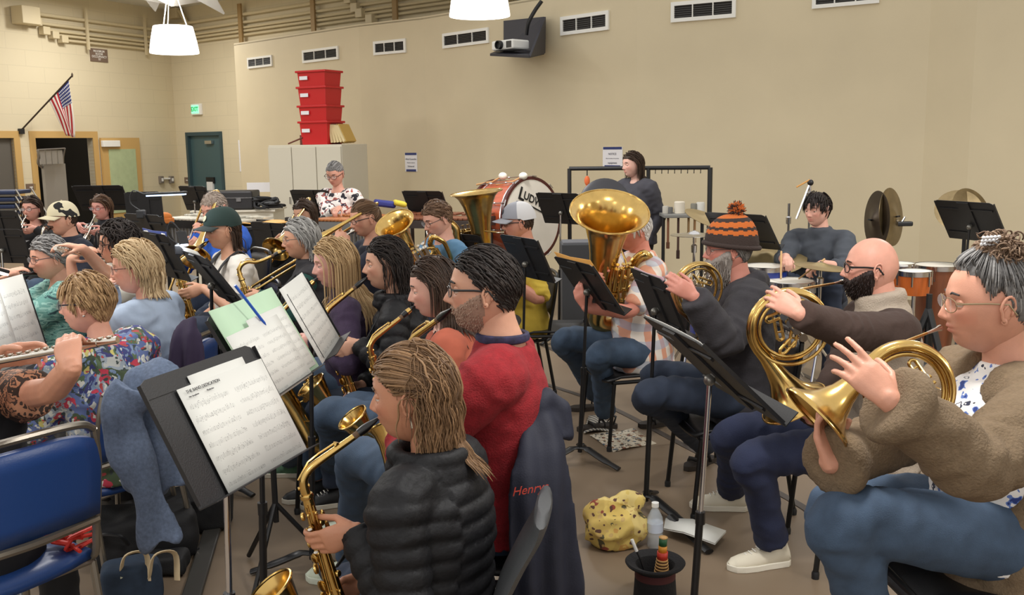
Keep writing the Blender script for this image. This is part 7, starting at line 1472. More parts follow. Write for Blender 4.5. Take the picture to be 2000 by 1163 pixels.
drape('dark purple coat hung behind the woman in pale denim', 'coat', 'coat', mat('purple_coat', (44, 32, 58), .85, var=.1), [(370, 622, 4.2), (366, 655, 4.15), (362, 700, 4.12), (360, 760, 4.1)], (14, 30, 38, 44), .45, 5, .012, seed=6.)
# bottom chair edge on
q = at(1040, 1050, 2.25); ch = chair('grey plastic chair at the bottom centre seen edge on, before the navy jacket', (q[0]-.245, q[1]), 186, .445, 'grey', group='empty black chairs', back=False)
sb = MB().tube(bez([at(1064, 982, 2.25), at(1052, 1020, 2.25), at(1018, 1080, 2.25), at(985, 1150, 2.25), at(965, 1230, 2.25)], 5), [.016]+[.021]*19+[.018], 16, flat=[6.]+[7.5]*20, up=V(.1, 1, 0))
sb.build('backrest', bpy.data.materials['chair_grey_plastic'], ch, origin=V(*ch.location))
# bass drum
c = at(1040, 427, 9.3); n = nrm(V(.70, -.70, .06)); s_ = nrm(np.cross(V(0, 0, 1), n)); u_ = np.cross(n, s_); fr = np.stack([s_, u_, n], 1); R = .385
r = empty('bass_drum', c, 'large orange wood bass drum with a white head, behind the man in yellow', 'drum'); M_dwood = mat('drum_wood', (166, 76, 44), .28, var=.2, vscale=6, stretch=(1, 1, 5), coat=.5); M_hoop = mat('drum_hoop', (70, 26, 26), .3)
Dp = .46
MB().lathe([(R*.985, -Dp), (R*.985, 0)], 48).xf(fr).build('shell', M_dwood, r)
MB().lathe([(.001, .004), (R*.5, .006), (R*.96, .002), (R*.97, -.004)], 48).xf(fr).build('head', mat('drum_head', (222, 216, 204), .5, var=.05, vscale=5), r)
for z in (0, -Dp): MB().lathe([(R*.97, z-.03), (R*1.03, z-.03), (R*1.035, z+.005), (R*.97, z+.008)], 48, cap=False).xf(fr).build('hoop', M_hoop, r)
for z in (-.05, -Dp+.05): MB().tube([(R*1.0*math.cos(a), R*1.0*math.sin(a), z) for a in np.arange(40)*2*PI/40], .008, 6, closed=True).xf(fr).build('trim_ring', M_chrome, r)
for k in range(10):
    a = 2*PI*k/10+.2; lg = MB(); d = V(math.cos(a), math.sin(a), 0); lg.tube([d*R*1.05+V(0, 0, .01), d*R*1.05+V(0, 0, -Dp-.01)], .005, 6); lg.ball(d*R*1.05+V(0, 0, -.13), .013, 8, 6); lg.ball(d*R*1.05+V(0, 0, -Dp+.13), .013, 8, 6); lg.tube([d*R*1.05+V(0, 0, .012)-np.cross(d, V(0, 0, 1))*.03, d*R*1.05+V(0, 0, .012)+np.cross(d, V(0, 0, 1))*.03], .006, 6); lg.xf(fr).build('tension_rod', M_chrome, r)
a = -.42; tf2 = np.stack([s_*math.cos(a)+u_*math.sin(a), -s_*math.sin(a)+u_*math.cos(a), n], 1); M_ink = mat('black_print', (16, 16, 18), .6)
o_ = at(1040, 388, 9.25)-c; o_ = o_-n*(o_@n)+n*.009
if True:
    if (R*0+s_[0]) < 0: tf2 = np.stack([-tf2[:, 0], -tf2[:, 1], tf2[:, 2]], 1)
text('logo', 'L', .17, M_ink, r, o_+tf2[:, 0]*-.11, tf2, bold=.004); text('logo', 'UDWIG', .105, M_ink, r, o_+tf2[:, 0]*.10+tf2[:, 1]*.005, tf2, bold=.002)
MB().box(o_+tf2[:, 0]*.09-tf2[:, 1]*.06, (.36, .014, .002), tf2).build('logo_underline', M_ink, r, smooth=False)
st = MB()
for sx in (-1, 1):
    b0 = s_*sx*.30-n*Dp*.5; st.tube([b0+V(0, 0, -.25), V(b0[0]*1.3, b0[1]*1.3, -c[2]+.02)], .013, 8); st.tube([b0+V(0, 0, -.25), V(b0[0]*.7, b0[1]*.7, -c[2]+.02)], .013, 8)
st.tube([s_*.36-n*Dp*.5+V(0, 0, -.45), -s_*.36-n*Dp*.5+V(0, 0, -.45)], .013, 8); st.build('stand', M_chrome, r)
for px, lab in ((982, 'left of two white ball bass drum mallets on the drum'), (1022, 'right of two white ball bass drum mallets on the drum')):
    q = at(px, 345, 9.3-.0); q[1] = 9.45 if px == 982 else 9.25; q = at(px, 344, q[1]); mr = empty('drum_mallet', q, lab, 'mallet', 'bass drum mallets'); MB().ball((0, 0, 0), (.042, .042, .036), 16, 10).build('felt_head', mat('white_felt', (226, 222, 210), .95), mr); MB().tube([(0, 0, 0), (-.10, .06, -.055), (-.26, .14, -.085)], .009, 8).build('handle', mat('maple', (196, 150, 100), .5), mr)
# rack
M_rk = mat('rack_black', (30, 31, 33), .45)
Yr = 9.75; a, b = at(1112, 326, Yr), at(1387, 331, Yr-.35); z = (a[2]+b[2])/2; a[2] = b[2] = z; r = empty('pipe_rack', V(a[0], a[1], 0), 'black pipe rack with hooks behind the standing woman', 'rack'); o0 = V(a[0], a[1], 0)
MB().tube([a-o0, b-o0], .021, 10).build('top_bar', M_rk, r); mid = lerp(a, b, .57)
for q, rr in ((a, .021), (mid, .02), (b, .024)): MB().tube([V(q[0], q[1], .02)-o0, q-o0], rr, 10).build('post', M_rk, r)
for q in (a, b): MB().box(V(q[0], q[1], .015)-o0, (.06, .6, .03)).build('foot', M_rk, r, smooth=False)
for k in range(8):
    q = lerp(a, b, .62+.045*k)-o0; MB().tube([q, q-V(0, 0, .035), q-V(0, -.012, .055), q-V(0, .01, .05)], .004, 6).build('hook', M_rk, r)
q = lerp(a, b, .13); og = empty('orange_tag', q-V(0, 0, .12), 'orange tag hanging on a hook from the rack, left end', 'tag')
MB().tube([(0, 0, .12), (0, 0, .05)], .006, 6).build('hook', M_rk, og); MB().ball((0, 0, 0), (.025, .012, .045), 10, 8).add([(-.012, 0, -.03), (.014, 0, -.03), (.03, .01, -.16), (-.02, .01, -.15)], [(0, 1, 2, 3)]).build('ribbon', mat('orange_plastic', (226, 112, 60), .6), og, solid=.006)
# dark disc behind tuba
q = at(1182, 400, 8.6); r = empty('tam_tam', q, 'dark round disc standing behind the big tuba bell', 'gong'); MB().lathe([(.001, .02), (.20, .014), (.23, 0), (.235, -.03)], 40, (0, 0, 0), np.stack([V(1, 0, 0), V(0, .3, 1.), V(0, -1, .3)], 1)).build('disc', mat('dark_bronze', (60, 60, 64), .4, .4), r); MB().tube([(0, .05, -.2), (0, .08, -q[2]+.02)], .02, 8).build('post', M_rk, r)
# mallet table
a, b = at(1290, 418, 9.0), at(1378, 422, 8.9); c = (a+b)/2; r = empty('mallet_tray', V(c[0], c[1], 0), 'grey tray table with mallets hanging under it, beside the rack', 'tray'); o0 = V(c[0], c[1], 0); W = abs(b[0]-a[0])
MB().box(c-o0, (W, .35, .03)).build('top', mat('tray_grey', (122, 122, 118), .6), r, smooth=False, bevel=.006)
for sx in (-1, 1): MB().tube([(sx*W*.45, 0, .02), (sx*W*.45, 0, c[2]-.02)], .016, 8).build('leg', M_rk, r)
for k, (px, L, col) in enumerate(((1305, 62, (120, 76, 50)), (1325, 82, (74, 48, 40)), (1345, 38, (150, 120, 80)), (1357, 50, (150, 112, 72)))):
    q = at(px, 424, 8.85); h = L/(FPX/8.85); m_ = empty('hanging_mallet', q, 'wooden mallet hanging under the grey tray, %s' % ('leftmost', 'second and darkest', 'third and shortest', 'rightmost')[k], 'mallet', 'mallets hanging under the tray'); MB().tube([(0, 0, 0), (0, 0, -h*.85)], .011, 8).build('handle', mat('mh%d' % k, col, .6), m_); MB().tube([(0, 0, -h*.8), (0, 0, -h)], .016, 8).build('tip', mat('mt%d' % k, tuple(x*.8 for x in col), .8), m_)
for k, (px, py, rr, hh, col) in enumerate(((1300, 412, .03, .06, (176, 172, 162)), (1308, 413, .03, .05, (96, 96, 94)), (1327, 406, .05, .10, (212, 204, 188)), (1355, 411, .03, .08, (120, 118, 108)), (1368, 410, .04, .09, (196, 194, 186)))):
    q = at(px, 417, 8.95); q[2] = c[2]+.016; tag(MB().lathe([(rr, 0), (rr, hh), (rr*.85, hh+.008), (.001, hh+.008)], 18).build('roll', mat('roll%d' % k, col, .8)), 'pale cup shaped roll on the grey tray, %s from the left' % ('first', 'second, dark', 'third and largest', 'fourth', 'fifth')[k], 'roll').location = q
# speaker box
q = at(1130, 490, 8.0); r = empty('speaker', V(q[0], q[1], 0), 'grey speaker cabinet between the yellow shirt and the tuba', 'speaker'); MB().box((0, .1, q[2]*.5+.03), (.28, .3, q[2]+.06)).build('cabinet', mat('speaker_grey', (58, 60, 64), .7), r, smooth=False, bevel=.01); MB().box((0, .1, q[2]+.066), (.26, .28, .012)).build('top_panel', mat('speaker_top', (96, 98, 104), .5), r, smooth=False)
# mallet instruments
def keyboard(lab, pa, pb, dep, bcol, fcol, n, resc=None, name='xylophone', base_z=None, bw=.8):
    a, b = at(*pa), at(*pb); z = (a[2]+b[2])/2; a[2] = b[2] = z; d = nrm(b-a); nn_ = np.cross(V(0, 0, 1), d); L = np.linalg.norm(b-a); fr = np.stack([d, nn_, V(0, 0, 1)], 1); o0 = V(a[0], a[1], 0); r = empty(name, o0, lab, 'xylophone' if name != 'vibraphone' else name)
    M_b = mat('bars_%s_%d' % (name, bcol[0]), bcol, .35, var=.15, vscale=6); M_f = mat('kframe_%d' % fcol[0], fcol, .5)
    f_ = MB()
    for y_ in (0., dep): f_.box((L/2, y_, z-.045), (L, .03, .07))
    for x_ in (0., L): f_.box((x_, dep/2, z-.045), (.05, dep, .08))
    f_.xf(fr).build('frame', M_f, r, smooth=False)
    for k in range(n):
        x_ = L*(k+.5)/n; ln = dep*(.62-.2*k/n); MB().box((x_, dep*.25, z+.004), (L/n*bw, ln, .02)).xf(fr).build('bar', M_b, r, smooth=False, bevel=.004)
        if k % 7 not in (2, 6): MB().box((x_+L/n*.5, dep*.78, z+.02), (L/n*bw, ln*.7, .02)).xf(fr).build('bar', M_b, r, smooth=False, bevel=.004)
    if resc:
        for k in range(n): x_ = L*(k+.5)/n; hh = .42-.25*k/n; MB().tube([(x_, dep*.12, z-.08), (x_, dep*.12, z-.08-hh)], L/n*.36, 10).xf(fr).build('resonator', mat('resonator', resc, .35, .7), r)
    for x_ in (.04, L-.04):
        for y_ in (0, dep): MB().tube([(x_, y_, z-.06), (x_, y_, .03)], .02, 8).xf(fr).build('leg', M_f, r)
    return r, fr, L, z, o0
keyboard('vibraphone with pale bars and silver tubes behind the trombone player in blue', (318, 434, 9.6), (470, 428, 9.0), .42, (196, 192, 178), (30, 30, 32), 22, (150, 150, 150), 'vibraphone')
keyboard('xylophone with orange brown wooden bars before the woman in the floral blouse', (608, 434, 8.7), (728, 430, 8.4), .5, (176, 112, 66), (128, 128, 128), 18, (120, 120, 122), 'xylophone')
keyboard('long marimba with dark frame behind the euphonium player', (742, 434, 8.9), (920, 424, 8.6), .6, (120, 72, 50), (60, 50, 46), 20, None, 'marimba')
# black covered table with papers
a, b = at(488, 436, 9.3), at(612, 436, 8.9); c = (a+b)/2; tz = a[2]; r = empty('percussion_table', V(c[0], c[1], 0), 'black draped percussion table left of the xylophone', 'table'); W = abs(b[0]-a[0])
MB().box((0, 0, tz-.015), (W, .55, .03)).build('top', M_dark, r, smooth=False, bevel=.005); MB().box((0, -.26, tz/2), (W*.98, .02, tz-.05)).build('skirt', mat('black_cloth', (20, 20, 22), .9), r, smooth=False)
q = V(c[0]-.1, c[1], tz+.004); g = [[(x, y, .012*math.sin(x*14+y*9)+.014) for y in np.linspace(-.16, .16, 5)] for x in np.linspace(-.22, .2, 7)]
tag(MB().sheet(np.array(g)).build('paper_folder', mat('manila_orange', (226, 176, 104), .8), solid=.01), 'open orange paper folder on the black draped table', 'folder').location = q
q = V(c[0]+.32, c[1]-.05, tz+.04); tag(MB().tube([(-.14, 0, .0), (.06, 0, .01)], .016, 8).ball((.09, 0, .012), (.04, .03, .03), 12, 8).box((-.2, .04, 0), (.14, .08, .05)).build('microphone', M_dark), 'black microphone lying on the black draped table', 'microphone').location = q
# counter, case and cables behind
a, b = at(440, 412, 12.6), at(527, 414, 12.2); c = (a+b)/2; W = abs(b[0]-a[0])*1.5; c[0] -= .15; r = empty('low_counter', V(c[0], c[1], 0), 'cream low counter under the big black case', 'counter')
MB().box((0, .2, c[2]/2), (W, .6, c[2])).build('body', M_cab, r, smooth=False); MB().box((0, .2, c[2]+.012), (W+.06, .66, .024)).build('top', mat('counter_top', (208, 202, 186), .5), r, smooth=False)
cz = c[2]+.026
r = empty('equipment_case', V(c[0]-.12, c[1]+.1, cz), 'long black equipment case on the cream counter', 'case'); MB().box((0, 0, .12), (.74, .4, .23)).build('case_body', mat('case_black', (34, 33, 36), .5, bump=.15), r, smooth=False, bevel=.02)
for sx in (-1, 1): MB().box((sx*.2, -.205, .13), (.06, .02, .05)).build('latch', M_chrome, r, smooth=False)
MB().box((0, -.207, .15), (.74, .006, .012)).build('seam', M_chrome, r, smooth=False)
cb = MB(); rng = random.Random(9)
for k in range(9): cb.tube(bez([(rng.uniform(-.2, .2), rng.uniform(-.12, .12), rng.uniform(.02, .16)) for _ in range(5)], 5), .018, 6)
tag(cb.build('cable_bundle', M_dark), 'tangle of black cables and clamps at the right end of the counter', 'cable').location = V(c[0]+.42, c[1]-.05, cz)
q = at(505, 366, 14.5); tag(MB().box((0, 0, 0), (.34, .02, .14)).build('white_board', M_paper, smooth=False), 'small white board standing against the shell left of the cabinet', 'board').location = V(q[0], q[1], q[2])
# flag cloth on marimba
q = at(764, 398, 9.0); tag(MB().box((-.06, 0, 0), (.2, .16, .06), rotz(.2)@roty(.15)).build('folded_cloth', mat('royal_cloth', (44, 50, 120), .8), smooth=True, bevel=.02), 'folded blue cloth lying on the marimba', 'cloth').location = q
tag(MB().box((.08, 0, 0), (.12, .16, .05), rotz(.2)@roty(.25)).build('folded_cloth', mat('yellow_cloth', (206, 186, 60), .8), bevel=.02), 'folded yellow cloth beside the blue cloth on the marimba', 'cloth').location = q
# orange cloth left
q = at(322, 425, 9.2); tag(MB().ball((0, 0, 0), (.07, .06, .05), 12, 8).box((0, 0, -.03), (.14, .12, .05)).build('orange_cloth', mat('orange_cloth', (206, 120, 50), .8), bevel=.01), 'small orange bundle right of the clip lamp', 'cloth').location = q
# cymbals
M_cym = mat('cymbal_bronze', (128, 112, 82), .35, .85, var=.2, vscale=12); M_cymd = mat('cymbal_dark', (66, 56, 46), .4, .7, var=.2); M_cymt = mat('cymbal_tan', (176, 156, 112), .35, .8, var=.1)
def cym_profile(R): return [(.012, .030*R/.2), (.05*R/.2*.8, .022*R/.2), (.06*R/.2, .010*R/.2), (R*.6, .004), (R, -.004), (R*.995, -.007), (R*.6, .001), (.05, .006)]
for k, (px, py, Y, R, nrm_, mm, lab) in enumerate(((1711, 430, 7.15, .215, V(-.99, -.06, .03), M_cymd, 'dark hand cymbal standing on the rack, left one of the upright pair'), (1742, 424, 7.15, .215, V(.75, -.70, .12), M_cym, 'bronze hand cymbal standing on the rack, right one of the upright pair'), (1872, 410, 7.4, .17, V(-.3, -.8, .5), M_cym, 'bronze cymbal behind the far right stand, left one'), (1898, 408, 7.4, .17, V(.3, -.8, .4), M_cym, 'bronze cymbal behind the far right stand, right one'))):
    q = at(px, py, Y); zf = nrm(nrm_); xf_ = nrm(np.cross(V(0, 0, 1), zf)); F3 = np.stack([xf_, np.cross(zf, xf_), zf], 1)
    o = tag(MB().lathe(cym_profile(R), 40, (0, 0, 0), F3).build('hand_cymbal', mm, origin=None), lab, 'cymbal', 'hand cymbals'); o.location = q
    MB().tube([(0, 0, .02), (.02, .0, .05), (-.02, 0, .05), (0, 0, .02)], .006, 6).xf(F3).build('strap', M_dark, o)
for px, Y, lab in ((1735, 7.25, 'silver and black cradle stand under the upright cymbals'), (1885, 7.5, 'cymbal cradle behind the far right stand')):
    q = at(px, 440, Y); r = empty('cymbal_cradle', V(q[0], q[1], 0), lab, 'stand'); MB().tube([(0, 0, .3), (0, 0, q[2]-.08)], .016, 8).build('pole', M_rk, r)
    MB().tube([(-.1, 0, q[2]+.08), (-.03, 0, q[2]-.1), (.03, 0, q[2]-.1), (.12, 0, q[2]+.06)], .010, 8).build('cradle', M_chrome, r); MB().box((.10, -.02, q[2]+.01), (.14, .05, .035)).build('pad', M_dark, r, smooth=False, bevel=.01)
    for k in range(3): MB().tube([(0, 0, .35), (.3*math.cos(k*2.1), .3*math.sin(k*2.1), .01)], .012, 8).build('leg', M_rk, r)
# drum kit pieces
def drum(lab, px, py, Y, R, h, col, stand_=True, name='drum', head=(222, 218, 206), tilt=(0, 0, 1), group=None, taper=1., mshell=None):
    q = at(px, py, Y); z = nrm(V(*tilt)); x = nrm(np.cross(V(0, 1, 0), z)); F3 = np.stack([x, np.cross(z, x), z], 1); r = empty(name, V(q[0], q[1], 0), lab, 'drum', group); o = V(0, 0, q[2])
    MB().lathe([(R*taper, -h), (R*lerp(1, taper, .4)*1.0, -h*.5), (R, -.005)], 36, o, F3).build('shell', mshell or mat('shell_%d_%d' % (col[0], col[2]), col, .3, var=.12, coat=.4), r)
    MB().lathe([(.001, .002), (R*.97, .002), (R*.99, -.004)], 36, o, F3).build('head', mat('head_%d' % head[0], head, .55), r)
    MB().lathe([(R*.99, -.028), (R*1.04, -.028), (R*1.045, .004), (R*.99, .006)], 36, o, F3, cap=False).build('rim', M_chrome, r)
    for k in range(6): a = k*PI/3; MB().tube([o+F3@V(R*1.05*math.cos(a), R*1.05*math.sin(a), 0), o+F3@V(R*1.05*math.cos(a), R*1.05*math.sin(a), -min(h*.6, .1))], .006, 6).build('lug', M_chrome, r)
    if stand_:
        MB().tube([o+V(0, 0, -h-.01), V(0, 0, .12)], .013, 8).build('stand_pole', M_chrome, r)
        for k in range(3): MB().tube([(0, 0, .22), (.25*math.cos(k*2.1+.4), .25*math.sin(k*2.1+.4), .012)], .010, 8).build('stand_leg', M_chrome, r)
    return r
drum('snare drum with white head in front of the drummer', 1541, 549, 6.35, .165, .14, (150, 150, 150), name='snare_drum')
drum('blue sparkle tom between the beanie and the drummer', 1493, 520, 6.6, .15, .25, (30, 54, 140), name='tom_drum'); drum('blue floor tom half hidden behind the french horn of the beanie man', 1400, 560, 6.3, .17, .35, (30, 54, 140), name='tom_drum')
def cymstand(lab, px, py, Y, R=None, top=None, m_=M_cymt, tilt=(0, 0, 1), boom=None):
    q = at(px, py, Y); r = empty('cymbal_stand', V(q[0], q[1], 0), lab, 'cymbal'); MB().tube([(0, 0, .35), (0, 0, q[2]+.03)], .010, 8).build('pole', M_chrome, r); MB().lathe([(.02, -.03), (.022, .02), (.012, .03)], 12, (0, 0, q[2]-.1)).build('clamp', M_chrome, r)
    for k in range(3): MB().tube([(0, 0, .40), (.28*math.cos(k*2.1), .28*math.sin(k*2.1), .012)], .009, 8).build('leg', M_chrome, r)
    if R: z = nrm(V(*tilt)); x = nrm(np.cross(V(0, 1, 0), z)); F3 = np.stack([x, np.cross(z, x), z], 1); MB().lathe(cym_profile(R), 40, (0, 0, q[2]), F3).build('cymbal_disc', m_, r)
    if boom is not None: MB().tube([(0, 0, q[2]), V(*boom)+V(0, 0, q[2])], .009, 8).build('boom', M_chrome, r); MB().ball((0, 0, q[2]), .025, 10, 7).build('boom_joint', M_dark, r)
cymstand('ride cymbal over the lap of the drummer', 1603, 520, 6.2, .17, tilt=(.1, -.05, 1)); cymstand('large tan cymbal below the stand behind the beanie', 1500, 503, 6.9, .27, tilt=(-.1, -.35, 1)); cymstand('tan cymbal tilted above the striped beanie', 1385, 428, 7.6, .2, tilt=(.35, -.25, 1)); cymstand('chrome hi hat with a thin flat cymbal left of the beanie', 1356, 458, 6.9, .17, m_=M_chrome)
cymstand('chrome boom stand above the head of the drummer', 1583, 357, 7.6, None, boom=(-.1, 0, -.28)); cymstand('short chrome stand tip behind the stand by the beanie', 1541, 405, 7.6, None); cymstand('thin chrome stand tip above the mallet rack end', 1424, 410, 8.0, None)
q = at(1571, 358, 7.6); tag(MB().tube([(-.06, 0, -.03), (.05, 0, .03)], .007, 6).build('drum_stick', mat('stick_orange', (206, 150, 80), .5)), 'orange wooden stick at the top of the boom stand', 'stick').location = q
# sticks of the drummer
for s__, lab in ((1, 'drum stick in the left hand of the drummer'), (-1, 'drum stick in the right hand of the drummer')):
    w_ = i25['W'][s__]; g_ = w_+i25['f']*.08; tipq = at(1560, 545, 6.3) if s__ == 1 else at(1525, 545, 6.3); tag(MB().tube([w_-w_+V(0, 0, 0)-nrm(tipq-g_)*.08, tipq-g_], [.007, .005], 8).build('drum_stick', mat('stick_wood', (196, 158, 108), .5)), lab, 'stick').location = g_
M_bong = mat('bongo_wood', (196, 100, 40), .3, var=.2, vscale=5, stretch=(6, 6, 1), coat=.5)
drum('orange bongo nearer the camera with a white head, right of the bald man', 1787, 530, 6.4, .108, .155, (196, 100, 40), name='bongo_drum', group='orange bongos', taper=.86, mshell=M_bong)
drum('orange bongo half hidden behind the head of the bald man', 1757, 515, 6.65, .10, .155, (196, 100, 40), name='bongo_drum', group='orange bongos', taper=.86, mshell=M_bong)
M_cong = mat('conga_wood', (122, 70, 44), .35, var=.2, vscale=4, stretch=(6, 6, 1), coat=.3)
drum('brown wooden conga behind the grey haired woman', 1832, 518, 6.9, .16, .62, (122, 70, 44), name='conga_drum', group='wooden congas', taper=.7, mshell=M_cong); drum('brown wooden conga cut by the right picture edge', 2002, 520, 6.6, .15, .62, (122, 70, 44), name='conga_drum', group='wooden congas', taper=.7, mshell=M_cong)
q = at(1812, 640, 6.2); r = empty('drum_tripod', V(q[0], q[1], 0), 'black tripod frame below the bongos', 'stand')
for k in range(3): MB().tube([(0, 0, .62), (.22*math.cos(k*2.1+1), .22*math.sin(k*2.1+1), .01)], .024, 8).build('leg', M_rk, r)
MB().tube([(0, 0, .3), (0, 0, .72)], .02, 8).build('pole', M_rk, r)
# white cloth/card behind drummer shoulder
# ---- floor things
def on_floor(name, lab, cat, mb, m_, px, py, **kw): o = tag(mb.build(name, m_, **kw), lab, cat); o.location = gz(px, py); return o
M_mat1 = floral_mat('animal_print_mat', [[(196, 186, 166), (206, 196, 176), (200, 190, 170)], [(50, 46, 44), (120, 76, 54), (196, 186, 166), (70, 84, 100)], [(206, 198, 180), (150, 120, 90), (50, 50, 52)]], 14, (200, 190, 170), .05, .5)
P4 = [gz(1152, 853), gz(1235, 840), gz(1282, 868), gz(1197, 884)]; c = sum(P4)/4
g = np.array([[lerp(lerp(P4[0], P4[1], u), lerp(P4[3], P4[2], u), v)-c+V(0, 0, .006+.005*math.sin(u*7+v*5)) for u in np.linspace(0, 1, 8)] for v in np.linspace(0, 1, 6)])
tag(MB().sheet(g).build('printed_mat', M_mat1, solid=.004), 'cream mat with a dark printed pattern on the floor by the sandals', 'mat').location = c
P4 = [gz(1150, 816), gz(1200, 828), gz(1203, 842), gz(1140, 850)]; c = sum(P4)/4
M_strp = mat('striped_cloth', (166, 160, 148), .9); nt = M_strp.node_tree; b = nt.nodes['Principled BSDF']; tc = N(nt, 'ShaderNodeTexCoord'); sp = N(nt, 'ShaderNodeSeparateXYZ'); nt.links.new(tc.outputs['Object'], sp.inputs[0])
nt.links.new(mixc(nt, mth(nt, 'GREATER_THAN', mth(nt, 'SINE', mth(nt, 'MULTIPLY', mth(nt, 'ADD', sp.outputs[0], mth(nt, 'MULTIPLY', sp.outputs[1], .4)), 260.)), .2), (176, 170, 156), (86, 86, 90)), b.inputs['Base Color'])
g = np.array([[lerp(lerp(P4[0], P4[1], u), lerp(P4[3], P4[2], u), v)-c+V(0, 0, .010+.012*math.sin(u*5)) for u in np.linspace(0, 1, 8)] for v in np.linspace(0, 1, 6)])
tag(MB().sheet(g).build('striped_cloth', M_strp, solid=.006), 'grey striped cloth on the floor right behind the sandalled foot', 'cloth').location = c
M_bag = floral_mat('yellow_print_bag', [[(206, 180, 100), (196, 168, 92), (212, 190, 120)], [(206, 180, 100), (140, 70, 54), (90, 84, 60), (196, 150, 80)], [(206, 180, 100), (90, 60, 50), (190, 160, 100)]], 9, (206, 180, 100), .1, .45)
bg = MB(); bg.ball((0, 0, .09), (.125, .10, .09), 20, 12); bg.ball((-.04, .0, .14), (.08, .06, .06), 14, 8); bg.tube([(.0, .02, .18), (.06, .02, .20), (.11, 0, .185)], [.03, .028, .022], 10); v, f, nn = bake(bg, .009, 2); v = v+nn*((1-np.abs(vnoise(v, 11, 2.))*2.4)*.022+vnoise(v, 26, 5.)*.009)[:, None]; v[:, 2] = np.maximum(v[:, 2], .004)
on_floor('drawstring_bag', 'crumpled yellow patterned bag on the floor beside the stand foot', 'bag', MB().add(v, f), M_bag, 1200, 1066, auto=False)
bt = MB(); bt.lathe([(.028, 0), (.033, .01), (.032, .05), (.034, .06), (.032, .07), (.034, .11), (.033, .135), (.018, .168), (.0135, .175), (.0135, .19)], 24)
o = on_floor('water_bottle', 'clear plastic water bottle standing behind the striped rasp', 'bottle', bt, mat('clear_plastic', (214, 222, 228), .08, alpha=.42, spec=.8), 1279, 1070)
MB().lathe([(.0155, .183), (.0155, .202), (.001, .203)], 16).build('cap', M_white, o); MB().lathe([(.0345, .075), (.0345, .115)], 24).build('label', mat('bottle_label', (196, 206, 222), .5), o)
hb = gz(1279, 1176); hb[2] = .002; M_felt = mat('black_felt', (26, 25, 27), .95, bump=.3, bscale=150)
hat = tag(MB().lathe([(.001, 0), (.078, 0), (.082, .01), (.074, .13), (.076, .138), (.108, .150), (.113, .158), (.108, .163), (.074, .150), (.068, .135), (.074, .012), (.001, .008)], 36).build('top_hat', M_felt), 'black top hat standing upside down on the floor with things inside', 'hat'); hat.location = hb
MB().lathe([(.0765, .10), (.0765, .128)], 36, cap=False).build('hat_band', mat('dark_red_band', (70, 24, 26), .7), hat)
gq = MB(); prof = []; mats_ = [mat('guiro_green', (40, 96, 60), .4), mat('guiro_orange', (222, 150, 50), .4), mat('guiro_red', (206, 60, 44), .4), mat('guiro_wood', (206, 160, 96), .5), mat('guiro_dark', (90, 56, 34), .6)]
cols_ = [(0., 3)]; z = 0; 
segs_ = [(i*.006, (i+1)*.006, .037-.0007*i, 3 if i % 2 else 4) for i in range(22)]+[(.132, .16, .0205, 2), (.16, .185, .0165, 1), (.185, .215, .0155, 0)]
for a_, b_, r_, mi in segs_:
    r2 = r_ if mi != 4 else r_-.0016; gq.lathe([(r2, a_), (r2*.985, b_)], 20, mi=mi)
gq.lathe([(.0155, .215), (.017, .218), (.001, .219)], 20, mi=3)
go = tag(gq.build('guiro', mats_, auto=False), 'striped wooden rasp with a green, yellow and red neck in the top hat', 'guiro'); go.location = hb+V(.018, -.02, .05); go.rotation_euler = (0.05, 0.03, 0)
tag(MB().tube([(0, 0, 0), (-.045, .02, .13), (-.075, .03, .20)], .004, 6).tube([(-.06, .024, .165), (-.078, .031, .21)], .0065, 8, mi=1).build('beater', [M_dark, M_white]), 'thin beater with a white tip leaning out of the top hat', 'stick').location = hb+V(-.005, .01, .02)
P4 = [gz(1300, 1030), gz(1352, 1040), gz(1418, 1058), gz(1396, 1083), gz(1335, 1066), gz(1296, 1050)]; c = sum(P4)/6
pw = MB(); A_, B_ = [P4[0], P4[1], P4[2]], [P4[5], P4[4], P4[3]]
for k in range(2): pw.sheet(np.array([[lerp(A_[i], B_[i], v)-c+V(0, 0, .035+.02*math.sin(i*1.4)+k*.006) for v in (0, .5, 1)] for i in range(3)]))
tag(pw.build('folded_papers', music_mat('marked_paper', seed=7.), solid=.003), 'white folded papers with black marks lying over the stand foot', 'paper').location = c
# flat stand foot right of the hat
tag(MB().tube(bez([gz(1310, 1030)+V(0, 0, .05), gz(1350, 1060)+V(0, 0, .03), gz(1385, 1085)+V(0, 0, .015)], 5), .022, 8, flat=.5).build('stand_foot', M_black, origin=gz(1310, 1030)), 'curved dark stand foot under the white papers', 'stand foot')
# left floor: bags
def bag(lab, px, py, size, m_, yaw=0., seed=0., name='instrument_bag', rnd=.35):
    mb = MB(); mb.box((0, 0, size[2]/2), (size[0]*.9, size[1]*.9, size[2]*.9)); v, f, nn = bake(mb, .014, 14); v = v+nn*((vnoise(v, 6, seed)*.022+vnoise(v, 15, seed)*.008))[:, None]; v = v@rotz(yaw).T; v[:, 2] = np.maximum(v[:, 2], .004); o = tag(MB().add(v, f).build(name, m_, auto=False), lab, 'bag'); o.location = gz(px, py); return o
M_nyl = mat('black_nylon', (20, 20, 22), .7, bump=.15, bscale=200)
b1 = bag('large black soft instrument case on the floor behind the denim tote', 285, 1085, (.46, .30, .22), M_nyl, .35, 1.)
MB().tube(bez([(-.12, -.16, .12), (-.10, -.19, .17), (-.02, -.20, .17), (0, -.17, .12)], 5), .008, 6).build('strap', M_dark, b1); MB().box((.05, -.16, .1), (.015, .01, .03)).build('zip_pull', M_chrome, b1, smooth=False)
b2 = bag('black bag under the nearest music stand', 385, 1030, (.36, .24, .18), M_nyl, .2, 3.)
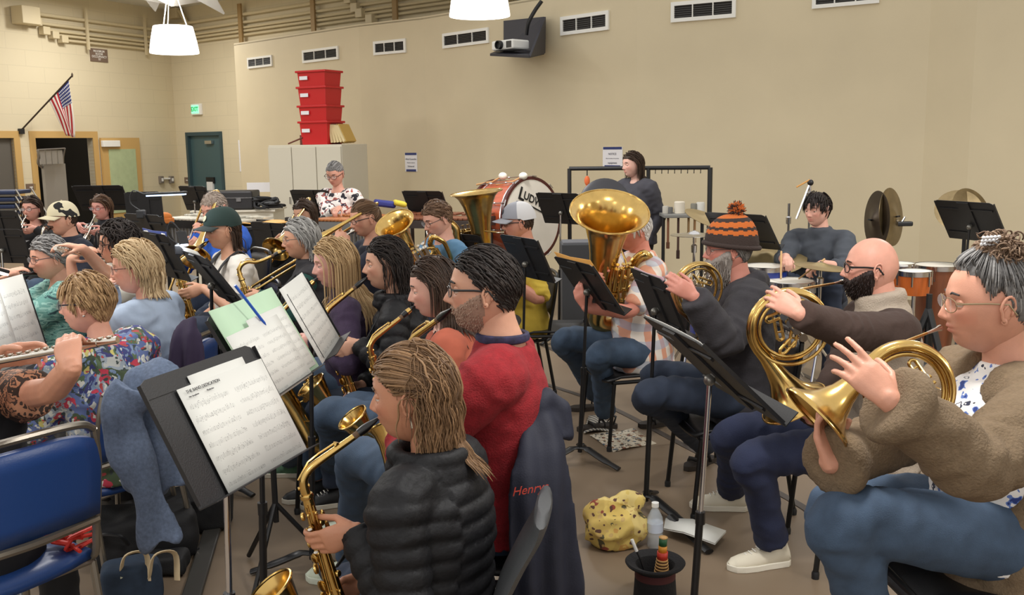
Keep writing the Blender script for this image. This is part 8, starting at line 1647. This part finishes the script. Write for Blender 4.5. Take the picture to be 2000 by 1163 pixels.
b3 = bag('dark denim tote bag with cream handles at the bottom edge', 262, 1172, (.24, .16, .17), mat('dark_denim_tote', (40, 54, 72), .9, var=.2, vscale=20), .4, 5., 'tote_bag')
for dx in (-.02, .09): MB().tube(bez([(dx, -.06, .12), (dx+.03, -.07, .21), (dx+.09, -.03, .20), (dx+.10, -.05, .10)], 6), .018, 8, flat=.25).build('handle', mat('cream_webbing', (206, 186, 150), .8), b3)
MB().ball((-.03, -.085, .13), (.03, .006, .015), 10, 6).build('flower_patch', mat('flower_patch', (206, 206, 180), .8), b3)
b4 = bag('small black pouch on the floor under the teal shirt side', 330, 1120, (.18, .14, .10), M_nyl, .1, 8.)
rl = MB(); q0 = c1+V(-.02, .22, -.20); rng = random.Random(3)
for k in range(6): rl.tube(bez([(rng.uniform(-.08, .08), rng.uniform(-.05, .05), rng.uniform(0, .05)) for _ in range(4)], 5), .006, 5)
tag(rl.build('red_tassel', mat('red_cord', (196, 44, 30), .6)), 'tangled bright red cord on the seat of the front blue chair', 'cord').location = V(q0[0], q0[1], .56)
# flat grey strip on the floor
a_, b_ = gz(432, 985), gz(372, 1180); d_ = nrm(b_-a_); s_ = V(-d_[1], d_[0], 0)
tag(MB().box((a_+b_)/2+V(0, 0, .012), (np.linalg.norm(b_-a_), .075, .022), np.stack([d_, s_, V(0, 0, 1)], 1)).build('cable_cover', mat('strip_grey', (60, 58, 54), .5), origin=(a_+b_)/2, smooth=False, bevel=.006), 'flat dark grey cable cover lying on the floor left of the nearest stand pole', 'cable cover')
# sax stand left of the front sax: thin tripod
q = gz(545, 1120); r = empty('instrument_stand', q, 'thin black folding instrument stand behind the nearest saxophone', 'stand')
for k in range(3): MB().tube([(0, 0, .30), (.22*math.cos(k*2.1+.3), .22*math.sin(k*2.1+.3), .012)], .010, 8).build('leg', M_black, r)
MB().tube([(0, 0, .22), (0, 0, .62)], .012, 8).build('pole', M_black, r)
# doorway trolley, stacked chairs
q = at(104, 330, 17.6); q[2] = 0; z1 = zat(q, 318); M_corr = mat('corrugated_grey', (150, 146, 140), .5, .3); r = empty('folded_riser', q, 'grey ribbed folded riser standing upright in the left doorway', 'riser'); rb = MB()
W = .46
for k in range(26): rb.box((-W/2+W*(k+.5)/26, 0, z1/2), (W/26*.72, .06, z1)); 
rb.box((0, .03, z1/2), (W, .03, z1)); rb.xf(frL).build('panel', M_corr, r, smooth=False)
for k in range(4): MB().box((-W/2-.10+k*.125, .14, z1+.12), (.10, .03, .24)).xf(frL).build('back_panel', M_corr, r, smooth=False)
br = MB(); br.tube([(-W/2-.02, 0, z1), (W/2, 0, z1)], .014, 8); br.tube(bez([(-W/2, 0, z1-.06), (-W/2-.12, .05, z1+.02), (-W/2-.17, .14, z1+.14), (-W/2-.20, .16, z1+.25)], 5), .022, 8); br.tube([(-W/2-.2, .16, z1+.25), (W/2-.08, .16, z1+.27)], .014, 8); br.tube(bez([(W/2, 0, z1), (W/2-.04, .06, z1+.12), (W/2-.08, .16, z1+.27)], 5), .014, 8); br.xf(frL).build('bracket', mat('bracket_metal', (150, 148, 146), .3, .8), r)
M_bl = mat('stack_blue', (26, 42, 76), .5); c0 = at(4, 440, 12.5)
for k in range(9):
    z = .50+.088*k; ch = empty('stacking_chair', V(c0[0]+.01*k, c0[1], 0), 'dark blue stacking chair at the far left edge, %s' % ('lowest of the stack', 'second from the floor', 'third from the floor', 'fourth from the floor', 'middle of the stack', 'just above the middle', 'third from the top', 'just under the top one', 'topmost of the stack')[k], 'chair', 'stacked blue chairs'); MB().box((0, 0, z), (.46, .44, .05)).build('seat', M_bl, ch, smooth=False, bevel=.015)
    for sy in (-1, 1): MB().tube([(.24, sy*.2, z+.04), (.42, sy*.2, z-.30)], .010, 6).build('leg', mat('steel_leg', (176, 172, 164), .3, .7), ch)
    for sy in (-1, 1): MB().tube([(-.2, sy*.2, z+.02), (-.30, sy*.2, z-.30)], .010, 6).build('leg', mat('steel_leg', (176, 172, 164), .3, .7), ch)
